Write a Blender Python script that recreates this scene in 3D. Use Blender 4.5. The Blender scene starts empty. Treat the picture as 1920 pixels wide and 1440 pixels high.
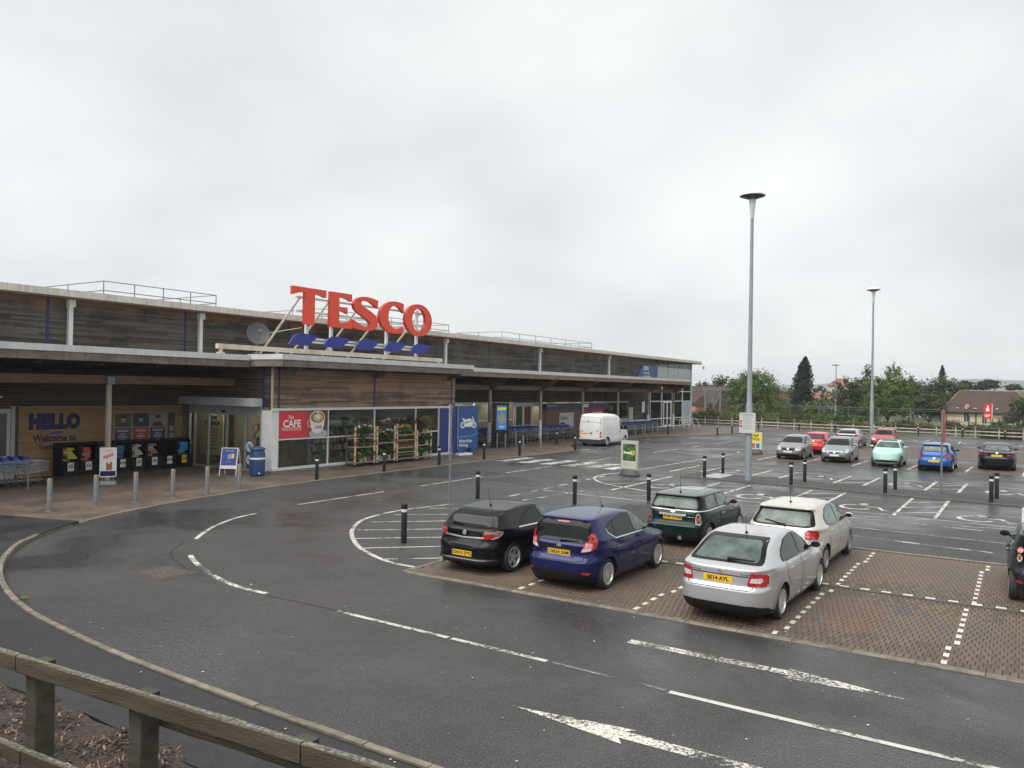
import bpy, bmesh, math, random
import numpy as np
from mathutils import Vector, Matrix
from mathutils.bvhtree import BVHTree
from mathutils.geometry import delaunay_2d_cdt
rnd = random.Random(7)
S = bpy.context.scene
COL = S.collection
PI = math.pi
R_ = math.radians

# ---------------------------------------------------------------- camera
cam = bpy.data.cameras.new('camera')
cam.sensor_width = 36.0
cam.lens = 1500 / 1920 * 36.0
cam.clip_start = 0.1
cam.clip_end = 20000
co = bpy.data.objects.new('camera', cam)
COL.objects.link(co)
cr = ((0.84212871, 0.01114284, -0.53916146), (0.53899267, 0.01504688, 0.84217605), (0.01749693, -0.9998247, 0.0066655))
co.matrix_world = Matrix(((cr[0][0], -cr[0][1], -cr[0][2], 0), (cr[1][0], -cr[1][1], -cr[1][2], 0),
                          (cr[2][0], -cr[2][1], -cr[2][2], 4.0), (0, 0, 0, 1)))
S.camera = co

# ---------------------------------------------------------------- sky, sun, exposure
SUN_EL, SUN_AZ = R_(58), R_(200)      # azimuth clockwise from +Y
W = bpy.data.worlds.new('World')
S.world = W
W.use_nodes = True
wt = W.node_tree
wt.nodes.clear()
def wn(t, **k):
    n = wt.nodes.new(t)
    for a, b in k.items():
        setattr(n, a, b)
    return n
w_out = wn('ShaderNodeOutputWorld')
w_bg = wn('ShaderNodeBackground')
w_bg.inputs['Strength'].default_value = 0.1
sky = wn('ShaderNodeTexSky', sky_type='NISHITA', sun_disc=False, sun_elevation=SUN_EL, sun_rotation=SUN_AZ)
tc = wn('ShaderNodeTexCoord')
sep = wn('ShaderNodeSeparateXYZ')
wt.links.new(tc.outputs['Generated'], sep.inputs[0])
den = wn('ShaderNodeMath', operation='ADD'); den.inputs[1].default_value = 0.42
ab = wn('ShaderNodeMath', operation='ABSOLUTE')
wt.links.new(sep.outputs['Z'], ab.inputs[0]); wt.links.new(ab.outputs[0], den.inputs[0])
dx = wn('ShaderNodeMath', operation='DIVIDE'); dy = wn('ShaderNodeMath', operation='DIVIDE')
wt.links.new(sep.outputs['X'], dx.inputs[0]); wt.links.new(den.outputs[0], dx.inputs[1])
wt.links.new(sep.outputs['Y'], dy.inputs[0]); wt.links.new(den.outputs[0], dy.inputs[1])
cmb = wn('ShaderNodeCombineXYZ')
wt.links.new(dx.outputs[0], cmb.inputs[0]); wt.links.new(dy.outputs[0], cmb.inputs[1])
n1 = wn('ShaderNodeTexNoise'); n1.inputs['Scale'].default_value = 1.7; n1.inputs['Detail'].default_value = 4; n1.inputs['Roughness'].default_value = 0.45; n1.inputs['Distortion'].default_value = 0.15
mpn = wn('ShaderNodeMapping'); mpn.inputs['Location'].default_value = (1.3, 0.4, 0.0)
wt.links.new(cmb.outputs[0], mpn.inputs[0]); wt.links.new(mpn.outputs[0], n1.inputs['Vector'])
crp = wn('ShaderNodeValToRGB')
crp.color_ramp.elements[0].position = 0.28; crp.color_ramp.elements[0].color = (0.585, 0.602, 0.61, 1)
crp.color_ramp.elements[1].position = 0.72; crp.color_ramp.elements[1].color = (0.875, 0.88, 0.865, 1)
wt.links.new(n1.outputs['Fac'], crp.inputs[0])
cs = wn('ShaderNodeVectorMath', operation='SCALE'); cs.inputs['Scale'].default_value = 5.0
wt.links.new(crp.outputs[0], cs.inputs[0])
mx = wn('ShaderNodeMix', data_type='RGBA'); mx.inputs['Factor'].default_value = 0.95
wt.links.new(sky.outputs[0], mx.inputs[6]); wt.links.new(cs.outputs[0], mx.inputs[7])
wt.links.new(mx.outputs[2], w_bg.inputs['Color']); wt.links.new(w_bg.outputs[0], w_out.inputs[0])

sun = bpy.data.lights.new('sun', 'SUN')
sun.energy = 1.5
sun.angle = R_(70)
sun.color = (1.0, 0.95, 0.885)
so = bpy.data.objects.new('sun', sun)
COL.objects.link(so)
sd = Vector((math.sin(SUN_AZ) * math.cos(SUN_EL), math.cos(SUN_AZ) * math.cos(SUN_EL), math.sin(SUN_EL)))
so.rotation_euler = sd.to_track_quat('Z', 'Y').to_euler()
so.location = (0, -20, 60)
S.view_settings.view_transform = 'Standard'
S.view_settings.look = 'None'
S.view_settings.exposure = 1.28
S.view_settings.gamma = 1.0
S.view_settings.use_curve_mapping = False
try:
    S.cycles.use_denoising = True
    S.cycles.max_bounces = 6
    S.cycles.transparent_max_bounces = 12
    S.cycles.volume_bounces = 0
except Exception:
    pass

# ---------------------------------------------------------------- materials
MATS = {}
def _n(nt, t, **k):
    n = nt.nodes.new(t)
    for a, b in k.items():
        setattr(n, a, b)
    return n
def mat(name, col, rough=0.6, metal=0.0, var=0.0, scale=8.0, detail=4, bump=0.0, bscale=None, rvar=0.0, coat=0.0, col2=None,
        spec=0.5, emit=0.0, stretch=None, obrand=0.0, streak=0.0, lo=0.35, hi=0.65):
    """Principled material: colour varied by noise (toward col2 when given), bump, roughness variation, vertical streaks."""
    if name in MATS:
        return MATS[name]
    m = bpy.data.materials.new(name)
    MATS[name] = m
    m.use_nodes = True
    nt = m.node_tree
    b = nt.nodes['Principled BSDF']
    b.inputs['Roughness'].default_value = rough
    b.inputs['Metallic'].default_value = metal
    b.inputs['Specular IOR Level'].default_value = spec
    if coat:
        b.inputs['Coat Weight'].default_value = coat
        b.inputs['Coat Roughness'].default_value = 0.04
    c = tuple(col) + (1,)
    b.inputs['Base Color'].default_value = c
    if emit:
        b.inputs['Emission Color'].default_value = c
        b.inputs['Emission Strength'].default_value = emit
    src = None
    if var or col2 or bump or rvar or obrand or streak:
        t = _n(nt, 'ShaderNodeTexCoord')
        vec = t.outputs['Object']
        if stretch:
            mp = _n(nt, 'ShaderNodeMapping'); mp.inputs['Scale'].default_value = stretch
            nt.links.new(vec, mp.inputs[0]); vec = mp.outputs[0]
        no = _n(nt, 'ShaderNodeTexNoise')
        no.inputs['Scale'].default_value = scale; no.inputs['Detail'].default_value = detail
        no.inputs['Roughness'].default_value = 0.6
        nt.links.new(vec, no.inputs['Vector'])
        rp = _n(nt, 'ShaderNodeValToRGB')
        rp.color_ramp.elements[0].position = lo; rp.color_ramp.elements[1].position = hi
        nt.links.new(no.outputs['Fac'], rp.inputs[0])
        if col2:
            a0, a1 = c, tuple(col2) + (1,)
        else:
            a0 = tuple(x * (1 - var) for x in col) + (1,); a1 = tuple(min(1, x * (1 + var)) for x in col) + (1,)
        rp.color_ramp.elements[0].color = a0; rp.color_ramp.elements[1].color = a1
        src = rp.outputs[0]
        if streak:
            mp2 = _n(nt, 'ShaderNodeMapping'); mp2.inputs['Scale'].default_value = (3, 3, 0.25)
            nt.links.new(t.outputs['Object'], mp2.inputs[0])
            n2 = _n(nt, 'ShaderNodeTexNoise'); n2.inputs['Scale'].default_value = 3; n2.inputs['Detail'].default_value = 5
            nt.links.new(mp2.outputs[0], n2.inputs['Vector'])
            mr = _n(nt, 'ShaderNodeMapRange'); mr.inputs[1].default_value = 0.45; mr.inputs[2].default_value = 0.75
            mr.inputs[3].default_value = 1.0; mr.inputs[4].default_value = 1.0 - streak
            nt.links.new(n2.outputs['Fac'], mr.inputs[0])
            ms = _n(nt, 'ShaderNodeVectorMath', operation='SCALE')
            nt.links.new(src, ms.inputs[0]); nt.links.new(mr.outputs[0], ms.inputs['Scale']); src = ms.outputs[0]
        if obrand:
            oi = _n(nt, 'ShaderNodeObjectInfo')
            mr = _n(nt, 'ShaderNodeMapRange'); mr.inputs[3].default_value = 1 - obrand; mr.inputs[4].default_value = 1 + obrand
            nt.links.new(oi.outputs['Random'], mr.inputs[0])
            ms = _n(nt, 'ShaderNodeVectorMath', operation='SCALE')
            nt.links.new(src, ms.inputs[0]); nt.links.new(mr.outputs[0], ms.inputs['Scale']); src = ms.outputs[0]
        nt.links.new(src, b.inputs['Base Color'])
        if bump:
            nb = no
            if bscale:
                nb = _n(nt, 'ShaderNodeTexNoise'); nb.inputs['Scale'].default_value = bscale; nb.inputs['Detail'].default_value = 3
                nt.links.new(vec, nb.inputs['Vector'])
            bp = _n(nt, 'ShaderNodeBump'); bp.inputs['Strength'].default_value = bump; bp.inputs['Distance'].default_value = 0.02
            nt.links.new(nb.outputs['Fac'], bp.inputs['Height']); nt.links.new(bp.outputs[0], b.inputs['Normal'])
        if rvar:
            mr = _n(nt, 'ShaderNodeMapRange'); mr.inputs[1].default_value = 0.3; mr.inputs[2].default_value = 0.7
            mr.inputs[3].default_value = max(0.02, rough - rvar); mr.inputs[4].default_value = min(1, rough + rvar)
            nt.links.new(no.outputs['Fac'], mr.inputs[0]); nt.links.new(mr.outputs[0], b.inputs['Roughness'])
    return m

def wet_tarmac(name, base, fine=150.0, gloss=(0.62, 0.3), patch=0.22, dark=0.75, wet=0.5):
    """rolled asphalt: stone speckle, bump, large damp patches that are darker and glossier."""
    m = bpy.data.materials.new(name); MATS[name] = m
    m.use_nodes = True
    nt = m.node_tree; b = nt.nodes['Principled BSDF']
    b.inputs['Specular IOR Level'].default_value = 0.4
    t = _n(nt, 'ShaderNodeTexCoord')
    vo = _n(nt, 'ShaderNodeTexVoronoi'); vo.inputs['Scale'].default_value = fine * 0.45
    no = _n(nt, 'ShaderNodeTexNoise'); no.inputs['Scale'].default_value = fine; no.inputs['Detail'].default_value = 2
    md = _n(nt, 'ShaderNodeTexNoise'); md.inputs['Scale'].default_value = 7.0; md.inputs['Detail'].default_value = 6; md.inputs['Roughness'].default_value = 0.7
    bg = _n(nt, 'ShaderNodeTexNoise'); bg.inputs['Scale'].default_value = patch; bg.inputs['Detail'].default_value = 5; bg.inputs['Roughness'].default_value = 0.62; bg.inputs['Distortion'].default_value = 0.6
    for n in (vo, no, md, bg):
        nt.links.new(t.outputs['Object'], n.inputs['Vector'])
    r1 = _n(nt, 'ShaderNodeValToRGB')
    e = r1.color_ramp.elements
    e[0].position = 0.30; e[0].color = tuple(x * 0.42 for x in base) + (1,)
    e[1].position = 0.55; e[1].color = tuple(x * 1.0 for x in base) + (1,)
    x = r1.color_ramp.elements.new(0.74); x.color = tuple(min(1, y * 3.4) for y in base) + (1,)
    nt.links.new(no.outputs['Fac'], r1.inputs[0])
    r2 = _n(nt, 'ShaderNodeMapRange'); r2.inputs[1].default_value = 0.3; r2.inputs[2].default_value = 0.7; r2.inputs[3].default_value = 0.82; r2.inputs[4].default_value = 1.2
    nt.links.new(md.outputs['Fac'], r2.inputs[0])
    r3 = _n(nt, 'ShaderNodeMapRange'); r3.inputs[1].default_value = wet - 0.09; r3.inputs[2].default_value = wet + 0.09
    nt.links.new(bg.outputs['Fac'], r3.inputs[0])
    r4 = _n(nt, 'ShaderNodeMapRange'); r4.inputs[3].default_value = 1.0; r4.inputs[4].default_value = dark
    nt.links.new(r3.outputs[0], r4.inputs[0])
    m1 = _n(nt, 'ShaderNodeMath', operation='MULTIPLY')
    nt.links.new(r2.outputs[0], m1.inputs[0]); nt.links.new(r4.outputs[0], m1.inputs[1])
    st = _n(nt, 'ShaderNodeTexNoise'); st.inputs['Scale'].default_value = 0.42; st.inputs['Detail'].default_value = 9; st.inputs['Roughness'].default_value = 0.68
    nt.links.new(t.outputs['Object'], st.inputs['Vector'])
    r6 = _n(nt, 'ShaderNodeMapRange'); r6.inputs[1].default_value = 0.32; r6.inputs[2].default_value = 0.66; r6.inputs[3].default_value = 0.78; r6.inputs[4].default_value = 1.20
    nt.links.new(st.outputs['Fac'], r6.inputs[0])
    m2 = _n(nt, 'ShaderNodeMath', operation='MULTIPLY'); nt.links.new(m1.outputs[0], m2.inputs[0]); nt.links.new(r6.outputs[0], m2.inputs[1]); m1 = m2
    sc = _n(nt, 'ShaderNodeVectorMath', operation='SCALE')
    nt.links.new(r1.outputs[0], sc.inputs[0]); nt.links.new(m1.outputs[0], sc.inputs['Scale'])
    nt.links.new(sc.outputs[0], b.inputs['Base Color'])
    r5 = _n(nt, 'ShaderNodeMapRange'); r5.inputs[3].default_value = gloss[0]; r5.inputs[4].default_value = gloss[1]
    nt.links.new(r3.outputs[0], r5.inputs[0]); nt.links.new(r5.outputs[0], b.inputs['Roughness'])
    bp = _n(nt, 'ShaderNodeBump'); bp.inputs['Strength'].default_value = 0.55; bp.inputs['Distance'].default_value = 0.008
    nt.links.new(vo.outputs['Distance'], bp.inputs['Height']); nt.links.new(bp.outputs[0], b.inputs['Normal'])
    return m

def worn_paint(name, col, wear, scale=9.0):
    """road paint with flakes missing: transparent where worn through to the asphalt."""
    m = bpy.data.materials.new(name); MATS[name] = m
    m.use_nodes = True
    nt = m.node_tree; b = nt.nodes['Principled BSDF']
    b.inputs['Roughness'].default_value = 0.55
    t = _n(nt, 'ShaderNodeTexCoord')
    no = _n(nt, 'ShaderNodeTexNoise'); no.inputs['Scale'].default_value = scale; no.inputs['Detail'].default_value = 8; no.inputs['Roughness'].default_value = 0.75
    n2 = _n(nt, 'ShaderNodeTexNoise'); n2.inputs['Scale'].default_value = 1.7; n2.inputs['Detail'].default_value = 4
    for n in (no, n2):
        nt.links.new(t.outputs['Object'], n.inputs['Vector'])
    r = _n(nt, 'ShaderNodeValToRGB'); r.color_ramp.elements[0].color = tuple(x * 0.62 for x in col) + (1,); r.color_ramp.elements[1].color = tuple(col) + (1,)
    r.color_ramp.elements[0].position = 0.3; r.color_ramp.elements[1].position = 0.6
    nt.links.new(n2.outputs['Fac'], r.inputs[0]); nt.links.new(r.outputs[0], b.inputs['Base Color'])
    a = _n(nt, 'ShaderNodeMath', operation='MULTIPLY_ADD'); a.inputs[1].default_value = 0.5
    nt.links.new(n2.outputs['Fac'], a.inputs[0]); nt.links.new(no.outputs['Fac'], a.inputs[2])
    mr = _n(nt, 'ShaderNodeMapRange'); mr.inputs[1].default_value = wear - 0.02; mr.inputs[2].default_value = wear + 0.05
    nt.links.new(a.outputs[0], mr.inputs[0])
    tr = _n(nt, 'ShaderNodeBsdfTransparent'); mix = _n(nt, 'ShaderNodeMixShader')
    nt.links.new(mr.outputs[0], mix.inputs[0]); nt.links.new(tr.outputs[0], mix.inputs[1]); nt.links.new(b.outputs[0], mix.inputs[2])
    nt.links.new(mix.outputs[0], nt.nodes['Material Output'].inputs['Surface'])
    return m

def pane(name, tint=(0.75, 0.82, 0.8), gloss=0.12):
    """thin window glass: see-through with a Fresnel mirror coat."""
    m = bpy.data.materials.new(name); MATS[name] = m
    m.use_nodes = True
    nt = m.node_tree
    nt.nodes.remove(nt.nodes['Principled BSDF'])
    tr = _n(nt, 'ShaderNodeBsdfTransparent'); tr.inputs[0].default_value = tuple(tint) + (1,)
    gl = _n(nt, 'ShaderNodeBsdfGlossy'); gl.inputs['Roughness'].default_value = 0.015
    fr = _n(nt, 'ShaderNodeLayerWeight'); fr.inputs['Blend'].default_value = gloss
    ad = _n(nt, 'ShaderNodeMath', operation='MULTIPLY_ADD'); ad.inputs[1].default_value = 0.9; ad.inputs[2].default_value = 0.03
    nt.links.new(fr.outputs['Fresnel'], ad.inputs[0])
    mx_ = _n(nt, 'ShaderNodeMixShader')
    nt.links.new(ad.outputs[0], mx_.inputs[0]); nt.links.new(tr.outputs[0], mx_.inputs[1]); nt.links.new(gl.outputs[0], mx_.inputs[2])
    nt.links.new(mx_.outputs[0], nt.nodes['Material Output'].inputs['Surface'])
    return m

# ---------------------------------------------------------------- mesh builder
class MB:
    def __init__(s):
        s.v, s.f, s.m = [], [], []
    def add(s, vs, fs, mi=0):
        o = len(s.v)
        s.v.extend([tuple(p) for p in vs])
        for f in fs:
            s.f.append(tuple(i + o for i in f)); s.m.append(mi)
        return s
    def bx(s, x0, y0, z0, x1, y1, z1, mi=0):
        return s.add([(x0, y0, z0), (x1, y0, z0), (x1, y1, z0), (x0, y1, z0), (x0, y0, z1), (x1, y0, z1), (x1, y1, z1), (x0, y1, z1)],
                     [(0, 3, 2, 1), (4, 5, 6, 7), (0, 1, 5, 4), (1, 2, 6, 5), (2, 3, 7, 6), (3, 0, 4, 7)], mi)
    def obx(s, c, half, rz=0, mi=0, top=1.0):
        """box about centre c, turned by rz, the top face scaled by top."""
        cs_, sn = math.cos(rz), math.sin(rz); vs = []
        for k in (-1, 1):
            q = top if k > 0 else 1.0
            for (a, b) in ((-1, -1), (1, -1), (1, 1), (-1, 1)):
                x, y = a * half[0] * q, b * half[1] * q
                vs.append((c[0] + x * cs_ - y * sn, c[1] + x * sn + y * cs_, c[2] + k * half[2]))
        return s.add(vs, [(0, 3, 2, 1), (4, 5, 6, 7), (0, 1, 5, 4), (1, 2, 6, 5), (2, 3, 7, 6), (3, 0, 4, 7)], mi)
    def cyl(s, p0, p1, r0, r1=None, n=12, mi=0, caps=True):
        r1 = r0 if r1 is None else r1
        p0, p1 = Vector(p0), Vector(p1); d = (p1 - p0).normalized()
        a = d.orthogonal().normalized(); b = d.cross(a)
        vs = []
        for p, r in ((p0, r0), (p1, r1)):
            for i in range(n):
                t = 2 * PI * i / n
                vs.append(p + a * (r * math.cos(t)) + b * (r * math.sin(t)))
        fs = [(i, (i + 1) % n, n + (i + 1) % n, n + i) for i in range(n)]
        if caps:
            fs += [tuple(range(n - 1, -1, -1)), tuple(range(n, 2 * n))]
        return s.add(vs, fs, mi)
    def tube(s, pts, r, n=8, mi=0):
        pts = [Vector(p) for p in pts]
        vs, fs, prev = [], [], None
        for i, p in enumerate(pts):
            d = (pts[min(i + 1, len(pts) - 1)] - pts[max(i - 1, 0)]).normalized()
            a = d.orthogonal().normalized() if prev is None else (prev - d * prev.dot(d)).normalized()
            prev = a; b = d.cross(a)
            for k in range(n):
                t = 2 * PI * k / n
                vs.append(p + a * (r * math.cos(t)) + b * (r * math.sin(t)))
        for i in range(len(pts) - 1):
            for k in range(n):
                fs.append((i * n + k, i * n + (k + 1) % n, (i + 1) * n + (k + 1) % n, (i + 1) * n + k))
        fs += [tuple(range(n - 1, -1, -1)), tuple(range((len(pts) - 1) * n, len(pts) * n))]
        return s.add(vs, fs, mi)
    def lathe(s, prof, n=20, c=(0, 0, 0), mi=0):
        vs, fs = [], []
        for (r, z) in prof:
            for i in range(n):
                t = 2 * PI * i / n
                vs.append((c[0] + r * math.cos(t), c[1] + r * math.sin(t), c[2] + z))
        for k in range(len(prof) - 1):
            for i in range(n):
                fs.append((k * n + i, k * n + (i + 1) % n, (k + 1) * n + (i + 1) % n, (k + 1) * n + i))
        fs += [tuple(range(n - 1, -1, -1)), tuple(range((len(prof) - 1) * n, len(prof) * n))]
        return s.add(vs, fs, mi)
    def prism(s, poly, fn, d0, d1, mi=0):
        """polygon (a,b) list; fn(a,b,d) -> point; between depths d0 and d1."""
        n = len(poly)
        vs = [fn(a, b, d0) for a, b in poly] + [fn(a, b, d1) for a, b in poly]
        fs = [tuple(range(n)), tuple(range(2 * n - 1, n - 1, -1))] + [(i, n + i, n + (i + 1) % n, (i + 1) % n) for i in range(n)]
        return s.add(vs, fs, mi)
    def sheet(s, poly, z, mi=0):
        return s.add([(x, y, z) for x, y in poly], [tuple(range(len(poly)))], mi)
    def build(s, name, mats, parent=None, smooth=False, angle=None, world=False, kind=None, label=None, fix=True):
        me = bpy.data.meshes.new(name)
        me.from_pydata(s.v, [], s.f)
        for m in (mats if isinstance(mats, (list, tuple)) else [mats]):
            me.materials.append(m)
        if len(set(s.m)) > 1:
            me.polygons.foreach_set('material_index', s.m)
        if fix:
            bm = bmesh.new(); bm.from_mesh(me); bmesh.ops.recalc_face_normals(bm, faces=bm.faces); bm.to_mesh(me); bm.free()
        if smooth:
            me.polygons.foreach_set('use_smooth', [True] * len(me.polygons))
            me.set_sharp_from_angle(angle=R_(angle or 40))
        me.update()
        return link(name, me, parent, world, kind, label)
def link(name, me, parent=None, world=False, kind=None, label=None):
    o = bpy.data.objects.new(name, me)
    COL.objects.link(o)
    if parent is not None:
        o.parent = parent
        if world:
            w = Vector((0, 0, 0)); q = parent
            while q is not None:
                w += q.location; q = q.parent
            o.location = -w
    if kind: o['kind'] = kind
    if label: o['label'] = label
    return o
def thing(name, label, cat, loc=(0, 0, 0), rz=0.0, group=None):
    o = bpy.data.objects.new(name, None)
    o.empty_display_size = 0.3
    COL.objects.link(o)
    o.location = loc; o.rotation_euler = (0, 0, rz)
    return tag(o, label, cat, group)
def tag(o, label, cat, group=None):
    o['label'] = label; o['category'] = cat
    if group: o['group'] = group
    return o
def dup(root, loc, rz=None, label=None, group=None):
    r = root.copy(); COL.objects.link(r); r.location = loc
    if rz is not None: r.rotation_euler = (0, 0, rz)
    if label: r['label'] = label
    if group: r['group'] = group
    for ch in list(root.children):
        c = ch.copy(); COL.objects.link(c); c.parent = r
        for g in list(ch.children):
            d = g.copy(); COL.objects.link(d); d.parent = c
    return r
def setkind(o, kind='structure'):
    o['kind'] = kind
    return o
def text_mesh(txt, size, extrude=0.0, bold=0.0, align='CENTER', sx=1.0, shear=0.0, spacing=1.0):
    cu = bpy.data.curves.new('lettering', 'FONT')
    cu.body = txt; cu.size = size; cu.extrude = extrude; cu.offset = bold
    cu.align_x = align; cu.align_y = 'CENTER'; cu.shear = shear; cu.space_character = spacing
    cu.resolution_u = 3; cu.fill_mode = 'BOTH'
    o = bpy.data.objects.new('lettering', cu)
    COL.objects.link(o)
    dg = bpy.context.evaluated_depsgraph_get()
    me = bpy.data.meshes.new_from_object(o.evaluated_get(dg))
    bpy.data.objects.remove(o); bpy.data.curves.remove(cu)
    if sx != 1.0:
        me.transform(Matrix.Diagonal((sx, 1, 1, 1)))
    return me
FACE_X = Matrix(((0, 0, 1, 0), (1, 0, 0, 0), (0, 1, 0, 0), (0, 0, 0, 1)))    # text reads on a wall that faces +X (runs along +Y)
FACE_NY = Matrix(((1, 0, 0, 0), (0, 0, -1, 0), (0, 1, 0, 0), (0, 0, 0, 1)))   # text reads on a wall that faces -Y
def text(txt, size, m, parent, pos, face=FACE_X, name='lettering', world=True, rz=0.0, **k):
    me = text_mesh(txt, size, **k)
    me.transform(Matrix.Translation(pos) @ Matrix.Rotation(rz, 4, 'Z') @ face)
    me.materials.clear(); me.materials.append(m)
    me.name = name
    return link(name, me, parent, world)
FX = lambda x: (lambda a, b, d: (x + d, a, b))        # prism helper: plane facing +X, a along Y, b up
FY = lambda y: (lambda a, b, d: (a, y + d, b))        # plane along X
def rpoly(pts, r, n=4):
    """round the corners of a polygon."""
    out = []; N = len(pts)
    for i in range(N):
        p = Vector(pts[i]); a = Vector(pts[i - 1]) - p; b = Vector(pts[(i + 1) % N]) - p
        rr = min(r, a.length * 0.45, b.length * 0.45)
        q0 = p + a.normalized() * rr; q1 = p + b.normalized() * rr
        for k in range(n + 1):
            t = k / n
            out.append(tuple(q0 * (1 - t) ** 2 + p * (2 * t * (1 - t)) + q1 * t * t))
    return out
def rect(x0, y0, x1, y1):
    return [(x0, y0), (x1, y0), (x1, y1), (x0, y1)]
def disc(cx, cy, r, n=24, ry=None):
    return [(cx + r * math.cos(2 * PI * i / n), cy + (ry or r) * math.sin(2 * PI * i / n)) for i in range(n)]

M_white_metal = mat('white_metal', (0.72, 0.73, 0.73), 0.45, var=0.06, scale=2)
M_galv = mat('galvanised_steel', (0.20, 0.215, 0.22), 0.45, metal=0.35, var=0.18, scale=14, bump=0.05)
M_chrome = mat('polished_steel', (0.80, 0.80, 0.80), 0.26, metal=0.9)
M_black = mat('black_plastic', (0.012, 0.012, 0.013), 0.5, var=0.2, scale=5, spec=0.3)
M_bollard = mat('black_bollard_paint', (0.012, 0.0125, 0.016), 0.5, var=0.3, scale=7, spec=0.3)
M_band = mat('white_band', (0.72, 0.73, 0.74), 0.4)
M_white = mat('white_paint', (0.80, 0.80, 0.79), 0.5, var=0.05, scale=3)
M_red = mat('red_print', (0.62, 0.035, 0.045), 0.35)
M_navy = mat('navy_print', (0.012, 0.02, 0.075), 0.5, spec=0.3)
M_blue = mat('blue_panel', (0.012, 0.032, 0.18), 0.35, var=0.08, scale=3)
M_yellow = mat('yellow_print', (0.80, 0.62, 0.03), 0.4)
M_dark = mat('dark_void', (0.012, 0.012, 0.012), 0.8)
M_rubber = mat('tyre_rubber', (0.022, 0.022, 0.023), 0.75, var=0.25, scale=20)
# ---------------------------------------------------------------- ground, road, paving
M_tar = wet_tarmac('road_asphalt', (0.044, 0.0432, 0.0425), fine=48, gloss=(0.60, 0.25), dark=0.88, wet=0.5)
M_path = wet_tarmac('path_asphalt', (0.021, 0.021, 0.0215), fine=80, gloss=(0.55, 0.36), patch=0.5, dark=0.8, wet=0.52)
M_isl = wet_tarmac('island_asphalt', (0.036, 0.036, 0.036), fine=150, gloss=(0.66, 0.5), patch=0.4, dark=0.85)
M_line = worn_paint('line_paint', (0.53, 0.525, 0.475), 0.655)
M_line_thin = worn_paint('faded_line_paint', (0.55, 0.55, 0.52), 0.70, scale=14)
M_arrow = worn_paint('arrow_paint', (0.60, 0.59, 0.53), 0.74, scale=18)
M_kerb = mat('kerb_concrete', (0.165, 0.148, 0.115), 0.75, var=0.30, scale=6, bump=0.2, bscale=60, obrand=0.14)
M_verge = mat('verge_grass', (0.055, 0.075, 0.025), 0.9, col2=(0.10, 0.085, 0.045), scale=1.2)
M_field = mat('field_grass', (0.06, 0.085, 0.03), 0.95, col2=(0.10, 0.10, 0.05), scale=0.05)

g = MB().sheet(rect(-4000, -300, 4000, 4200), -0.09).build('ground', M_field)
setkind(g)
road = MB().sheet(rect(-40, -12, 70, 93), 0.0).build('road', M_tar)
setkind(road)
verge = MB().sheet([(-70, 92), (70, 84), (70, 118), (-70, 118)], -0.03).build('verge', M_verge); setkind(verge)
ZL = 0.005
def ribbon(mb, pts, w, z=ZL, closed=False):
    P = [Vector((p[0], p[1])) for p in pts]; n = len(P); L = []; Rr = []
    for i in range(n):
        a = P[i - 1] if (i or closed) else P[i]; b = P[(i + 1) % n] if (i < n - 1 or closed) else P[i]
        d = (b - a).normalized(); q = Vector((-d.y, d.x)) * (w / 2)
        L.append(P[i] + q); Rr.append(P[i] - q)
    vs = [(p.x, p.y, z) for p in L] + [(p.x, p.y, z) for p in Rr]
    m = n if closed else n - 1
    return mb.add(vs, [(n + i, n + (i + 1) % n, (i + 1) % n, i) for i in range(m)])
def smooth_line(pts, k=6):
    P = [Vector((p[0], p[1])) for p in pts]; out = []
    for i in range(len(P) - 1):
        p0 = P[max(i - 1, 0)]; p1 = P[i]; p2 = P[i + 1]; p3 = P[min(i + 2, len(P) - 1)]
        for j in range(k):
            t = j / k
            q = 0.5 * ((2 * p1) + (-p0 + p2) * t + (2 * p0 - 5 * p1 + 4 * p2 - p3) * t * t + (-p0 + 3 * p1 - 3 * p2 + p3) * t ** 3)
            out.append((q.x, q.y))
    out.append((P[-1].x, P[-1].y))
    return out
def mark(name, pts, w, m=None, z=ZL, curve=False):
    if curve: pts = smooth_line(pts)
    return ribbon(MB(), pts, w, z).build(name, m or M_line, road, fix=False)

# road centre lines and lane dashes
mark('centre_line', [(-10.25, 10.37), (-7.73, 10.31)], 0.10)
mark('centre_line', [(-7.66, 10.31), (-5.88, 10.27)], 0.10)
mark('centre_line', [(-5.80, 10.27), (-4.0, 10.2)], 0.07, worn_paint('ghost_paint', (0.16, 0.16, 0.16), 0.72))
mark('centre_line', [(-3.94, 10.18), (-2.25, 10.15), (-0.1, 10.13)], 0.10)
mark('curved_dash', [(-20.06, 16.71), (-19.82, 15.72), (-19.08, 14.42), (-18.37, 13.52), (-17.92, 13.02)], 0.11, M_line, curve=True)
mark('curved_dash', [(-16.34, 11.73), (-15.67, 11.37), (-14.73, 10.96), (-13.64, 10.59), (-12.81, 10.45), (-12.2, 10.45)], 0.12, M_arrow, curve=True)
mark('tar_seam', [(-12.1, 10.35), (-11.2, 10.4), (-10.3, 10.39)], 0.03, mat('tar_seam', (0.02, 0.02, 0.02), 0.4), curve=True)
mark('tar_seam', [(-17.8, 12.6), (-16.9, 11.6), (-15.6, 10.98), (-14.2, 10.55)], 0.03, mat('tar_seam', (0.02, 0.02, 0.02), 0.4), curve=True)
for a, b in (((-20.51, 18.86), (-20.57, 23.18)), ((-20.65, 25.5), (-20.7, 30.0)), ((-20.8, 32.1), (-20.85, 36.6)),
             ((-20.75, 40.7), (-20.65, 43.2)), ((-20.5, 49.4), (-20.5, 53.9)), ((-20.4, 56.1), (-20.4, 59)), ((-20.4, 62), (-20.4, 66)), ((-20.4, 70), (-20.4, 75))):
    mark('lane_dash', [a, b], 0.10)
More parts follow.
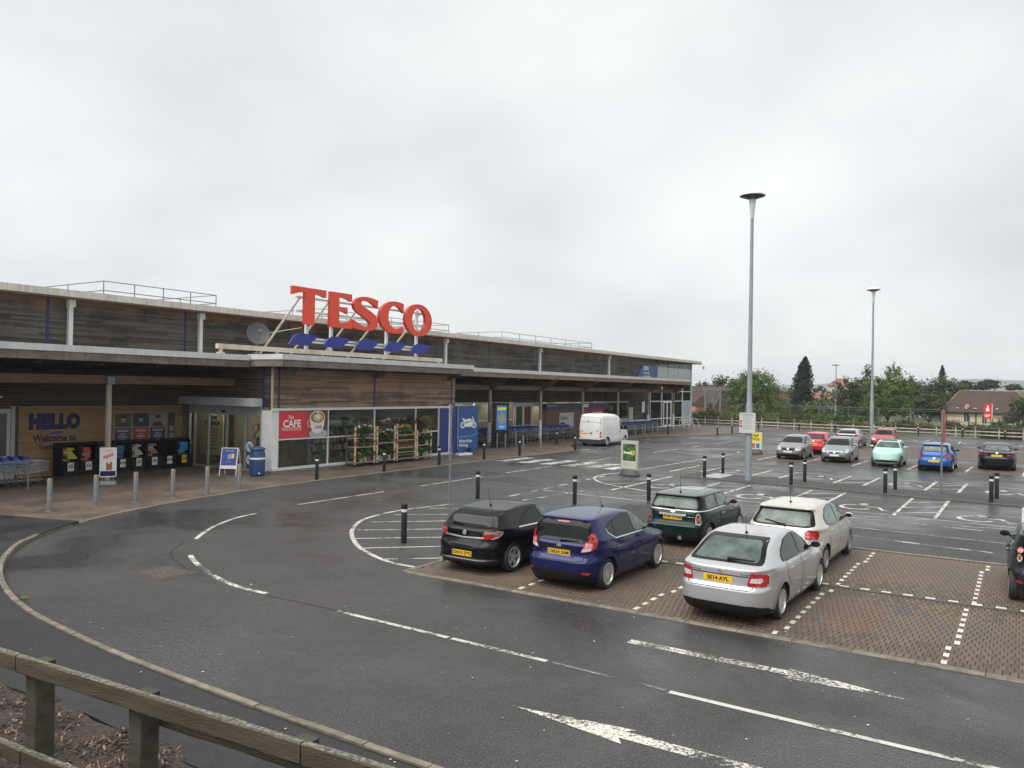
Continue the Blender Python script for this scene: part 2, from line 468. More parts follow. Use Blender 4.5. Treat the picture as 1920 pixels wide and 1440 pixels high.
for i, (x, w, m) in enumerate(((-24.45, 0.72, M_arrow), (-23.05, 0.7, M_line_thin), (-21.65, 0.7, M_line_thin), (-20.25, 0.7, M_arrow), (-18.95, 0.72, M_arrow), (-17.85, 0.62, M_line))):
    y1 = 40.3 if i < 5 else 39.4
    mark('zebra_stripe', [(x, 37.15), (x + 0.08, y1)], w, m)
# straight arrows
def arrow(name, x0, y0, x1, y1, hx):
    dx_, s = x1 - x0, (1 if x1 > x0 else -1)
    poly = [(x0, y0 - 0.10), (hx, y0 - 0.10), (hx - s * 0.10, y0 - 0.24), (x1, y1), (hx - s * 0.10, y0 + 0.20), (hx, y0 + 0.10), (x0, y0 + 0.10)]
    return MB().sheet(poly, ZL).build(name, M_arrow, road)
arrow('arrow_marking', -5.28, 11.86, -1.21, 11.74, -2.75)
arrow('arrow_marking', -2.0, 8.60, -5.34, 8.58, -3.9)
# hatched corner by the first bay
mark('hatch_border', [(-11.38, 13.90), (-12.1, 13.95), (-12.94, 14.26), (-13.97, 14.84), (-15.11, 15.79), (-15.93, 16.7), (-16.68, 17.87), (-17.0, 19.19), (-16.99, 20.4), (-16.6, 22.2)], 0.12, curve=True)
for a, b in (((-16.2, 17.75), (-13.2, 20.65)), ((-15.6, 16.52), (-12.4, 19.45)), ((-14.8, 15.55), (-11.6, 18.5)), ((-13.75, 14.75), (-11.4, 17.05)), ((-12.5, 14.1), (-11.4, 15.1)),
             ((-16.6, 19.2), (-13.9, 21.6)), ((-16.6, 20.95), (-15.0, 22.3))):
    mark('hatch_line', [a, b], 0.08)
# edge dashes, second hatched nose
for k in range(7):
    y = 25.2 + k * 1.35
    mark('edge_dash', [(-16.15 - 0.06 * k, y), (-16.2 - 0.06 * k, y + 0.85)], 0.10, M_line_thin if k < 4 else M_line)
for k in range(5):
    mark('edge_dash', [(-15.2 + 0.1 * k, 24.6 + k * 0.9), (-15.1 + 0.1 * k, 25.1 + k * 0.9)], 0.10, M_line_thin)
mark('hatch_border', [(-16.45, 36.4), (-16.85, 34.9), (-16.67, 33.27), (-15.76, 31.82), (-14.64, 30.99), (-13.08, 30.21), (-12.0, 29.95)], 0.12, curve=True)
mark('bay_line', [(-14.01, 36.3), (-14.01, 29.5)], 0.13)
for a, b in (((-16.4, 34.6), (-14.1, 36.4)), ((-16.1, 32.75), (-14.05, 34.5)), ((-15.1, 31.4), (-14.05, 32.4))):
    mark('hatch_line', [a, b], 0.08)
mark('bay_line', [(-16.05, 27.57), (-12.89, 27.35), (-11.0, 27.25)], 0.09, M_line_thin)
mark('bay_line', [(-12.0, 29.95), (-8.6, 29.75), (-5.34, 29.5), (-3.69, 29.54), (-0.3, 29.2), (3.0, 29.1)], 0.08, M_line_thin)
# disabled bays, near row
for x0, x1 in ((-11.35, -9.99), (-7.42, -6.11), (-3.63, -2.40), (0.05, 1.3)):
    for x in (x0, x1):
        mark('bay_line', [(x, 35.0), (x - 0.02, 29.6)], 0.11)
    for k in range(3):
        y = 30.2 + k * 1.65
        mark('hatch_line', [(x0, y), (x1, y + 1.1)], 0.10)
    mark('hatch_line', [(x0 - 1.6, 28.4), (x1, 29.3)], 0.07, M_line_thin)
mark('edge_line', [(-8.0, 28.1), (-3.5, 28.05), (-1.0, 27.9)], 0.07, M_line_thin)
mark('edge_line', [(-9.2, 26.15), (-4.39, 26.08), (3.0, 25.7)], 0.05, M_line_thin)
mark('lane_dash', [(-5.4, 24.6), (-4.12, 24.5), (-0.63, 24.1)], 0.13, M_arrow)
# disabled bays, far row
for x0, x1 in ((-14.9, -13.6), (-11.05, -9.7), (-7.15, -5.87), (-3.42, -2.17), (0.4, 1.6)):
    for x in (x0, x1):
        mark('bay_line', [(x, 42.5), (x - 0.1, 38.3)], 0.13)
    for k in range(2):
        y = 39.0 + k * 1.7
        mark('hatch_line', [(x0, y), (x1, y + 0.9)], 0.10)
mark('edge_line', [(-16, 42.9), (-8, 42.4), (2, 41.6)], 0.08, M_line_thin)
mark('edge_line', [(-16.6, 36.4), (-16.3, 45), (-16.1, 52)], 0.10, M_line)
mark('hatch_border', [(-16.0, 53.2), (-16.3, 54.2), (-15.8, 55.6), (-14.2, 56.2)], 0.10, curve=True)
def wheelchair(cx, cy, s=1.0):
    """the wheelchair symbol as painted, bent figure over a wheel arc; read from the +y side bays."""
    mb = MB()
    arc = [(cx + s * (-0.18 + 0.50 * math.cos(t)), cy + s * (-0.10 + 0.62 * math.sin(t))) for t in [R_(100) + i * R_(235) / 14 for i in range(15)]]
    ribbon(mb, arc, 0.15 * s)
    z2 = ZL
    mb.sheet([(cx + s * p[0], cy + s * p[1]) for p in ((-0.24, 0.64), (0.10, 0.64), (0.16, 0.16), (0.48, 0.12), (0.72, -0.58), (0.94, -0.50), (0.92, -0.40), (0.78, -0.44), (0.58, 0.28), (0.12, 0.28), (0.10, 0.36), (0.42, 0.36), (0.42, 0.46), (-0.08, 0.46))], z2)
    mb.sheet([(cx + s * (-0.05) + 0.15 * s * math.cos(t * PI / 6), cy + s * 0.86 + 0.17 * s * math.sin(t * PI / 6)) for t in range(12)], z2)
    mb.build('wheelchair_symbol', M_line, road)
for x, y in ((-12.7, 32.1), (-8.7, 31.3), (-4.85, 31.0), (-1.1, 30.6)):
    wheelchair(x, y, 1.0)
for x, y in ((-12.4, 40.6), (-8.3, 40.5), (-4.45, 40.0), (-0.65, 39.6)):
    wheelchair(x, y, 0.95)
for x in (-8.2, -3.6, 0.5):
    wheelchair(x, 79.5, 1.1)
for x in (-12.5, -9.9, -7.3, -4.7, -2.1, 0.5):
    mark('bay_line', [(x, 78), (x, 82.5)], 0.12)
for k in range(5):
    mark('layby_dash', [(-24.95, 47.6 + k * 2.6), (-24.95, 48.9 + k * 2.6)], 0.10)
for k in range(4):
    mark('layby_dash', [(-26.5 + 0.5 * k, 62 + k * 2.2), (-26.3 + 0.5 * k, 63.2 + k * 2.2)], 0.10)

ln = MB().sheet([(-11.6, 22.72), (6, 22.6), (6, 25.65), (-4.4, 26.0), (-11.8, 26.2)], 0.003).build('dry_lane', M_isl); setkind(ln)
# manhole cover set in the road
t = thing('manhole_cover', 'square iron manhole cover sunk in the dark road near the bend', 'manhole cover', (-15.2, 10.28, 0.0), R_(0))
MB().bx(-0.58, -0.46, -0.05, 0.58, 0.46, 0.006).build('frame', mat('iron_frame', (0.05, 0.046, 0.043), 0.6, var=0.2, scale=20), t)
mb = MB().bx(-0.44, -0.34, 0.0, 0.44, 0.34, 0.012)
for i in range(6):
    for j in range(5):
        mb.bx(-0.38 + i * 0.14, -0.29 + j * 0.13, 0.012, -0.32 + i * 0.14, -0.24 + j * 0.13, 0.018)
mb.build('cover', mat('rusty_iron', (0.075, 0.064, 0.058), 0.55, var=0.3, scale=15, bump=0.2), t)

# store-front pavement (brown blocks), footpath, kerbs
def brick_mat(name, c1, c2, mortar, sc, bump=0.3):
    m = bpy.data.materials.new(name); MATS[name] = m
    m.use_nodes = True; nt = m.node_tree; b = nt.nodes['Principled BSDF']; b.inputs['Roughness'].default_value = 0.62
    t_ = _n(nt, 'ShaderNodeTexCoord')
    br = _n(nt, 'ShaderNodeTexBrick'); br.inputs['Scale'].default_value = sc
    br.inputs['Color1'].default_value = tuple(c1) + (1,); br.inputs['Color2'].default_value = tuple(c2) + (1,); br.inputs['Mortar'].default_value = tuple(mortar) + (1,)
    br.inputs['Mortar Size'].default_value = 0.02; br.inputs['Bias'].default_value = 0.0
    br.inputs['Brick Width'].default_value = 0.5; br.inputs['Row Height'].default_value = 0.25
    nt.links.new(t_.outputs['Object'], br.inputs['Vector'])
    no = _n(nt, 'ShaderNodeTexNoise'); no.inputs['Scale'].default_value = 0.8; no.inputs['Detail'].default_value = 6; no.inputs['Roughness'].default_value = 0.65
    nt.links.new(t_.outputs['Object'], no.inputs['Vector'])
    mr = _n(nt, 'ShaderNodeMapRange'); mr.inputs[1].default_value = 0.32; mr.inputs[2].default_value = 0.68; mr.inputs[3].default_value = 0.5; mr.inputs[4].default_value = 1.25
    nt.links.new(no.outputs['Fac'], mr.inputs[0])
    sc_ = _n(nt, 'ShaderNodeVectorMath', operation='SCALE')
    nt.links.new(br.outputs['Color'], sc_.inputs[0]); nt.links.new(mr.outputs[0], sc_.inputs['Scale']); nt.links.new(sc_.outputs[0], b.inputs['Base Color'])
    m2 = _n(nt, 'ShaderNodeMapRange'); m2.inputs[3].default_value = 0.5; m2.inputs[4].default_value = 0.7
    nt.links.new(no.outputs['Fac'], m2.inputs[0]); nt.links.new(m2.outputs[0], b.inputs['Roughness'])
    bp = _n(nt, 'ShaderNodeBump'); bp.inputs['Strength'].default_value = bump; bp.inputs['Distance'].default_value = 0.01
    nt.links.new(br.outputs['Fac'], bp.inputs['Height']); bp.invert = True; nt.links.new(bp.outputs[0], b.inputs['Normal'])
    return m
M_pave = brick_mat('pavement_blocks', (0.150, 0.112, 0.086), (0.112, 0.086, 0.068), (0.055, 0.045, 0.038), 2.5)
M_far_pave = brick_mat('car_park_blocks', (0.125, 0.088, 0.068), (0.095, 0.070, 0.058), (0.05, 0.042, 0.036), 2.5)
KERB = [(-25.05, 47.4), (-25.1, 40.0), (-25.13, 34.2), (-25.09, 27.54), (-24.89, 22.58), (-24.3, 18.31), (-23.74, 15.88), (-23.05, 13.8), (-22.23, 12.26), (-21.43, 11.12), (-20.47, 10.06), (-19.14, 9.08), (-17.8, 8.34),
        (-16.23, 7.7), (-14.41, 7.18), (-12.27, 6.88), (-10.63, 6.74), (-8.74, 6.66), (-7.13, 6.62), (-5.3, 6.60), (0, 6.6), (12, 6.6)]
KS = smooth_line(KERB, 8)
ci = min(range(len(KS)), key=lambda i: (KS[i][0] + 22.4) ** 2 + (KS[i][1] - 12.4) ** 2)
PV = 0.02
slab = KS[:ci + 1] + [(-23.9, 11.95), (-25.6, 11.5), (-40, 8.5), (-40, 104), (-22.6, 104), (-23.4, 88), (-23.4, 81), (-25.3, 71.2), (-26.8, 69.8), (-28.05, 66), (-27.95, 52.5), (-27.4, 50.6)]
p = MB().prism(slab, lambda a, b, d: (a, b, d), -0.08, PV).build('pavement', M_pave); setkind(p)
path = KS[ci:] + [(12, 5.2), (-7.4, 5.2), (-9.3, 5.3), (-10.9, 5.2), (-14, 5.3), (-18, 5.9), (-22, 7.3), (-26, 9.5), (-27, 11.1), (-25.6, 11.5), (-23.9, 11.95)]
p = MB().prism(path, lambda a, b, d: (a, b, d), -0.08, 0.09).build('footpath', M_path); setkind(p)
kerb = MB().bx(-25.3, 47.3, -0.08, -25.08, 47.5, 0.03).build('kerb', M_kerb); setkind(kerb)
def lay_kerb(line, parent, step=0.9, w=0.11, up=lambda s: 0.11, lo=-0.05, m=None):
    P = [Vector(q) for q in line]; acc = 0.0; cur = [P[0]]; out = []
    for i in range(len(P) - 1):
        a, b = P[i], P[i + 1]; L = (b - a).length; pos = 0.0
        while acc + (L - pos) >= step:
            pos += step - acc; q = a + (b - a) * (pos / L); cur.append(q); out.append(cur); cur = [q]; acc = 0.0
        acc += L - pos; cur.append(b)
    tot = 0
    for seg in out:
        a, b = seg[0], seg[-1]; d = (b - a); L = d.length; d.normalize(); nrm = Vector((d.y, -d.x)) * -1
        h = up(tot) + rnd.uniform(-0.004, 0.004); tot += 1
        g_ = 0.006
        p0, p1 = a + d * g_, b - d * g_
        q0, q1 = p0 - nrm * w * -1, p1 - nrm * w * -1
        # outside of the curve is away from the road
        mb = MB()
        ch = 0.015
        sec = lambda p, q: [(p.x, p.y, lo), (p.x, p.y, h - ch), (p.x + (q - p).normalized().x * ch, p.y + (q - p).normalized().y * ch, h), (q.x, q.y, h), (q.x, q.y, lo)]
        A, B = sec(p0, q0), sec(p1, q1)
        mb.add(A + B, [(0, 1, 6, 5), (1, 2, 7, 6), (2, 3, 8, 7), (3, 4, 9, 8), (0, 4, 3, 2, 1), (5, 6, 7, 8, 9)])
        mb.build('kerb_stone', m or M_kerb, parent)
kl = [(x, y) for x, y in KS]
lay_kerb(kl[::-1], kerb, up=lambda s: 0.115 if s < 36 else max(0.032, 0.115 - (s - 36) * 0.02))
# edging of the lay-by and of the far pavement
lay_kerb([(-28.05, 66), (-26.8, 69.8), (-25.3, 71.2), (-23.4, 81), (-23.4, 88)], kerb, up=lambda s: 0.06, step=1.2)

# island strip between the disabled bays
isl = MB().prism([(-13.6, 36.15), (-9, 35.85), (-4.7, 35.4), (2.5, 34.6), (2.5, 37.3), (-4.6, 37.75), (-8.4, 38.3), (-13.6, 38.7)], lambda a, b, d: (a, b, d), -0.05, 0.05).build('traffic_island', M_isl); setkind(isl)
lay_kerb([(-13.6, 36.10), (-9, 35.80), (-4.7, 35.35), (2.5, 34.55)], isl, up=lambda s: 0.057, w=0.10, m=mat('dark_kerb', (0.085, 0.082, 0.075), 0.7, var=0.2, obrand=0.1))
MB().bx(-12.75, 36.5, 0.045, -11.8, 38.5, 0.056).build('inspection_slab', mat('pale_slab', (0.33, 0.34, 0.35), 0.4, var=0.1), isl)

# block paved bays: the bricks that show largest are objects of their own
def blockmat(name, c1, c2, orand):
    m = mat(name, c1, 0.6, col2=c2, scale=0.55, detail=5, bump=0.25, bscale=90, rvar=0.15, obrand=orand, lo=0.3, hi=0.7)
    return m
M_brick = blockmat('paving_brick', (0.074, 0.056, 0.041), (0.124, 0.088, 0.061), 0.25)
M_brick_r = blockmat('ruddy_brick', (0.115, 0.066, 0.048), (0.145, 0.086, 0.060), 0.2)
M_brick_b = blockmat('blue_grey_brick', (0.068, 0.066, 0.070), (0.095, 0.091, 0.095), 0.2)
M_brick_o = blockmat('mossy_brick', (0.076, 0.066, 0.040), (0.105, 0.086, 0.055), 0.2)
M_brick_w = mat('white_brick', (0.56, 0.55, 0.49), 0.6, var=0.12, scale=9, bump=0.2, bscale=60, obrand=0.12)
M_sand = mat('jointing_sand', (0.030, 0.026, 0.020), 0.9, var=0.3, scale=8)
X0, X1, Y0, Y1 = -11.22, 4.2, 13.62, 22.5
paving = MB().sheet(rect(X0, Y0 - 0.1, X1, Y1), 0.006).build('block_paving', M_sand); setkind(paving)
def brick_mesh(m, w=0.1, l=0.2, h=0.05, name='brick'):
    g_ = 0.005; c = 0.008
    x, y = w / 2 - g_, l / 2 - g_
    mb = MB().add([(-x, -y, -h), (x, -y, -h), (x, y, -h), (-x, y, -h), (-x, -y, -c), (x, -y, -c), (x, y, -c), (-x, y, -c),
                   (-x + c, -y + c, 0), (x - c, -y + c, 0), (x - c, y - c, 0), (-x + c, y - c, 0)],
                  [(0, 1, 5, 4), (1, 2, 6, 5), (2, 3, 7, 6), (3, 0, 4, 7), (4, 5, 9, 8), (5, 6, 10, 9), (6, 7, 11, 10), (7, 4, 8, 11), (8, 9, 10, 11)])
    me = bpy.data.meshes.new(name); me.from_pydata(mb.v, [], mb.f); me.materials.append(m); me.update()
    return me, mb
BM = {}
for k, m in (('n', M_brick), ('r', M_brick_r), ('b', M_brick_b), ('o', M_brick_o), ('w', M_brick_w)):
    BM[k] = brick_mesh(m)[0]
BASEB = brick_mesh(M_brick)[1]
WLINES = [-11.0 + 0.1, -8.45, -5.97, -3.43, -0.95, 1.55]
def wline(x, y):
    return x + 0.030 * (y - 13.6)
cells = []
ncol = int((X1 - X0) / 0.1)
for i in range(ncol):
    off = 0.0
    for half in range(2):
        ya, yb = ((Y0, 17.72), (17.94, Y1))[half]
        n = int((yb - ya - off) / 0.2)
        for j in range(n):
            y = ya + off + 0.1 + j * 0.2
            x = X0 + 0.05 + i * 0.1 + (0.05 if j % 2 else 0.0)
            k = 'n'
            for li, xl in enumerate(WLINES):
                if abs(x - wline(xl, y)) < 0.05 and j % 2 == 0 and li not in (0,):
                    k = 'w'
            if k == 'n':
                q = (x + 2.5) ** 2 / 0.5 + (y - 15.4) ** 2 / 1.4
                q2 = (x + 1.75) ** 2 / 0.35 + (y - 16.55) ** 2 / 0.30
                u = rnd.random()
                if q < u * 0.9 and u > .3: k = 'r'
                elif q2 < u * 0.45 and u > .4: k = 'b'
                elif abs(y - 17.8) < 1.3 * u and u > 0.25: k = 'o'
                elif u > 0.97: k = 'r'
                elif u < 0.012: k = 'b'
            cells.append((x, y, k, 0.0))
for i in range(int((X1 - X0) / 0.2)):
    x = X0 + 0.1 + i * 0.2
    cells.append((x, 17.83 - 0.055, 'o', PI / 2))
    cells.append((x, 17.83 + 0.055, 'w' if i % 2 == 0 else 'o', PI / 2))
# edging course along the road
for i in range(int((X1 - X0) / 0.2)):
    cells.append((X0 + 0.1 + i * 0.2, Y0 - 0.05, 'o', PI / 2))
def seen(c):
    """largest in the picture: near, in frame, not under a car."""
    x, y = c[0], c[1]
    cx = cr[0][0] * x + cr[1][0] * y + cr[2][0] * -4; cz = cr[0][2] * x + cr[1][2] * y + cr[2][2] * -4
    px = 960 + 1500 * cx / cz
    if px > 1915 or px < 0: return 1e9
    for (a, b, c_, d) in ((-11.15, -8.9, 14.6, 19), (-8.8, -6.75, 14.2, 18.4), (-5.4, -3.5, 14.3, 18.6), (-5.5, -3.5, 18.6, 23), (-8.5, -6.5, 19.6, 23), (-0.4, 2, 18.3, 22)):
        if a < x < c_ and False: return 1e9
        if a < x < b and c_ < y < d: return 1e9
    return math.hypot(x, y)
cells.sort(key=seen)
whites = [c for c in cells if c[2] == 'w' and seen(c) < 1e8]
chosen = whites[:110]; cs_ids = set(id(c) for c in chosen)
for c in cells:
    if len(chosen) >= 300: break
    if id(c) not in cs_ids and c[2] != 'w':
        chosen.append(c); cs_ids.add(id(c))
BZ = 0.014
for c in chosen:
    o = bpy.data.objects.new('white_brick' if c[2] == 'w' else 'brick', BM[c[2]])
    COL.objects.link(o); o.parent = paving
    o.location = (c[0], c[1], BZ + rnd.uniform(-0.003, 0.003))
    o.rotation_euler = (rnd.uniform(-.012, .012), rnd.uniform(-.012, .012), c[3] + rnd.uniform(-.012, .012))
bv = np.array(BASEB.v); rest = {}
for c in cells:
    if id(c) not in cs_ids:
        rest.setdefault(c[2], []).append(c)
for k, L in rest.items():
    n = len(L); nv = len(bv)
    ca = np.array([math.cos(c[3] + rnd.uniform(-.012, .012)) for c in L]); sa = np.sqrt(np.maximum(0, 1 - ca ** 2))
    XX = bv[None, :, 0] * ca[:, None] - bv[None, :, 1] * sa[:, None] + np.array([c[0] for c in L])[:, None]
    YY = bv[None, :, 0] * sa[:, None] + bv[None, :, 1] * ca[:, None] + np.array([c[1] for c in L])[:, None]
    ZZ = bv[None, :, 2] + np.array([BZ + rnd.uniform(-0.003, 0.003) for c in L])[:, None] + 0 * XX
    V = np.stack([XX, YY, ZZ], -1).reshape(-1, 3)
    F = [tuple(q + i * nv for q in f) for i in range(n) for f in BASEB.f]
    me = bpy.data.meshes.new('bricks'); me.from_pydata(V.tolist(), [], F)
    me.materials.append({'n': M_brick, 'r': M_brick_r, 'b': M_brick_b, 'o': M_brick_o, 'w': M_brick_w}[k]); me.update()
    link('bricks', me, paving, kind='stuff')
lay_kerb([(X1, Y0 - 0.25), (X0, Y0 - 0.25)][::-1], paving, up=lambda s: 0.02, w=0.14)
lay_kerb([(X0 - 0.01, Y1), (X0 - 0.01, Y0 - 0.2)][::-1], paving, up=lambda s: 0.02, w=0.13)
lay_kerb([(X0, Y1 + 0.0), (X1, Y1 + 0.0)], paving, up=lambda s: 0.022, w=0.10)

# far parking rows
for nm, poly in (('far_paving', [(-14.5, 49.2), (6, 48.6), (6, 54.6), (-14.5, 54.9)]), ('far_paving', [(-14.8, 57.6), (6, 57.2), (6, 70.5), (-14.8, 71)])):
    fp = MB().sheet(poly, 0.004).build(nm, M_far_pave); setkind(fp)
for x in (-13.4, -10.75, -8.05, -5.2, -2.5, 0.1, 2.8):
    mark('bay_line', [(x - 0.1, 48.6), (x + 0.05, 53.2)], 0.13, z=0.009)
    mark('bay_line', [(x + 0.25, 65.5), (x + 0.4, 70.5)], 0.13, z=0.009)
mark('edge_line', [(-5, 57.0), (-2.5, 56.9), (3, 56.6)], 0.10, M_line_thin)

# bark bank in front of the camera
M_bark = mat('bark_mulch', (0.024, 0.017, 0.012), 0.9, col2=(0.075, 0.054, 0.040), scale=22, detail=6, bump=1.0, bscale=45)
bank = MB()
gx = [-16 + i * 0.5 for i in range(50)]
gy = [5.32, 5.0, 4.6, 4.2, 3.8, 3.4, 3.0, 2.4, 1.8, 1.0, 0, -2, -6]
def bz(x, y):
    t_ = max(0, min(1, (5.25 - y) / 4.2))
    return 0.06 + 2.2 * t_ ** 1.6 + 0.03 * math.sin(x * 3.1 + y * 5) + 0.02 * math.sin(x * 7.3)
vs = [(x, y + (0.08 * math.sin(x * 2.3) if j == 0 else 0), bz(x, y) if j else 0.085) for j, y in enumerate(gy) for x in gx]
nx = len(gx)
bank.add(vs, [(j * nx + i, j * nx + i + 1, (j + 1) * nx + i + 1, (j + 1) * nx + i) for j in range(len(gy) - 1) for i in range(nx - 1)])
b_ = bank.build('bark_bank', M_bark, smooth=True, angle=80); setkind(b_)
chips = [MB(), MB()]
for i in range(8500):
    x, y = rnd.uniform(-11.5, -2.5), 5.35 - abs(rnd.gauss(0, 1.0))
    if y < 3.0: continue
    z = bz(x, y) + 0.005
    a = rnd.uniform(0, PI); L = rnd.uniform(0.010, 0.038) * (2.6 if rnd.random() < 0.08 else 1); w_ = rnd.uniform(0.004, 0.011)
    c_, s_ = math.cos(a), math.sin(a); tz = rnd.uniform(-0.02, 0.03)
    q = chips[0 if rnd.random() < 0.72 else 1]
    q.add([(x - c_ * L - s_ * w_, y - s_ * L + c_ * w_, z), (x - c_ * L + s_ * w_, y - s_ * L - c_ * w_, z + .004), (x + c_ * L + s_ * w_, y + s_ * L - c_ * w_, z + tz + 0.012), (x + c_ * L - s_ * w_, y + s_ * L + c_ * w_, z + tz + .006)], [(0, 1, 2, 3)])
chips[0].build('bark_chips', mat('bark_dark', (0.045, 0.031, 0.022), 0.85, var=0.5, scale=9), kind='stuff', fix=False)
chips[1].build('bark_litter', mat('bark_pale', (0.22, 0.16, 0.11), 0.85, var=0.5, scale=9), kind='stuff', fix=False)
# grit and crumbs scattered on the tarmac
gr = MB()
for i in range(230):
    u = rnd.random()
    if u < 0.6: x, y, z = rnd.uniform(-14, 1), rnd.uniform(5.4, 13.2), 0.006
    else: x, y, z = rnd.uniform(-9, 2), rnd.uniform(13.7, 22), 0.018
    if y < 6.6: z = 0.095
    r = rnd.uniform(0.006, 0.020) * (1.6 if rnd.random() < 0.06 else 1); a = rnd.uniform(0, 6)
    gr.add([(x + r * math.cos(a + k * 1.57) * rnd.uniform(.5, 1.3), y + r * math.sin(a + k * 1.57) * rnd.uniform(.6, 1.5), z + 0.004) for k in range(4)], [(0, 1, 2, 3)])
gr.build('road_litter', mat('pale_litter', (0.45, 0.44, 0.42), 0.7, var=0.3), kind='stuff', fix=False)
# ---------------------------------------------------------------- the store
def timber(name, c1, c2, c3, top_fresh=0.0, ztop=7.6, zfade=1.2, step=0.1):
    """weathered larch: silver-grey boards streaked with brown; each board its own tone."""
    m = bpy.data.materials.new(name); MATS[name] = m
    m.use_nodes = True; nt = m.node_tree; b = nt.nodes['Principled BSDF']; b.inputs['Roughness'].default_value = 0.85
    t_ = _n(nt, 'ShaderNodeTexCoord')
    sn = _n(nt, 'ShaderNodeVectorMath', operation='SNAP'); sn.inputs[1].default_value = (1e-4, 1e-4, step); nt.links.new(t_.outputs['Object'], sn.inputs[0])
    # boards of about 3 m, butt-jointed at a different place in every course, each with its own tone
    sx_ = _n(nt, 'ShaderNodeSeparateXYZ'); nt.links.new(sn.outputs[0], sx_.inputs[0])
    sh_ = _n(nt, 'ShaderNodeMath', operation='MULTIPLY'); sh_.inputs[1].default_value = 137.31; nt.links.new(sx_.outputs['Z'], sh_.inputs[0])
    xy_ = _n(nt, 'ShaderNodeMath', operation='ADD'); nt.links.new(sx_.outputs['X'], xy_.inputs[0]); nt.links.new(sx_.outputs['Y'], xy_.inputs[1])
    ys_ = _n(nt, 'ShaderNodeMath', operation='ADD'); nt.links.new(xy_.outputs[0], ys_.inputs[0]); nt.links.new(sh_.outputs[0], ys_.inputs[1])
    sp2 = _n(nt, 'ShaderNodeMath', operation='SNAP'); sp2.inputs[1].default_value = 3.1; nt.links.new(ys_.outputs[0], sp2.inputs[0])
    cb_ = _n(nt, 'ShaderNodeCombineXYZ'); nt.links.new(sp2.outputs[0], cb_.inputs[0]); nt.links.new(sx_.outputs['Z'], cb_.inputs[1])
    n1_ = _n(nt, 'ShaderNodeTexWhiteNoise'); nt.links.new(cb_.outputs[0], n1_.inputs['Vector'])
    n2_ = _n(nt, 'ShaderNodeTexNoise'); n2_.inputs['Scale'].default_value = 0.55; n2_.inputs['Detail'].default_value = 6; n2_.inputs['Roughness'].default_value = 0.65
    nt.links.new(t_.outputs['Object'], n2_.inputs['Vector'])
    r = _n(nt, 'ShaderNodeValToRGB'); e = r.color_ramp.elements
    e[0].position = 0.36; e[0].color = tuple(c1) + (1,); e[1].position = 0.66; e[1].color = tuple(c2) + (1,)
    ad = _n(nt, 'ShaderNodeMath', operation='MULTIPLY_ADD'); ad.inputs[1].default_value = 0.30
    hf = _n(nt, 'ShaderNodeMath', operation='MULTIPLY'); hf.inputs[1].default_value = 0.72
    nt.links.new(n2_.outputs['Fac'], hf.inputs[0])
    nt.links.new(n1_.outputs['Value'], ad.inputs[0]); nt.links.new(hf.outputs[0], ad.inputs[2])
    nt.links.new(ad.outputs[0], r.inputs[0])
    src = r.outputs[0]
    if top_fresh:
        sp = _n(nt, 'ShaderNodeSeparateXYZ'); nt.links.new(t_.outputs['Object'], sp.inputs[0])
        mr = _n(nt, 'ShaderNodeMapRange'); mr.inputs[1].default_value = ztop - zfade; mr.inputs[2].default_value = ztop - 0.15; mr.interpolation_type = 'SMOOTHSTEP'
        zz = _n(nt, 'ShaderNodeMath', operation='MULTIPLY_ADD'); zz.inputs[1].default_value = 1.6; zz.inputs[2].default_value = -0.8
        nt.links.new(n2_.outputs['Fac'], zz.inputs[0])
        z2 = _n(nt, 'ShaderNodeMath', operation='ADD'); nt.links.new(sp.outputs['Z'], z2.inputs[0]); nt.links.new(zz.outputs[0], z2.inputs[1])
        nt.links.new(z2.outputs[0], mr.inputs[0])
        fr = _n(nt, 'ShaderNodeMath', operation='MULTIPLY'); fr.inputs[1].default_value = top_fresh; nt.links.new(mr.outputs[0], fr.inputs[0])
        mxx = _n(nt, 'ShaderNodeMix', data_type='RGBA'); mxx.inputs[7].default_value = tuple(c3) + (1,)
        nt.links.new(fr.outputs[0], mxx.inputs['Factor']); nt.links.new(src, mxx.inputs[6]); src = mxx.outputs[2]
    nt.links.new(src, b.inputs['Base Color'])
    return m
M_clad_up = timber('weathered_cladding', (0.030, 0.026, 0.023), (0.155, 0.134, 0.112), (0.30, 0.165, 0.09), 0.95, 7.75, 0.75, 0.085)
M_clad_cafe = timber('cafe_cladding', (0.115, 0.080, 0.058), (0.42, 0.29, 0.205), (0.40, 0.19, 0.095), 0.7, 5.2, 2.0, 0.094)
M_clad_low = timber('sheltered_cladding', (0.038, 0.023, 0.016), (0.12, 0.07, 0.044), (0.2, 0.11, 0.07))
M_beam = mat('stained_beam', (0.15, 0.090, 0.056), 0.7, var=0.25, scale=5, stretch=(1, 0.15, 1))
M_post = mat('grey_timber_post', (0.34, 0.29, 0.23), 0.8, var=0.25, scale=8, stretch=(1, 1, 0.12))
M_fascia = mat('weathered_fascia_board', (0.125, 0.108, 0.092), 0.8, col2=(0.215, 0.185, 0.155), scale=2.2, detail=6, stretch=(1, 0.5, 1.5), streak=0.4)
M_fascia_b = mat('brown_fascia_board', (0.20, 0.135, 0.09), 0.8, col2=(0.27, 0.19, 0.13), scale=2.2, detail=6, stretch=(1, 0.5, 1.5), streak=0.3)
M_gutter = mat('gutter_metal', (0.60, 0.61, 0.61), 0.5, var=0.08, scale=1.2, streak=0.15)
M_roofedge = mat('roof_edge_panel', (0.62, 0.59, 0.53), 0.6, var=0.12, scale=1.4, streak=0.3)
M_strip = mat('blue_strip', (0.012, 0.025, 0.105), 0.5)
M_frame = mat('window_frame', (0.63, 0.66, 0.67), 0.4, var=0.05)
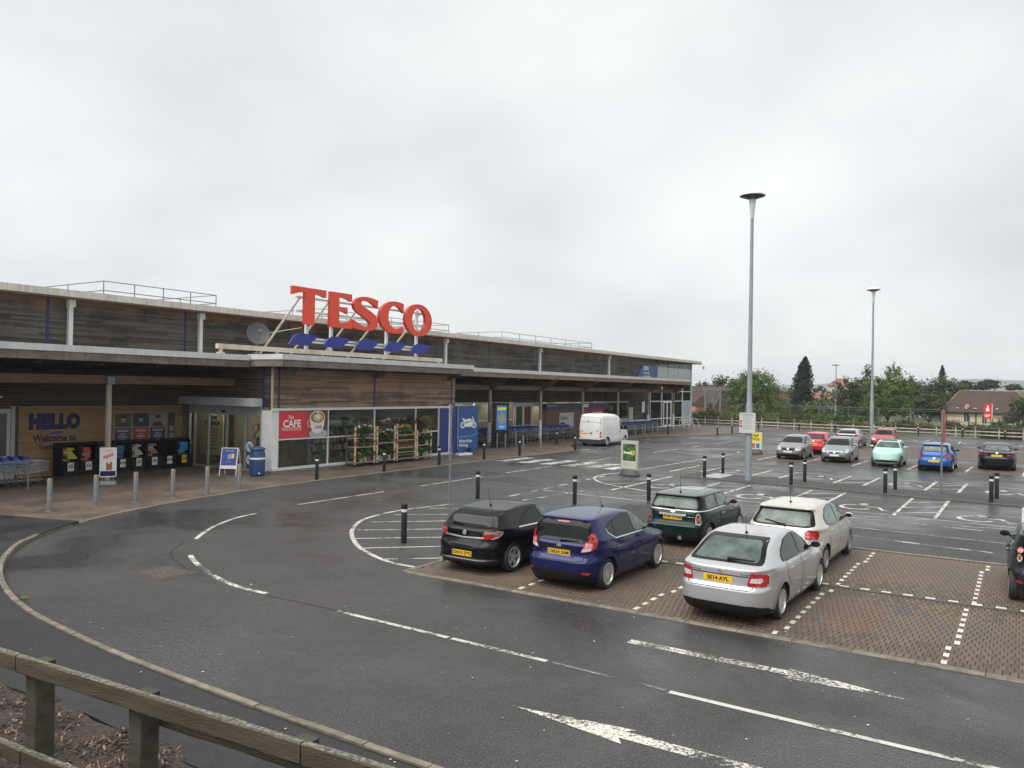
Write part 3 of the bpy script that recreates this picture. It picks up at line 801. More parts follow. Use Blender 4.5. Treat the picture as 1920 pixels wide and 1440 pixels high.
M_frame_g = mat('grey_door_frame', (0.36, 0.38, 0.39), 0.4, var=0.08, scale=3)
M_glass = pane('shop_glass', (0.82, 0.85, 0.83))
M_glass_d = pane('dark_shop_glass', (0.62, 0.70, 0.66), 0.16)
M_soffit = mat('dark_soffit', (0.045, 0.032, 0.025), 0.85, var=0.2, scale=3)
M_int = mat('interior_wall', (0.34, 0.30, 0.22), 0.8, var=0.1)
M_intd = mat('interior_dark', (0.10, 0.095, 0.085), 0.8, var=0.2)
M_plinth = mat('stone_plinth', (0.22, 0.19, 0.15), 0.8, var=0.3, scale=9)
WX = -34.6          # main front wall (kept a little forward of the measured plane: pavement sits above the road)
k_ = 34.6 / 35.2    # scale of everything measured on that plane
CX = -28.55         # cafe front wall
CY0, CY1 = 24.55, 38.3
store = thing('supermarket', 'long low supermarket clad in grey-brown timber slats with a canopy along its front', 'supermarket', (WX, 24.0, 0.0))
def sp_(mb, name, m, **kw):
    return mb.build(name, m, store, world=True, **kw)
YE = 95.0           # far end of the building
def cladding(name, axis, fixed, a0, a1, z0, z1, m, step=0.085, proud=0.035, kind='stuff', parent=None):
    """horizontal slats: real battens over a dark backing."""
    mb = MB(); n = int((z1 - z0) / step)
    for i in range(n):
        zb = z0 + i * step; zt = zb + step * 0.70
        j = rnd.uniform(-0.004, 0.004)
        if axis == 'x':
            q = proud + j
            mb.add([(fixed, a0, zb), (fixed + q, a0, zb), (fixed + q, a0, zt), (fixed, a0, zt), (fixed, a1, zb), (fixed + q, a1, zb), (fixed + q, a1, zt), (fixed, a1, zt)],
                   [(1, 5, 6, 2), (2, 6, 7, 3), (0, 4, 5, 1), (0, 1, 2, 3), (4, 7, 6, 5)])
        else:
            q = proud + j
            mb.add([(a0, fixed, zb), (a0, fixed - q, zb), (a0, fixed - q, zt), (a0, fixed, zt), (a1, fixed, zb), (a1, fixed - q, zb), (a1, fixed - q, zt), (a1, fixed, zt)],
                   [(1, 5, 6, 2), (2, 6, 7, 3), (0, 4, 5, 1), (0, 1, 2, 3), (4, 7, 6, 5)])
    return mb.build(name, m, parent or store, world=True, kind=kind, fix=False)

# upper wall: backing, slats in bays, blue strips, white downpipes, roof edge
sp_(MB().bx(WX - 0.3, -20, 4.0, WX, 84.0, 7.6), 'wall', M_intd)
ys = [y * k_ for y in (-3.0, 4.5, 11.3, 18.06, 24.71, 31.35, 38.11, 44.86, 51.5, 58.17, 64.9, 71.89, 78.56, 85.62)]
for i in range(len(ys) - 1):
    cladding('cladding', 'x', WX, ys[i] + 0.06, ys[i + 1] - 0.06, 5.0, 7.58 if i < 12 else 6.9, M_clad_up)
cladding('cladding', 'x', WX, 84.1, YE, 6.75, 7.58, M_clad_up)
for y in ys[1:] + [88.8 * k_, 92.47 * k_]:
    sp_(MB().bx(WX, y - 0.055, 5.0 if y < 85 else 6.75, WX + 0.05, y + 0.055, 7.58), 'blue_strip', M_strip)
for y in (18.6, 25.15, 45.5, 58.8, 72.4):
    y = y * k_ + 0.35
    mb = MB().bx(WX + 0.03, y - 0.09, 5.0, WX + 0.20, y + 0.09, 7.2).bx(WX + 0.03, y - 0.14, 7.2, WX + 0.30, y + 0.14, 7.54)
    sp_(mb, 'downpipe', M_white_metal)
sp_(MB().bx(WX - 14, -20, 7.50, WX + 0.75, YE + 1.5, 7.56), 'roof_soffit', M_beam)
sp_(MB().bx(WX + 0.62, -20, 7.57, WX + 0.78, YE + 1.6, 7.86), 'roof_edge', M_roofedge)
sp_(MB().bx(WX - 14, YE + 1.44, 7.57, WX + 0.62, YE + 1.6, 7.86), 'roof_edge', M_roofedge)
sp_(MB().add([(WX + 0.62, -20, 7.80), (WX + 0.62, YE + 1.44, 7.80), (WX - 14, YE + 1.44, 8.05), (WX - 14, -20, 8.05)], [(0, 1, 2, 3)]), 'roof', mat('roof_sheet', (0.34, 0.35, 0.35), 0.5))
# glazed far corner
sp_(MB().bx(WX - 0.02, 84.4, 5.35, WX, YE, 6.72), 'upper_pane', mat('frosted_pane', (0.42, 0.48, 0.46), 0.12, var=0.06))
fr = MB()
for y in (84.1, 87.4, 90.6, 94.9): fr.bx(WX - 0.02, y - 0.05, 5.3, WX + 0.08, y + 0.05, 6.75)
fr.bx(WX - 0.02, 84.1, 6.68, WX + 0.08, 94.95, 6.78).bx(WX - 0.02, 84.1, 5.28, WX + 0.08, 94.95, 5.38)
sp_(fr, 'upper_window_frame', M_frame)
fr = MB()
for y in (82.2, 85.5, 88.8, 92.0, 94.95): fr.bx(WX - 0.02, y - 0.06, 0.02, WX + 0.08, y + 0.06, 5.0)
for z in (0.08, 1.0, 2.95, 4.1, 4.95): fr.bx(WX - 0.03, 82.2, z - 0.05, WX + 0.07, 94.95, z + 0.05)
for x in (WX - 3, WX - 6): fr.bx(x - 0.06, YE - 0.08, 0.02, x + 0.06, YE + 0.02, 7.5)
fr.bx(WX - 0.12, YE - 0.12, 0.02, WX + 0.09, YE + 0.05, 7.5)
sp_(fr, 'corner_frame', M_frame)
sp_(MB().bx(WX - 0.01, 82.2, 0.1, WX + 0.01, YE, 4.95), 'corner_glazing', M_glass_d)
sp_(MB().bx(WX - 9, YE - 0.03, 0.1, WX, YE - 0.01, 7.5), 'end_glazing', M_glass_d)
sp_(MB().bx(WX - 14, 80, 0.0, WX - 9, YE - 0.1, 7.4), 'back_room', M_intd)
d = MB().bx(WX + 0.03, 86.0, 0.02, WX + 0.10, 86.12, 2.9).bx(WX + 0.03, 88.2, 0.02, WX + 0.10, 88.32, 2.9).bx(WX + 0.03, 87.05, 0.02, WX + 0.10, 87.2, 2.9).bx(WX + 0.03, 86.12, 2.78, WX + 0.10, 88.2, 2.9).bx(WX + 0.03, 86.12, 0.02, WX + 0.10, 88.2, 0.25)
sp_(d, 'side_door', M_white)

# ground floor front wall under the canopy
sp_(MB().bx(WX - 0.3, -20, 0.0, WX, CY0, 4.9), 'wall', M_intd)
cladding('cladding', 'x', WX, -5, CY0 - 0.05, 2.98, 4.6, M_clad_low, 0.12)
cladding('cladding', 'x', WX, CY1, 76.5, 2.98, 4.6, M_clad_low, 0.12)
cladding('cladding', 'x', WX, 76.5, 82.1, 1.0, 4.6, M_clad_up, 0.12)
sp_(MB().bx(WX - 0.3, 76.5, 0.0, WX, 82.1, 4.9), 'wall', M_intd)
sp_(MB().bx(WX - 0.3, CY1, 2.95, WX, 76.5, 4.9), 'wall', M_intd)
sp_(MB().bx(WX, 76.5, 0.02, WX + 0.06, 82.1, 1.0), 'white_dado', M_white)
for y in (13.2, 44.6, 51.2, 57.8, 64.4, 71.0):
    sp_(MB().bx(WX, y - 0.06, 2.98, WX + 0.06, y + 0.06, 4.6), 'blue_strip', mat('dark_strip', (0.02, 0.02, 0.03), 0.6))
# long shop window
win = MB()
wy = [CY1 + 0.1, 41.4, 44.6, 47.8, 51.0, 54.2]
for y in wy: win.bx(WX - 0.02, y - 0.04, 0.1, WX + 0.07, y + 0.04, 2.95)
win.bx(WX - 0.02, wy[0], 2.88, WX + 0.07, wy[-1], 2.98).bx(WX - 0.021, wy[0], 1.55, WX + 0.06, wy[-1], 1.63).bx(WX - 0.02, wy[0], 0.02, WX + 0.08, wy[-1], 0.35)
sp_(win, 'shop_window_frame', M_frame)
for i in range(5):
    sp_(MB().bx(WX - 0.005, wy[i] + 0.04, 0.35, WX + 0.005, wy[i + 1] - 0.04, 1.55), 'shop_window_pane', M_glass)
    sp_(MB().bx(WX - 0.005, wy[i] + 0.04, 1.63, WX + 0.005, wy[i + 1] - 0.04, 2.88), 'shop_window_pane', M_glass)
sp_(MB().bx(WX - 2.4, CY1, 0.0, WX - 2.2, 76.5, 3.0), 'back_wall', M_int)
sp_(MB().bx(WX - 2.2, CY1, -0.01, WX, 76.5, 0.01), 'shop_floor', mat('shop_floor', (0.33, 0.32, 0.29), 0.4))
ip = [MB() for _ in range(4)]
for i in range(34):
    y = CY1 + 0.4 + rnd.random() * 15.2; z = rnd.uniform(0.9, 2.5); w = rnd.uniform(0.25, 0.7); h = rnd.uniform(0.3, 0.75)
    x = WX - rnd.uniform(0.06, 1.8)
    ip[i % 4].bx(x - 0.02, y, z, x, y + w, min(2.85, z + h))
for q, (nm, c) in zip(ip, (('window_notice', (0.70, 0.66, 0.5)), ('window_notice', (0.40, 0.34, 0.05)), ('window_notice', (0.25, 0.10, 0.05)), ('window_notice', (0.18, 0.30, 0.08)))):
    sp_(q, nm, mat('notice_%d' % int(c[0] * 100), c, 0.5), kind='stuff')
for a, b in ((45.6, 46.1), (52.2, 52.7), (39.3, 39.6)): sp_(MB().bx(WX - 0.9, a, 0.1, WX - 0.5, b, 2.9), 'inner_pillar', mat('orange_wood', (0.33, 0.16, 0.06), 0.6))
# pale bay with small door, navy pod, low windows
sp_(MB().bx(WX - 0.05, 54.3, 0.02, WX + 0.02, 76.5, 1.1).bx(WX - 0.05, 54.3, 2.6, WX + 0.02, 58.4, 2.95), 'panel_wall', mat('pale_panel', (0.40, 0.43, 0.42), 0.6, var=0.08))
sp_(MB().bx(WX, 54.5, 0.8, WX + 0.06, 57.2, 0.95).bx(WX, 54.5, 2.7, WX + 0.06, 57.2, 2.85).bx(WX, 54.5, 0.95, WX + 0.06, 54.65, 2.7).bx(WX, 55.7, 0.95, WX + 0.06, 55.9, 2.7).bx(WX, 57.05, 0.95, WX + 0.06, 57.2, 2.7), 'hatch_window_frame', M_frame)
sp_(MB().bx(WX - 0.02, 56.0, 0.95, WX + 0.0, 57.0, 2.7), 'red_shutter', mat('maroon_board', (0.13, 0.02, 0.02), 0.6))
sp_(MB().bx(WX - 0.02, 54.65, 0.95, WX - 0.01, 55.7, 2.7), 'hatch_pane', M_glass_d)
for y in (70.5, 73.4):
    sp_(MB().bx(WX - 0.01, y, 1.15, WX + 0.01, y + 2.8, 2.9), 'low_window', M_glass_d)
sp_(MB().bx(WX - 0.02, 69.2, 1.1, WX + 0.05, 76.4, 1.2).bx(WX - 0.02, 69.2, 2.86, WX + 0.05, 76.4, 2.96), 'low_window_frame', M_frame)

# canopy: gutter, fascia board, soffit, joists, beam, posts
EX = -29.45
def canopy(y0, y1, mf):
    sp_(MB().bx(EX - 0.20, y0, 5.10, EX, y1, 5.34), 'gutter', M_gutter)
    sp_(MB().bx(EX - 0.18, y0, 4.79, EX - 0.03, y1, 5.098), 'fascia_board', mf)
    sp_(MB().add([(EX - 0.2, y0, 5.2), (EX - 0.2, y1, 5.2), (WX, y1, 5.02), (WX, y0, 5.02)], [(0, 1, 2, 3)]), 'canopy_roof', mat('canopy_sheet', (0.3, 0.31, 0.31), 0.5))
    sp_(MB().add([(EX - 0.18, y0, 4.83), (EX - 0.18, y1, 4.83), (WX, y1, 4.62), (WX, y0, 4.62)], [(3, 2, 1, 0)]), 'canopy_soffit', M_soffit)
canopy(-20, CY0 - 0.5, M_fascia)
canopy(CY1 - 0.4, 80.9, M_fascia_b)
sp_(MB().bx(WX, 80.9, 4.79, EX - 0.03, 81.03, 5.098), 'fascia_board', M_fascia_b)
sp_(MB().bx(WX, 80.9, 5.10, EX, 81.08, 5.34), 'gutter', M_gutter)
BXm = -31.15
for a, b in ((-20, CY0 - 0.02), (CY1, 81.9)):
    sp_(MB().bx(BXm - 0.09, a, 3.94, BXm + 0.09, b, 4.27), 'beam', M_beam)
posts = [10.9, 18.45, 45.85, 52.75, 59.7, 66.6, 73.6, 80.3]
for y in posts:
    sp_(MB().cyl((BXm, y, 0.0), (BXm, y, 3.93), 0.125, 0.115, 14), 'post', M_post, smooth=True)
    if y > 40:
        sp_(MB().cyl((BXm, y, 0.3), (BXm, y, 1.7), 0.128, 0.126, 14), 'pale_post_sleeve', M_white, smooth=True)
for y in posts[2:]:
    mb = MB().prism([(BXm - 0.6, 4.28), (BXm - 0.05, 3.9), (BXm + 0.12, 3.9), (EX - 0.35, 4.62), (EX - 0.2, 4.80), (BXm - 0.6, 4.72)], lambda a, b, d: (a, d, b), y - 0.05, y + 0.05)
    sp_(mb, 'bracket', M_beam)
sp_(MB().bx(BXm + 0.09, 18.3, 3.92, BXm + 0.16, 18.62, 4.22), 'steel_plate', M_galv)
for i in range(40):
    y = -8 + i * 2.3
    if CY0 - 1 < y < CY1: continue
    if y < 80.5:
        sp_(MB().add([(EX - 0.2, y - .04, 4.66), (EX - .2, y + .04, 4.66), (WX, y + .04, 4.42), (WX, y - .04, 4.42), (EX - 0.2, y - .04, 4.82), (EX - .2, y + .04, 4.82), (WX, y + .04, 4.6), (WX, y - .04, 4.6)], [(0, 3, 2, 1), (0, 1, 5, 4), (1, 2, 6, 5), (3, 0, 4, 7), (2, 3, 7, 6)]), 'joist', M_soffit)
sp_(MB().bx(BXm - 0.14, 45.9, 2.3, BXm + 0.2, 46.15, 2.75), 'meter_box', M_white)

# cafe box that stands forward
EC = -27.35
sp_(MB().bx(EC - 0.2, CY0 - 0.5, 5.14, EC, CY1 + 0.25, 5.38), 'gutter', M_gutter)
sp_(MB().bx(EX - 0.2, CY0 - 0.5, 5.142, EC - 0.2, CY0 - 0.3, 5.378), 'gutter', M_gutter)
sp_(MB().bx(EC - 0.18, CY0 - 0.47, 4.83, EC - 0.03, CY1 + 0.22, 5.138), 'fascia_board', M_fascia)
sp_(MB().bx(EX - 0.15, CY0 - 0.47, 4.832, EC - 0.18, CY0 - 0.32, 5.136), 'fascia_board', M_fascia)
sp_(MB().bx(EX - 0.2, CY1 + 0.06, 4.832, EC - 0.18, CY1 + 0.21, 5.36), 'fascia_board', M_fascia)
sp_(MB().add([(EC - 0.2, CY0 - 0.3, 5.25), (EC - 0.2, CY1 + 0.06, 5.25), (WX, CY1 + 0.06, 5.06), (WX, CY0 - 0.3, 5.06)], [(0, 1, 2, 3)]), 'canopy_roof', MATS['canopy_sheet'])
sp_(MB().add([(EC - 0.18, CY0 - 0.32, 4.85), (EC - 0.18, CY1 + 0.06, 4.85), (WX, CY1 + 0.06, 4.7), (WX, CY0 - 0.32, 4.7)], [(3, 2, 1, 0)]), 'canopy_soffit', M_soffit)
sp_(MB().bx(CX - 0.2, CY0 + 0.04, 2.93, CX, CY1, 4.85), 'wall', M_intd)
for a, b in ((CY0 + 0.42, 31.22), (31.32, CY1 - 0.42)):
    cladding('cladding', 'x', CX, a, b, 2.97, 4.84, M_clad_cafe, 0.094, 0.035)
cladding('cladding', 'x', CX, CY0 + 0.06, CY0 + 0.32, 2.97, 4.84, M_clad_cafe, 0.094, 0.035)
cladding('cladding', 'x', CX, CY1 - 0.34, CY1 - 0.02, 2.97, 4.84, M_clad_cafe, 0.094, 0.035)
for y in (CY0 + 0.37, 31.27, CY1 - 0.38):
    sp_(MB().bx(CX, y - 0.05, 2.97, CX + 0.05, y + 0.05, 4.84), 'blue_strip', M_strip)
sp_(MB().bx(CX - 0.02, CY0 - 0.04, 2.96, CX + 0.05, CY0 + 0.05, 4.84), 'corner_trim', mat('pale_trim', (0.45, 0.37, 0.29), 0.7))
for y in (CY0 + 0.75, 31.27, CY1 - 0.75):
    sp_(MB().prism([(CX - 0.05, 4.42), (CX + 0.10, 4.42), (EC - 0.25, 4.72), (EC - 0.2, 4.83), (CX - 0.05, 4.83)], lambda a, b, d: (a, d, b), y - 0.05, y + 0.05), 'bracket', M_fascia)
# side wall above the doors, faces the pavement corner
sp_(MB().bx(WX, CY0 + 0.02, 3.35, CX - 0.02, CY0 + 0.2, 4.85), 'wall', M_intd)
cladding('cladding', 'y', CY0 + 0.02, WX + 0.05, CX - 0.62, 3.36, 4.8, M_clad_low, 0.12)
cladding('cladding', 'y', CY0 + 0.02, CX - 0.50, CX - 0.04, 2.97, 4.8, M_clad_up, 0.12)
sp_(MB().bx(CX - 0.61, CY0 - 0.03, 2.97, CX - 0.51, CY0 + 0.05, 4.84), 'blue_strip', M_strip)
# cafe glazing
sp_(MB().bx(CX - 0.03, CY0 - 0.02, 2.84, CX + 0.10, CY1 - 0.3, 2.955), 'window_head', M_frame)
sp_(MB().bx(CX - 0.03, CY0 - 0.02, 0.12, CX + 0.11, CY1 - 0.3, 0.24), 'window_sill', M_frame)
sp_(MB().bx(CX - 0.05, CY0 - 0.03, 0.0, CX + 0.08, CY1 + 0.3, 0.118), 'plinth', M_plinth)
sp_(MB().bx(CX - 0.62, CY0 - 0.035, 0.12, CX + 0.03, CY0 + 0.02, 2.84), 'corner_panel', M_white_metal)
sp_(MB().bx(CX - 0.03, CY0 + 0.025, 0.24, CX + 0.035, CY0 + 0.34, 2.84), 'corner_panel', M_white_metal)
my = [CY0 + 0.34, 28.0, 31.3, 34.65, 36.75]
for y in my: sp_(MB().bx(CX - 0.04, y - 0.03, 0.24, CX + 0.06, y + 0.03, 2.84), 'mullion', M_frame)
for i in range(4):
    z = 1.52
    sp_(MB().bx(CX - 0.035, my[i] + 0.03, z - 0.03, CX + 0.055, my[i + 1] - 0.03, z + 0.03), 'transom', M_frame)
    sp_(MB().bx(CX - 0.005, my[i] + 0.03, 0.24, CX + 0.005, my[i + 1] - 0.03, z - 0.03), 'cafe_pane', M_glass)
    sp_(MB().bx(CX - 0.005, my[i] + 0.03, z + 0.03, CX + 0.005, my[i + 1] - 0.03, 2.84), 'cafe_pane', M_glass)
bp_ = MB().bx(CX - 0.25, 36.8, 0.12, CX + 0.07, CY1 + 0.25, 2.90).bx(CX - 2.6, CY1 + 0.0, 0.12, CX - 0.25, CY1 + 0.22, 2.9)
bp_o = sp_(bp_, 'blue_end_panel', M_blue)
for i, (z, c) in enumerate(((1.55, M_red), (1.2, M_white), (0.95, M_white))):
    sp_(MB().bx(CX + 0.07, 37.75, z, CX + 0.078, 37.98, z + 0.2), 'panel_symbol', c)
sp_(MB().bx(CX + 0.071, 37.80, 1.95, CX + 0.077, 37.9, 2.6), 'panel_stripe', mat('pale_blue_print', (0.25, 0.35, 0.6), 0.5))
# cafe interior
sp_(MB().bx(WX - 0.02, CY0 + 0.3, 0.0, WX + 0.0, CY1, 4.7), 'back_wall', mat('brown_inner_wall', (0.10, 0.065, 0.045), 0.8, var=0.3, scale=2))
sp_(MB().bx(WX, CY0 + 0.1, -0.005, CX - 0.06, CY1, 0.015), 'shop_floor', MATS['shop_floor'])
sp_(MB().bx(WX, CY1 - 0.2, 0.0, CX - 0.3, CY1 - 0.02, 4.7), 'inner_wall', M_intd)
sp_(MB().bx(WX, CY0 + 0.2, 2.98, CX - 0.21, CY1, 3.05), 'ceiling', M_int)
sh = [MB() for _ in range(5)]
for y0_, y1_, x_ in ((25.4, 27.9, CX - 0.75), (28.2, 31.0, CX - 1.3), (31.6, 36.4, CX - 1.8)):
    for z in (0.35, 0.75, 1.15, 1.55, 1.95):
        sh[0].bx(x_ - 0.4, y0_, z - 0.03, x_, y1_, z)
        y = y0_
        while y < y1_ - 0.12:
            w = rnd.uniform(0.08, 0.2)
            sh[rnd.randrange(1, 5)].bx(x_ - 0.32, y, z, x_ - rnd.uniform(0.02, 0.1), y + w - 0.015, z + rnd.uniform(0.14, 0.32))
            y += w
for i in range(26):
    y = 25.1 + i * 0.062
    sh[0].bx(CX - 0.3 - 0.01, y, 0.25, CX - 0.27, y + 0.035, 1.35)
for q, c in zip(sh, ((0.20, 0.14, 0.08), (0.45, 0.40, 0.32), (0.28, 0.10, 0.06), (0.35, 0.36, 0.38), (0.14, 0.13, 0.12))):
    sp_(q, 'shelf_goods', mat('goods_%d' % int(c[0] * 100), c, 0.6, var=0.3, scale=4), kind='stuff')

# entrance doors at the side of the cafe box
DY = CY0
sp_(MB().bx(WX - 0.1, DY - 0.55, 3.02, CX - 0.62, DY + 0.02, 3.38), 'door_hood', mat('hood_metal', (0.50, 0.52, 0.53), 0.4, var=0.08))
sp_(MB().bx(WX + 0.1, DY - 0.02, 2.58, CX - 0.62, DY + 0.08, 3.02), 'door_head', M_frame_g)
for x in (WX + 0.15, WX + 0.55, WX + 1.6, WX + 2.95, WX + 4.3, CX - 0.68):
    sp_(MB().bx(x - 0.05, DY - 0.03, 0.0, x + 0.05, DY + 0.07, 2.58), 'door_jamb', M_frame_g)
for a, b in ((WX + 0.6, WX + 1.55), (WX + 1.65, WX + 2.9), (WX + 3.0, WX + 4.25), (WX + 4.35, CX - 0.73)):
    dr = sp_(MB().bx(a, DY + 0.01, 0.06, b, DY + 0.02, 2.58), 'sliding_door', M_glass)
    MB().bx(a, DY - 0.005, 0.02, b, DY + 0.035, 0.12).build('bottom_rail', M_frame_g, dr, world=False).location = (0, 0, 0)
sp_(MB().bx(WX + 2.6, DY - 0.06, 2.68, WX + 2.85, DY - 0.02, 2.78), 'door_sensor', M_black)
sp_(MB().bx(WX + 0.2, DY + 2.6, 0, CX - 0.4, DY + 2.7, 3.0), 'inner_screen', M_int)
lob = [MB(), MB(), MB()]
for i in range(60):
    x = WX + rnd.uniform(1.8, 5.2); z = rnd.choice((0.6, 1.0, 1.4, 1.8)); lob[i % 3].bx(x, DY + 2.35 - rnd.random() * .2, z, x + rnd.uniform(.1, .3), DY + 2.58, z + rnd.uniform(.15, .32))
for q, c in zip(lob, ((0.25, 0.06, 0.05), (0.40, 0.33, 0.05), (0.35, 0.34, 0.32))): sp_(q, 'lobby_goods', mat('lobby_%d' % int(c[0] * 100), c, 0.6), kind='stuff')
# lit ceiling panels inside the shop
M_tube = mat('ceiling_tube', (1.0, 0.96, 0.88), 0.5, emit=5.0)
for y in range(41, 76, 4): sp_(MB().bx(WX - 1.5, y, 3.0, WX - 1.2, y + 2.4, 3.04), 'ceiling_light', M_tube)
for x, y in ((-33.5, 24.9), (-32, 24.9), (-30.5, 24.9), (-31, 28.5), (-33, 31), (-31, 33.5), (-33, 36)): sp_(MB().bx(x, y, 2.93, x + 0.3, y + 1.2, 2.97), 'ceiling_light', M_tube)
sp_(MB().bx(WX, CY1, 3.05, WX - 2.4, 76.5, 3.07), 'shop_ceiling', M_int)
# staff door at far left
sp_(MB().bx(WX, 14.7, 0.02, WX + 0.08, 16.35, 2.85), 'staff_door', mat('pale_door', (0.45, 0.47, 0.46), 0.5, var=0.06))
sp_(MB().bx(WX + 0.08, 14.6, 0.95, WX + 0.095, 16.2, 2.68), 'staff_door_pane', mat('dull_pane', (0.085, 0.085, 0.08), 0.15))
sp_(MB().bx(WX, 16.35, 0.02, WX + 0.13, 16.5, 2.95), 'door_frame', M_frame_g)
sp_(MB().bx(WX + 0.06, 15.0, 3.3, WX + 0.16, 16.0, 3.38), 'wall_lamp', M_white)
# the rest of the shell so the building is solid from the side
sp_(MB().bx(WX - 14, -20, 0, WX - 13.8, YE, 7.5), 'rear_wall', M_intd)
# ---- security camera on the roof corner
t = thing('security_camera', 'small pale dome camera on the far top corner of the store', 'camera', (WX + 0.8, YE + 1.9, 7.2))
MB().tube([(-0.1, -0.5, 0.25), (0, 0.1, 0.25), (0.0, 0.25, 0.1)], 0.03, 6).build('arm', M_white_metal, t)
MB().lathe([(0.02, 0.12), (0.13, 0.08), (0.15, -0.02), (0.14, -0.12), (0.08, -0.24), (0.01, -0.27)], 14, (0, 0.25, 0)).build('housing', mat('cream_dome', (0.62, 0.58, 0.42), 0.35), t, smooth=True)
# ---------------------------------------------------------------- roof sign, dish, railings
M_sign_red = mat('sign_red', (0.78, 0.085, 0.045), 0.4, spec=0.3)
M_sign_edge = mat('sign_red_return', (0.50, 0.035, 0.025), 0.4)
M_sign_blue = mat('sign_blue', (0.016, 0.028, 0.24), 0.4)
M_cream = mat('cream_steel', (0.66, 0.60, 0.47), 0.5, var=0.15, scale=3, streak=0.3)
M_rustcream = mat('stained_cream_steel', (0.62, 0.56, 0.45), 0.55, col2=(0.40, 0.22, 0.12), scale=1.6, detail=6, lo=0.5, hi=0.8)
SX, SY = -30.3, 27.0
sign = thing('shop_sign', 'large red shop name letters over blue dashes on a cream frame above the cafe roof', 'sign', (SX, 32.5, 5.4))
GL = {
 'T': [(0, 1), (1, 1), (1, .80), (.97, .79), (.90, .82), (.78, .85), (.65, .865), (.65, 0), (.36, 0), (.36, .865), (.22, .85), (.08, .80), (0, .77)],
 'E': [(0, 1), (.98, 1), (.98, .79), (.94, .79), (.80, .84), (.6, .87), (.40, .88), (.40, .60), (.78, .60), (.78, .42), (.62, .47), (.40, .49), (.40, .15), (.60, .14), (.85, .19), (1.03, .27), (1.01, 0), (0, 0)],
 'S': [(1.0, .93), (.75, .985), (.5, 1.0), (.28, .97), (.1, .88), (.02, .74), (.05, .61), (.18, .50), (.40, .40), (.60, .30), (.68, .22), (.66, .13), (.55, .09), (.38, .12), (.2, .19), (.02, .28), (-.02, .06), (.2, .01), (.5, -.01), (.75, .0), (.93, .08), (1.0, .2), (1.0, .34), (.92, .46), (.75, .56), (.5, .66), (.34, .74), (.31, .80), (.36, .86), (.48, .885), (.65, .87), (.82, .79), (.98, .71)],
 'C': [(.97, .95), (.7, 1.0), (.45, .98), (.2, .86), (.05, .66), (.0, .48), (.05, .28), (.18, .12), (.4, .01), (.65, -.01), (.97, .02), (.97, .24), (.8, .15), (.62, .13), (.48, .19), (.38, .32), (.35, .5), (.38, .68), (.46, .8), (.58, .86), (.72, .85), (.86, .77), (.97, .66)]}
def soft(poly, keep=35):
    """round only the shallow corners so curves read as curves."""
    out = []; N = len(poly)
    for i in range(N):
        p = Vector(poly[i]); a = Vector(poly[i - 1]) - p; b = Vector(poly[(i + 1) % N]) - p
        if math.degrees(a.angle(-b)) < keep and a.length and b.length:
            out += [tuple(p + a * 0.33), tuple(p + a * 0.12 + b * 0.12), tuple(p + b * 0.33)]
        else: out.append(tuple(p))
    return out
for ch, a, b in (('T', 27.15, 29.38), ('E', 29.68, 31.27), ('S', 31.33, 33.3), ('C', 33.4, 35.52), ('O', 35.6, 38.08)):
    z0, z1 = 7.07, 8.90
    if ch == 'O':
        n = 40; cy, cz = (a + b) / 2, (z0 + z1) / 2
        o = [(cy + (b - a) / 2 * math.cos(2 * PI * i / n), cz + (z1 - z0 + .06) / 2 * math.sin(2 * PI * i / n)) for i in range(n)]
        q = [(cy + 0.02 + (b - a) * 0.255 * math.cos(2 * PI * i / n), cz + (z1 - z0) * 0.375 * math.sin(2 * PI * i / n)) for i in range(n)]
        mb = MB(); vs = []
        for x in (SX + 0.10, SX - 0.10):
            vs += [(x, p[0], p[1]) for p in o] + [(x, p[0], p[1]) for p in q]
        fs = []
        for i in range(n):
            j = (i + 1) % n
            fs += [(i, j, n + j, n + i), (2 * n + i, 3 * n + i, 3 * n + j, 2 * n + j), (i, 2 * n + i, 2 * n + j, j), (n + i, n + j, 3 * n + j, 3 * n + i)]
        mb.add(vs, fs)
    else:
        P = soft([(a + u * (b - a), z0 + v * (z1 - z0)) for u, v in GL[ch]])
        mb = MB().prism(P, FX(SX), 0.10, -0.10)
    mb.build('letter', [M_sign_red, M_sign_edge], sign, world=True)
    me = sign.children[-1].data
    me.polygons.foreach_set('material_index', [0 if abs(p.normal.x) > 0.9 else 1 for p in me.polygons])
for i in range(5):
    y = 27.0 + i * 2.29
    P = [(y, 6.02), (y + 1.25, 6.0), (y + 1.95, 6.52), (y + 1.0, 6.60), (y + 0.62, 6.58), (y + 0.35, 6.46), (y + 0.12, 6.18)]
    MB().prism(P, FX(SX), 0.05, -0.03).build('blue_dash', M_sign_blue, sign, world=True)
mb = MB().bx(SX - 0.10, 22.9, 5.60, SX + 0.08, 39.2, 5.82)
for y in (23.1, 26.3, 33.1, 38.9): mb.bx(SX - 0.06, y - 0.06, 5.2, SX + 0.06, y + 0.06, 5.6).bx(SX - 0.12, y - 0.14, 5.38, SX + 0.12, y + 0.14, 5.44)
mb.build('base_beam', M_rustcream, sign, world=True)
for y in (28.35, 30.05, 34.35, 37.0):
    MB().bx(SX - 0.28, y - 0.08, 5.82, SX - 0.15, y + 0.08, 8.6).build('upright', M_white_metal, sign, world=True)
mb = MB()
for z in (6.22, 6.38, 7.72, 8.42): mb.bx(SX - 0.26, 27.6, z - 0.05, SX - 0.16, 37.9, z + 0.05)
mb.build('cross_rail', M_white_metal, sign, world=True)
for y in (27.9, 29.9, 32.2, 34.2, 37.3):
    MB().cyl((SX - 0.2, y, 8.45), (SX - 3.6, y, 5.15), 0.06, n=8).build('back_strut', M_cream, sign, world=True)
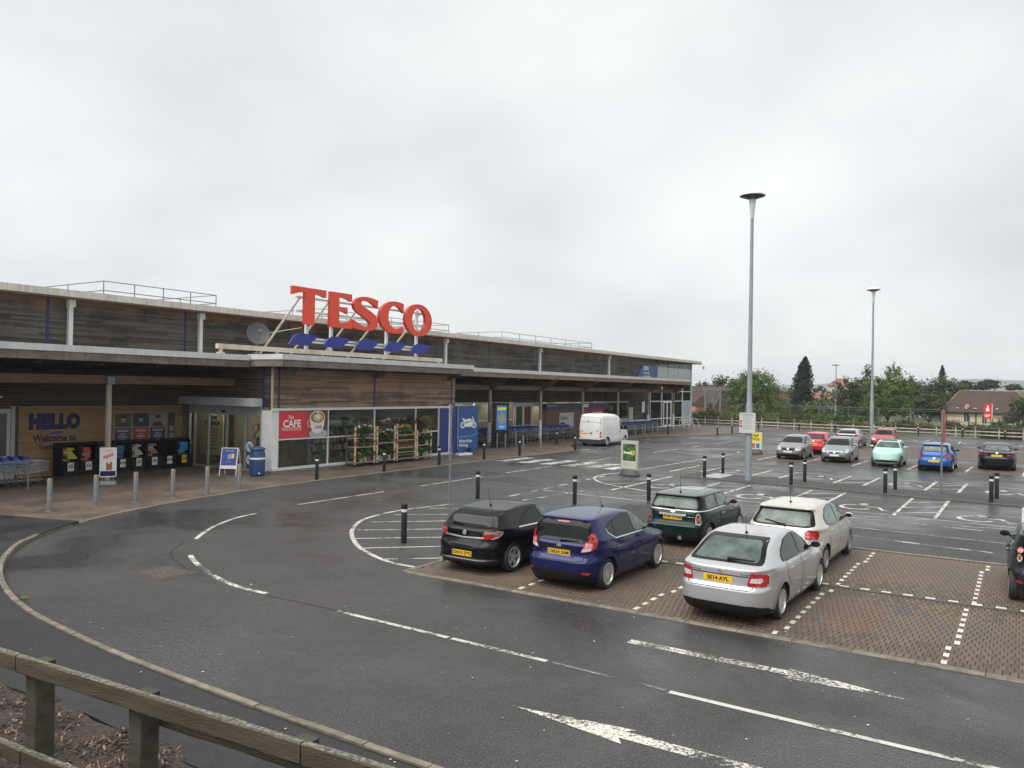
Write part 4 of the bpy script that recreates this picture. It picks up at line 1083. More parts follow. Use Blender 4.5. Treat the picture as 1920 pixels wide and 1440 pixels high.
MB().cyl((SX - 0.2, 28.0, 6.9), (SX - 1.6, 26.35, 6.45), 0.015, n=5).build('cable', M_cream, sign, world=True)

t = thing('satellite_dish', 'round grey satellite dish on the canopy roof left of the sign', 'satellite dish', (-31.6, 26.2, 5.12))
dish = MB()
ax = Vector((0.86, -0.42, 0.28)).normalized(); u_ = ax.cross(Vector((0, 0, 1))).normalized(); v_ = u_.cross(ax)
vs, fs = [], []
for k in range(6):
    r = 0.56 * k / 5; h = 0.16 * (k / 5) ** 2
    for i in range(24):
        a = 2 * PI * i / 24
        vs.append(Vector((0, 0, 1.35)) + ax * h + u_ * (r * math.cos(a)) + v_ * (r * math.sin(a)))
for k in range(5):
    for i in range(24): fs.append((k * 24 + i, k * 24 + (i + 1) % 24, (k + 1) * 24 + (i + 1) % 24, (k + 1) * 24 + i))
dish.add(vs, fs).build('reflector', mat('dish_grey', (0.085, 0.09, 0.095), 0.6), t, smooth=True, angle=60)
MB().cyl((0, 0, 0), (0, 0, 1.3), 0.04).cyl((0, 0, 0.5), (0.5, 0.3, 0), 0.02).cyl((0, 0, 0.5), (-.4, -0.7, 0), 0.02).cyl((0, 0, 0.5), (0.4, -0.6, 0.02), 0.02).build('mast', M_galv, t)
MB().cyl(Vector((0, 0, 1.0)) + ax * 0.1, Vector((0, 0, 1.30)) + ax * 0.62, 0.02).obx(tuple(Vector((0, 0, 1.33)) + ax * 0.65), (0.06, 0.06, 0.06)).build('feed_arm', M_galv, t)

def roof_rail(y0, y1, x0, x1, n, label):
    t = thing('roof_railing', label, 'railing', (x0, y0, 7.9), group='safety railings on the store roof')
    z = 0.15
    for x, y in [(x0, y0 + (y1 - y0) * i / n) for i in range(n + 1)] + [(x1, y0 + (y1 - y0) * i / n) for i in range(n + 1)] + [(x0 + (x1 - x0) * .5, y0), (x0 + (x1 - x0) * .5, y1)]:
        MB().cyl((x - x0, y - y0, 0), (x - x0, y - y0, 1.0), 0.026, n=6).build('post', M_galv, t)
    mb = MB()
    for h in (1.0, 0.55):
        c = [(0, 0, h), (0, y1 - y0, h), (x1 - x0, y1 - y0, h), (x1 - x0, 0, h), (0, 0, h)]
        for i in range(4): mb.cyl(c[i], c[i + 1], 0.024, n=6)
    mb.build('rail', M_galv, t)
roof_rail(21.9, 28.3, -37.6, -44.0, 4, 'thin grey safety railing on the roof at the far left')
roof_rail(36.2, 49.5, -37.6, -43.0, 6, 'thin grey safety railing on the roof behind the red letters')
roof_rail(57.0, 73.8, -37.6, -42.5, 6, 'thin grey safety railing on the roof right of the red letters')

# ---------------------------------------------------------------- welcome panel and posters
t = thing('welcome_panel', 'tan slatted timber wall panel with dark blue welcome lettering beside the bins', 'sign', (WX, 20.4, 0))
M_slat = mat('tan_slat', (0.30, 0.178, 0.075), 0.6, var=0.3, scale=2.5, stretch=(1, 0.3, 9), obrand=0.16)
mb0 = MB().bx(-0.045, -3.75, 0, 0.045, 3.75, 0.082)
me0 = bpy.data.meshes.new('slat'); me0.from_pydata(mb0.v, [], mb0.f); me0.materials.append(M_slat); me0.update()
for i in range(30):
    o = link('slat', me0, t); o.location = (0.05 + rnd.uniform(-0.003, 0.003), 0, 0.03 + i * 0.0975)
MB().bx(0.0, -3.72, 0.02, 0.02, 3.72, 2.93).build('backing', mat('panel_backing', (0.10, 0.06, 0.03), 0.8), t)
text('HELLO', 0.78, M_navy, t, (WX + 0.10, 18.10, 2.28), extrude=0.012, bold=0.072, sx=0.80, spacing=1.16, name='lettering')
text('Welcome to', 0.40, M_navy, t, (WX + 0.10, 18.12, 1.60), extrude=0.01, bold=0.012, sx=0.88)
text('Tesco Galashiels', 0.30, M_navy, t, (WX + 0.10, 18.25, 1.24), extrude=0.01, bold=0.003, sx=0.8)
MB().prism([(17.85, 1.77), (18.25, 1.77), (18.45, 1.87), (18.05, 1.87)], FX(WX + 0.1), -0.01, 0.012).build('dash_mark', M_sign_blue, t, world=True)

t = thing('portrait_noticeboard', 'wall board of three portrait photographs over navy and red text cards', 'notice board', (WX + 0.11, 22.0, 1.3))
MB().bx(-0.01, -1.36, -0.06, 0.03, 1.36, 1.36).build('frame', mat('board_frame', (0.30, 0.20, 0.12), 0.6), t)
bgs = ((0.045, 0.085, 0.03), (0.03, 0.045, 0.09), (0.22, 0.23, 0.26))
shirts = ((0.05, 0.05, 0.05), (0.04, 0.05, 0.10), (0.06, 0.04, 0.05))
for i in range(3):
    y = -0.89 + i * 0.87
    ph = MB().bx(0.03, y - 0.39, 0.68, 0.036, y + 0.39, 1.30, 0)
    ph.prism([(y - 0.3, 0.682), (y + 0.3, 0.682), (y + 0.22, 0.84), (y + 0.08, 0.88), (y - 0.08, 0.88), (y - 0.22, 0.84)], lambda a, b, d: (d, a, b), 0.036, 0.039, 1)
    ph.prism([(y + 0.115 * math.cos(k * PI / 8), 1.03 + 0.155 * math.sin(k * PI / 8)) for k in range(16)], lambda a, b, d: (d, a, b), 0.036, 0.041, 2)
    ph.prism([(y + 0.13 * math.cos(k * PI / 10), 1.07 + 0.15 * math.sin(k * PI / 10)) for k in range(11)], lambda a, b, d: (d, a, b), 0.036, 0.0435, 3)
    ph.build('portrait_photo', [mat('portrait_bg%d' % i, bgs[i], 0.4, var=0.3, scale=2), mat('portrait_shirt%d' % i, shirts[i], 0.6), mat('portrait_skin', (0.36, 0.22, 0.16), 0.6), mat('portrait_hair', (0.025, 0.018, 0.014), 0.7)], t)
    cd = MB().bx(0.03, y - 0.39, 0.0, 0.036, y + 0.39, 0.62).build('text_card', mat('card_navy', (0.03, 0.045, 0.10), 0.5) if i != 1 else mat('card_red', (0.30, 0.035, 0.04), 0.5), t)
    ln = MB()
    for z, w in ((0.53, 0.30), (0.47, 0.26), (0.36, 0.14), (0.27, 0.20), (0.20, 0.22), (0.10, 0.10)):
        ln.bx(0.036, y - w, z - 0.014, 0.038, y + w, z + 0.014)
    ln.build('text_lines', mat('pale_print', (0.5, 0.5, 0.52), 0.6), cd)
t = thing('side_notice', 'narrow dark notice strip with small pictures beside the portrait board', 'notice', (WX + 0.11, 23.58, 1.3))
MB().bx(0, -0.17, 0, 0.03, 0.17, 1.3).build('board', mat('card_navy', (0.03, 0.045, 0.10), 0.5), t)
MB().bx(0.03, -0.12, 0.42, 0.035, 0.12, 0.66).bx(0.03, -0.12, 0.1, 0.035, 0.12, 0.32).build('small_picture', mat('tan_print', (0.30, 0.24, 0.19), 0.5), t)

t = thing('shopping_poster', 'tall pale yellow poster with black heading just inside the entrance doors', 'poster', (WX + 1.15, DY + 0.55, 0.55))
MB().bx(-0.85, 0, 0, 0.85, 0.03, 2.05).build('sheet', mat('poster_yellow', (0.72, 0.62, 0.32), 0.5), t)
text('HOW', 0.27, M_black, t, (WX + 1.15, DY + 0.54, 2.36), FACE_NY, bold=0.012, extrude=0.004)
text('TO SHOP', 0.27, M_black, t, (WX + 1.15, DY + 0.54, 2.08), FACE_NY, bold=0.012, extrude=0.004)
mb = MB()
for z in (1.25, 1.1, 0.95, 0.8, 0.65, 0.45, 0.3):
    mb.bx(-0.5, -0.008, z, rnd.uniform(0.2, 0.5), 0.0, z + 0.03)
mb.build('text_lines', M_black, t)
for z, r, lab in ((1.15, 0.26, 'larger round blue and white sticker on the sliding door behind the poster board'), (0.55, 0.23, 'smaller round blue and white sticker low on the sliding door')):
    t = thing('door_sticker', lab, 'sticker', (WX + 4.62, DY - 0.005, z))
    MB().prism(disc(0, 0, r + 0.06), lambda a, b, d: (a, d, b), 0, -0.006).build('rim', M_sign_blue, t)
    MB().prism(disc(0, 0, r), lambda a, b, d: (a, d, b), -0.006, -0.010).build('face', M_white, t)
    MB().prism(rect(-r * .55, -0.06, r * .55, 0.09), lambda a, b, d: (a, d, b), -0.010, -0.013).build('print', mat('pale_blue_print', (0.25, 0.35, 0.6), 0.5), t)

t = thing('cafe_poster', 'red cafe poster with a cup of coffee in the first cafe window', 'poster', (CX + 0.02, 26.44, 1.56))
MB().bx(0, -1.55, 0, 0.02, 1.55, 1.27, 0).build('sheet', M_red, t)
def cup_gradient():
    m = bpy.data.materials.new('poster_fade'); MATS['poster_fade'] = m; m.use_nodes = True; nt = m.node_tree; b = nt.nodes['Principled BSDF']; b.inputs['Roughness'].default_value = 0.4
    tcx = _n(nt, 'ShaderNodeTexCoord'); sp = _n(nt, 'ShaderNodeSeparateXYZ'); nt.links.new(tcx.outputs['Generated'], sp.inputs[0])
    r = _n(nt, 'ShaderNodeValToRGB'); e = r.color_ramp.elements
    e[0].position = 0.12; e[0].color = (0.62, 0.035, 0.045, 1); e[1].position = 0.62; e[1].color = (0.09, 0.05, 0.05, 1)
    nt.links.new(sp.outputs['Y'], r.inputs[0]); nt.links.new(r.outputs[0], b.inputs['Base Color']); return m
MB().bx(0.02, -0.30, 0.0, 0.022, 1.55, 1.27).build('photo_area', cup_gradient(), t)
flat = lambda a, b, d: (d, a, b)
cup = MB()
cup.prism(disc(0.92, 0.16, 0.60, 28, 0.22), flat, 0.022, 0.026, 1)
cup.prism([(0.37, 0.90), (1.32, 0.93), (1.28, 0.55), (1.15, 0.28), (0.98, 0.17), (0.72, 0.17), (0.53, 0.28), (0.41, 0.55)], flat, 0.026, 0.030, 0)
cup.prism(disc(0.845, 0.94, 0.475, 30, 0.31), flat, 0.030, 0.034, 0)
cup.prism(disc(0.845, 0.94, 0.425, 30, 0.265), flat, 0.034, 0.037, 2)
cup.prism(disc(0.86, 0.93, 0.30, 24, 0.19), flat, 0.037, 0.040, 3)
cup.prism(disc(0.86, 0.96, 0.15, 20, 0.11), flat, 0.040, 0.043, 0)
cup.prism(rect(0.83, 0.99, 0.91, 1.26), flat, 0.043, 0.046, 0)
n = 14
hd = [(0.36 + 0.17 * math.cos(R_(70) + i * R_(220) / n), 0.66 + 0.21 * math.sin(R_(70) + i * R_(220) / n)) for i in range(n + 1)]
hi_ = [(0.36 + 0.09 * math.cos(R_(70) + i * R_(220) / n), 0.66 + 0.12 * math.sin(R_(70) + i * R_(220) / n)) for i in range(n + 1)]
cup.add([(0.031, a, b) for a, b in hd] + [(0.031, a, b) for a, b in hi_], [(i, i + 1, n + 2 + i, n + 1 + i) for i in range(n)], 4)
cup.build('coffee_cup_print', [mat('cup_white', (0.74, 0.71, 0.68), 0.35), mat('saucer_grey', (0.42, 0.40, 0.39), 0.4), mat('coffee', (0.30, 0.15, 0.055), 0.4), mat('latte_foam', (0.62, 0.43, 0.22), 0.4), mat('cup_pink', (0.62, 0.25, 0.24), 0.4)], t)
text('The', 0.24, M_white, t, (CX + 0.045, 25.62, 2.52), bold=0.002, shear=0.3, extrude=0.002, rz=0)
text('CAFE', 0.46, M_white, t, (CX + 0.045, 25.72, 2.22), bold=0.012, extrude=0.002, sx=1.0)
text('CAFE', 0.19, mat('dark_red_print', (0.16, 0.03, 0.04), 0.5), t, (CX + 0.058, 27.34, 2.02), bold=0.004, extrude=0.002)
MB().bx(0.02, -1.28, 0.47, 0.024, -0.18, 0.485).bx(0.02, -1.28, 0.36, 0.024, -0.18, 0.372).build('rule_lines', M_white, t)
text('BREAKFAST  LUNCH  COFFEE  CAKE', 0.075, M_white, t, (CX + 0.045, 25.71, 1.985), extrude=0.001)

# ---------------------------------------------------------------- display bins along the wall
M_bin = mat('bin_plastic', (0.007, 0.007, 0.008), 0.6, var=0.3, spec=0.25)
M_bag = [mat('bag_%d' % i, c, 0.55, var=0.25, scale=9, obrand=0.2) for i, c in enumerate(((0.55, 0.42, 0.03), (0.42, 0.06, 0.04), (0.40, 0.37, 0.33), (0.05, 0.14, 0.28), (0.30, 0.20, 0.12), (0.10, 0.10, 0.10)))]
what = (('£5', 0, 'holding yellow bags, nearest the welcome lettering'), ('£6', 1, 'holding red and white bags, beside the banner stand'), ('£4', 5, 'half hidden by the timber post'), ('£4.50', 3, 'holding blue bags, right of the timber post'),
        ('£6', 2, 'heaped with cream bags under the red text card'), ('£6', 4, 'holding brown bags under the last portrait'), ('£3.50', 5, 'nearly empty with a white card, second from the doors'), ('£10', 3, 'with the yellow price card, beside the entrance doors'))
for i, (pr, bk, lab) in enumerate(what):
    y0 = 18.0 + i * 0.77
    t = thing('display_bin', 'black plastic display bin ' + lab, 'display bin', (WX + 0.55, y0 + 0.37, PV), 0, 'black display bins along the store wall')
    w = 0.36
    b = MB().bx(-0.38, -w, 0, 0.36, w, 0.62).bx(-0.38, -w, 0.62, -0.30, w, 1.34).bx(-0.30, -w, 0.62, 0.30, -w + 0.05, 1.30).bx(-0.30, w - 0.05, 0.62, 0.30, w, 1.30).bx(-0.38, -w, 1.30, 0.20, w, 1.38)
    b.bx(0.36, -w + 0.06, 0.08, 0.385, w - 0.06, 0.56)
    b.build('body', M_bin, t)
    if i != 6:
        for k in range(5):
            bb = MB().obx((rnd.uniform(-0.1, 0.15), rnd.uniform(-0.12, 0.12), 0.66 + k * 0.115), (0.16, 0.20, 0.055), rnd.uniform(-.3, .3), top=0.8)
            bb.build('bag', M_bag[bk if rnd.random() < 0.7 else 2], t)
    if i == 7:
        MB().bx(0.30, -0.2, 0.80, 0.31, 0.2, 1.2).build('blue_picture', mat('blue_picture', (0.03, 0.24, 0.5), 0.4), t)
    cd = MB().bx(0.386, -0.15, 0.22, 0.392, 0.11, 0.58).build('price_card', M_yellow if i == 7 else mat('card_white', (0.62, 0.63, 0.66), 0.5), t)
    me = text_mesh(pr, 0.17 if len(pr) < 4 else 0.12, bold=0.006, extrude=0.001); me.transform(Matrix.Translation((0.394, -0.02, 0.42)) @ FACE_X); me.materials.clear(); me.materials.append(M_black); link('price_lettering', me, cd)

# banner stand, A-board, barrel bin
t = thing('banner_stand', 'white swing banner stand with red print on a grey base by the timber post', 'banner', (-30.25, 17.95, PV), R_(-32))
MB().prism(rpoly(rect(-0.34, -0.30, 0.34, 0.30), 0.12), lambda a, b, d: (a, b, d), 0.0, 0.09).build('base', mat('grey_plastic', (0.32, 0.34, 0.35), 0.5), t)
MB().cyl((0, -0.2, 0.09), (0, -0.2, 0.3), 0.02).cyl((0, 0.2, 0.09), (0, 0.2, 0.3), 0.02).build('spring', M_galv, t)
MB().prism(rpoly(rect(-0.30, 0.26, 0.30, 1.42), 0.05), lambda a, b, d: (d, a, b), -0.02, 0.02).build('panel', mat('banner_white', (0.68, 0.66, 0.67), 0.45), t)
MB().bx(0.02, -0.27, 0.30, 0.024, 0.27, 0.50).build('blue_foot_print', M_navy, t)
mb = MB()
for y, h in ((-0.03, 0.27), (0.10, 0.30), (0.03, 0.22)):
    mb.prism([(y - 0.045, 0.54), (y + 0.045, 0.54), (y + 0.035, 0.54 + h), (y, 0.58 + h), (y - 0.035, 0.54 + h)], flat, 0.02, 0.024)
mb.build('bottle_print', mat('rust_print', (0.32, 0.11, 0.06), 0.5), t)
MB().prism([(-0.2, 1.0), (-0.05, 0.98), (0.2, 1.12), (0.16, 1.22), (-0.02, 1.14), (-0.16, 1.1)], flat, 0.02, 0.024).prism(rect(-0.12, 1.28, 0.15, 1.31), flat, 0.02, 0.024).build('script_print', mat('pink_print', (0.62, 0.2, 0.22), 0.5), t)

t = thing('pavement_poster', 'blue poster on a white A-frame board standing before the entrance', 'A-board', (-29.35, 23.0, PV), R_(-58))
A_ = MB()
for s_ in (-1, 1):
    for y in (-0.36, 0.36):
        A_.cyl((s_ * 0.34, y, 0.0), (s_ * 0.06, y * 0.98, 1.15), 0.02, n=6)
A_.build('leg', M_white, t)
MB().add([(0.36 - 0.30 * 0.26, -0.36, 0.30), (0.36 - 0.30 * 0.26, 0.36, 0.30), (0.07, 0.36, 1.20), (0.07, -0.36, 1.20), (0.33 - 0.30 * 0.26, -0.36, 0.30), (0.33 - 0.30 * 0.26, 0.36, 0.30), (0.04, 0.36, 1.20), (0.04, -0.36, 1.20)],
         [(0, 1, 2, 3), (7, 6, 5, 4), (0, 4, 5, 1), (1, 5, 6, 2), (2, 6, 7, 3), (3, 7, 4, 0)]).build('board', M_white, t)
def onb(u, v, o=0.004):
    x0, z0, x1, z1 = 0.282, 0.30, 0.07, 1.20
    return (x0 + (x1 - x0) * v + o, u, z0 + (z1 - z0) * v)
MB().add([onb(-0.33, 0.16), onb(0.33, 0.16), onb(0.33, 0.97), onb(-0.33, 0.97)], [(0, 1, 2, 3)]).build('poster', mat('poster_blue', (0.035, 0.06, 0.30), 0.35, var=0.35, scale=4), t)
mb = MB()
for v, w in ((0.88, 0.2), (0.83, 0.16), (0.34, 0.12)): mb.add([onb(-w, v - .012, .007), onb(w, v - .012, .007), onb(w, v + .012, .007), onb(-w, v + .012, .007)], [(0, 1, 2, 3)])
mb.add([onb(-0.05, 0.45, .007), onb(0.1, 0.48, .007), onb(0.07, 0.72, .007), onb(-0.08, 0.68, .007)], [(0, 1, 2, 3)])
mb.build('poster_print', mat('pale_blue_print', (0.25, 0.35, 0.6), 0.5), t)
MB().add([onb(0.1, 0.5, .008), onb(0.22, 0.5, .008), onb(0.22, 0.72, .008), onb(0.1, 0.72, .008)], [(0, 1, 2, 3)]).build('yellow_print', M_yellow, t)

t = thing('litter_bin', 'blue barrel litter bin with a white band at the corner of the cafe', 'litter bin', (-28.25, 23.55, PV))
M_binblue = mat('bin_blue', (0.02, 0.065, 0.17), 0.45, var=0.15, scale=4)
MB().lathe([(0.25, 0.0), (0.31, 0.05), (0.33, 0.2), (0.34, 0.6), (0.33, 1.0), (0.27, 1.16), (0.26, 1.18)], 24).build('drum', M_binblue, t, smooth=True)
MB().lathe([(0.33, 1.14), (0.35, 1.17), (0.33, 1.21), (0.2, 1.27), (0.02, 1.29)], 24).build('lid', M_binblue, t, smooth=True)
MB().lathe([(0.341, 0.72), (0.349, 0.73), (0.349, 0.80), (0.341, 0.81)], 24).build('band', mat('white_band', (0.72, 0.73, 0.74), 0.4), t, smooth=True)
MB().obx((0.30, -0.14, 0.14), (0.02, 0.03, 0.03)).build('badge', M_white, t)

# ---------------------------------------------------------------- bollards
def make_bollard():
    t = thing('bollard', '', 'bollard')
    MB().lathe([(0.075, 0), (0.075, 0.84), (0.072, 0.845)], 16).build('shaft', M_bollard, t, smooth=True)
    MB().lathe([(0.0765, 0.80), (0.0765, 0.875)], 16).build('band', M_band, t, smooth=True)
    MB().lathe([(0.082, 0.88), (0.086, 0.90), (0.086, 0.985), (0.07, 1.01), (0.02, 1.015)], 16).build('cap', M_bollard, t, smooth=True)
    return t
bl = make_bollard(); used = False
pv = PV
for x, y, z, lab in (
    (-25.25, 24.2, pv, 'in front of the red cafe poster'), (-25.3, 28.5, pv, 'in front of the left flower racks'), (-25.3, 32.7, pv, 'in front of the blue end panel of the cafe'),
    (-25.6, 37.2, pv, 'on the kerb just right of the motorbike sign'), (-25.5, 40.8, pv, 'on the kerb in front of the black screen totem'), (-28.7, 51.0, pv, 'in front of the last steel trolley hoops'),
    (-25.2, 47.3, pv, 'at the left corner of the white van'), (-28.2, 71.4, pv, 'before the right-hand row of trolleys'),
    (-13.4, 15.9, 0, 'standing in the hatched corner left of the black car'), (-16.7, 23.9, 0, 'behind the roof of the black car'), (-13.3, 25.0, 0, 'behind the roof of the dark blue car'),
    (-11.5, 27.35, 0, 'just left of the green car'), (-12.5, 36.3, .05, 'by the pale slab on the island, nearer one'), (-12.5, 39.0, .03, 'by the pale slab on the island, farther one'),
    (-8.5, 35.95, .05, 'on the island below the grey hatchback, nearer one'), (-8.36, 37.9, .05, 'on the island below the grey hatchback, farther one'),
    (-4.72, 35.7, .05, 'on the island below the mint car, nearer one'), (-4.56, 37.4, .05, 'on the island below the mint car, farther one'),
    (-1.0, 35.3, .05, 'on the island below the dark saloon, nearer one'), (-0.86, 36.7, .05, 'on the island below the dark saloon, farther one'),
    (-24.3, 74.0, pv, 'at the edge of the far brown pavement, left one'), (-24.2, 78.2, pv, 'at the edge of the far brown pavement, middle one'), (-24.2, 87.5, pv, 'at the edge of the far brown pavement, right one'),
    (-20.9, 91.6, 0, 'at the rail fence right of the notice board'), (-17.2, 92.0, 0, 'at the rail fence behind the silver coupe'), (-12.4, 92.0, 0, 'at the rail fence beside the second tall lamp'), (-11.3, 80.5, 0, 'between the silver coupe and the faded red car'),
    (-9.1, 91.7, 0, 'at the rail fence behind the red hatchback'), (-5.1, 91.2, 0, 'at the rail fence left of the clipped hedge'), (-1.5, 90.4, 0, 'in front of the clipped hedge')):
    lab = 'black bollard with a white band ' + lab
    if not used:
        bl.location = (x, y, z); bl['label'] = lab; bl['group'] = 'black bollards with white bands'; used = True
    else:
        dup(bl, (x, y, z), rnd.uniform(0, 6), lab, 'black bollards with white bands')
t0 = thing('steel_bollard', '', 'bollard')
MB().lathe([(0.075, 0), (0.075, 0.97), (0.06, 1.0), (0.02, 1.01)], 16).build('shaft', M_galv, t0, smooth=True)
MB().lathe([(0.0765, 0.87), (0.0765, 0.925)], 16).build('reflector', mat('orange_band', (0.42, 0.24, 0.06), 0.45), t0, smooth=True)
MB().lathe([(0.13, -0.01), (0.13, 0.006), (0.08, 0.012)], 16).build('collar', mat('pale_mortar', (0.17, 0.15, 0.125), 0.8, var=0.2), t0)
for i, ((x, y), lab) in enumerate(zip(((-25.1, 13.05), (-25.0, 14.45), (-24.9, 15.75), (-24.85, 17.1), (-24.8, 18.45), (-24.8, 19.85)),
        ('leftmost, by the trolleys', 'left of the banner stand', 'below the middle of the display bins', 'below the right end of the display bins', 'below the entrance doors', 'in front of the blue poster board'))):
    o = t0 if i == 0 else dup(t0, (x, y, pv), rnd.uniform(-0.2, 0.2))
    o.location = (x, y, pv); o['label'] = 'grey steel bollard with an orange band, ' + lab; o['group'] = 'grey steel bollards at the entrance kerb'
t0 = thing('steel_post', '', 'post')
MB().lathe([(0.055, 0), (0.055, 0.97), (0.045, 1.0), (0.015, 1.005)], 12).build('shaft', M_galv, t0, smooth=True)
for i, (x, y, lab) in enumerate(((-29.1, 44.75, 'right in front of the black screen totem'), (-30.0, 45.1, 'just left of the black screen totem'), (-29.7, 47.0, 'just right of the black screen totem'), (-27.3, 44.1, 'behind the kerb bollard, second from the totem'), (-25.9, 44.0, 'nearest the white van'),
        (-29.3, 66.4, 'first right of the white van'), (-29.6, 68.6, 'second right of the white van'), (-28.6, 66.9, 'third right of the white van'), (-28.7, 68.9, 'fourth right of the white van'), (-28.8, 70.4, 'rightmost before the right trolleys'))):
    o = t0 if i == 0 else dup(t0, (x, y, pv))
    o.location = (x, y, pv); o['label'] = 'plain thin galvanised post ' + lab; o['group'] = 'thin steel posts on the pavement'

# ---------------------------------------------------------------- trolleys and their hoops
M_tro_blue = mat('trolley_blue', (0.02, 0.05, 0.32), 0.35, obrand=0.25, var=0.05)
M_wire = mat('trolley_wire', (0.30, 0.31, 0.32), 0.3, metal=0.85)
def make_trolley():
    """forward = +Y; handle at the back (-Y)."""
    t = thing('shopping_trolley', '', 'shopping trolley')
    b = MB()
    L0, L1 = -0.40, 0.45
    def wall(x, h0, h1):
        for k in range(8):
            f = k / 7; z0_ = h0
            b.cyl((x * (0.98 - 0.2 * f), L0 + (L1 - L0) * f, 0.48 + 0.08 * f), (x * (1 - 0.22 * f), L0 + (L1 - L0) * f + 0.02, 1.0 - 0.1 * f), 0.005, n=4, caps=False)
    for x in (-0.27, 0.27):
        wall(x, 0, 0)
        for h in (0.0, 0.2, 0.4, 0.6, 0.8, 1.0):
            b.cyl((x * 0.99, L0, 0.48 + 0.52 * h), (x * 0.79, L1, 0.56 + 0.34 * h), 0.006 if h not in (0.0, 1.0) else 0.011, n=5, caps=False)
    for k in range(7):
        x = -0.21 + 0.07 * k
        b.cyl((x, L1, 0.56), (x, L1 + .02, 0.9), 0.005, n=4, caps=False); b.cyl((x * 1.2, L0, 0.48), (x, L1, 0.56), 0.005, n=4, caps=False)
    for h in (0, 0.5, 1): b.cyl((-0.215, L1, 0.56 + .34 * h), (0.215, L1, 0.56 + .34 * h), 0.009, n=5, caps=False)
    b.build('basket', M_wire, t)
    f = MB()
    for s_ in (-1, 1):
        f.tube([(s_ * 0.27, -0.44, 1.02), (s_ * 0.27, -0.40, 0.55), (s_ * 0.25, -0.30, 0.24), (s_ * 0.24, 0.0, 0.19), (s_ * 0.20, 0.40, 0.20), (s_ * 0.20, 0.48, 0.12)], 0.014, 6)
        f.cyl((s_ * 0.23, 0.05, 0.2), (s_ * 0.24, -0.05, 0.5), 0.011, n=5)
    f.cyl((-0.25, -0.3, 0.24), (0.25, -0.3, 0.24), 0.012, n=6)
    f.build('frame', M_wire, t)
    MB().cyl((-0.28, -0.46, 1.04), (0.28, -0.46, 1.04), 0.022, n=8).bx(-0.06, -0.50, 1.0, 0.06, -0.42, 1.07).build('handle', M_tro_blue, t)
    MB().prism([(-0.44, 0.86), (-0.16, 0.84), (-0.20, 0.98), (-0.32, 1.12), (-0.46, 1.14), (-0.52, 1.06)], lambda a, b, d: (d, a, b), -0.25, 0.25).tube([(-0.22, -0.44, 0.96), (-0.16, -0.48, 1.10), (0.0, -0.50, 1.14), (0.16, -0.48, 1.10), (0.22, -0.44, 0.96)], 0.02, 6).build('seat_flap', M_tro_blue, t)
    for x, y in ((-0.24, -0.28), (0.24, -0.28), (-0.2, 0.47), (0.2, 0.47)):
        MB().cyl((x - 0.014, y, 0.062), (x + 0.014, y, 0.062), 0.06, n=12).build('castor', M_rubber, t)
    return t
tr = make_trolley(); tr_used = False
def place_trolley(x, y, rz, lab, grp):
    global tr_used
    if not tr_used:
        o = tr; tr_used = True
    else:
        o = dup(tr, (x, y, pv))
    o.location = (x, y, pv); o.rotation_euler = (0, 0, rz); o['label'] = lab; o['group'] = grp
for i in range(9):
    place_trolley(-31.9 + rnd.uniform(-.02, .02), 13.0 + i * 0.37, rnd.uniform(-.03, .03), 'wire trolley with blue handle nested in the row at the far left', 'trolleys in the far left row')
for i in range(14):
    place_trolley(-31.9 + rnd.uniform(-.03, .03), 40.6 + i * 0.31, rnd.uniform(-.03, .03), 'wire trolley with blue seat flap nested in the row behind the motorbike sign', 'trolleys in the row behind the motorbike sign')
for i in range(38):
    place_trolley(-32.0 + rnd.uniform(-.03, .03), 46.7 + i * 0.33, rnd.uniform(-.03, .03), 'wire trolley with blue seat flap nested in the long middle row', 'trolleys in the long middle row')
for i in range(26):
    place_trolley(-32.9 + rnd.uniform(-.03, .03), 46.2 + i * 0.33, rnd.uniform(-.03, .03), 'wire trolley with blue seat flap in the long row along the shop window', 'trolleys in the row along the shop window')
for i in range(20):
    place_trolley(-31.0 + rnd.uniform(-.03, .03), 66.6 + i * 0.45, rnd.uniform(-.03, .03), 'wire trolley with dark blue seat flap in the row right of the white van', 'trolleys right of the white van')
def hoop(x, y0, y1, lab, h=0.95):
    t = thing('trolley_hoop', lab, 'rail', (x, y0, pv), 0, 'steel trolley bay hoops')
    L = y1 - y0; r = 0.22
    pts = [(0, 0, 0), (0, 0, h - r)] + [(0, r - r * math.cos(k * PI / 10), h - r + r * math.sin(k * PI / 10)) for k in range(1, 6)] + [(0, L - r + r * math.sin(k * PI / 10), h - r + r * math.cos(k * PI / 10)) for k in range(0, 6)] + [(0, L, 0)]
    MB().tube(pts, 0.028, 8).build('tube', M_galv, t, smooth=True, angle=60)
    for y in (0, L): MB().lathe([(0.07, 0), (0.07, 0.012)], 12, (0, y, 0)).build('foot_plate', M_galv, t)
hoop(-31.05, 12.6, 15.35, 'long steel hoop rail in front of the far left trolleys', 0.98)
for i, (a, b) in enumerate(((42.4, 44.4), (44.9, 46.9), (48.0, 50.1), (50.5, 52.6), (53.0, 55.1), (55.5, 57.6), (58.1, 59.4), (64.8, 66.0), (71.3, 72.6))):
    hoop(-30.65 if i < 7 else -29.9, a, b, ('first steel hoop right of the motorbike sign', 'steel hoop just left of the black totem', 'steel hoop just right of the black totem', 'second steel hoop right of the totem', 'third steel hoop right of the totem', 'fourth steel hoop right of the totem',
         'short last hoop beside the white van', 'short hoop just right of the white van', 'short hoop at the right trolleys')[i])
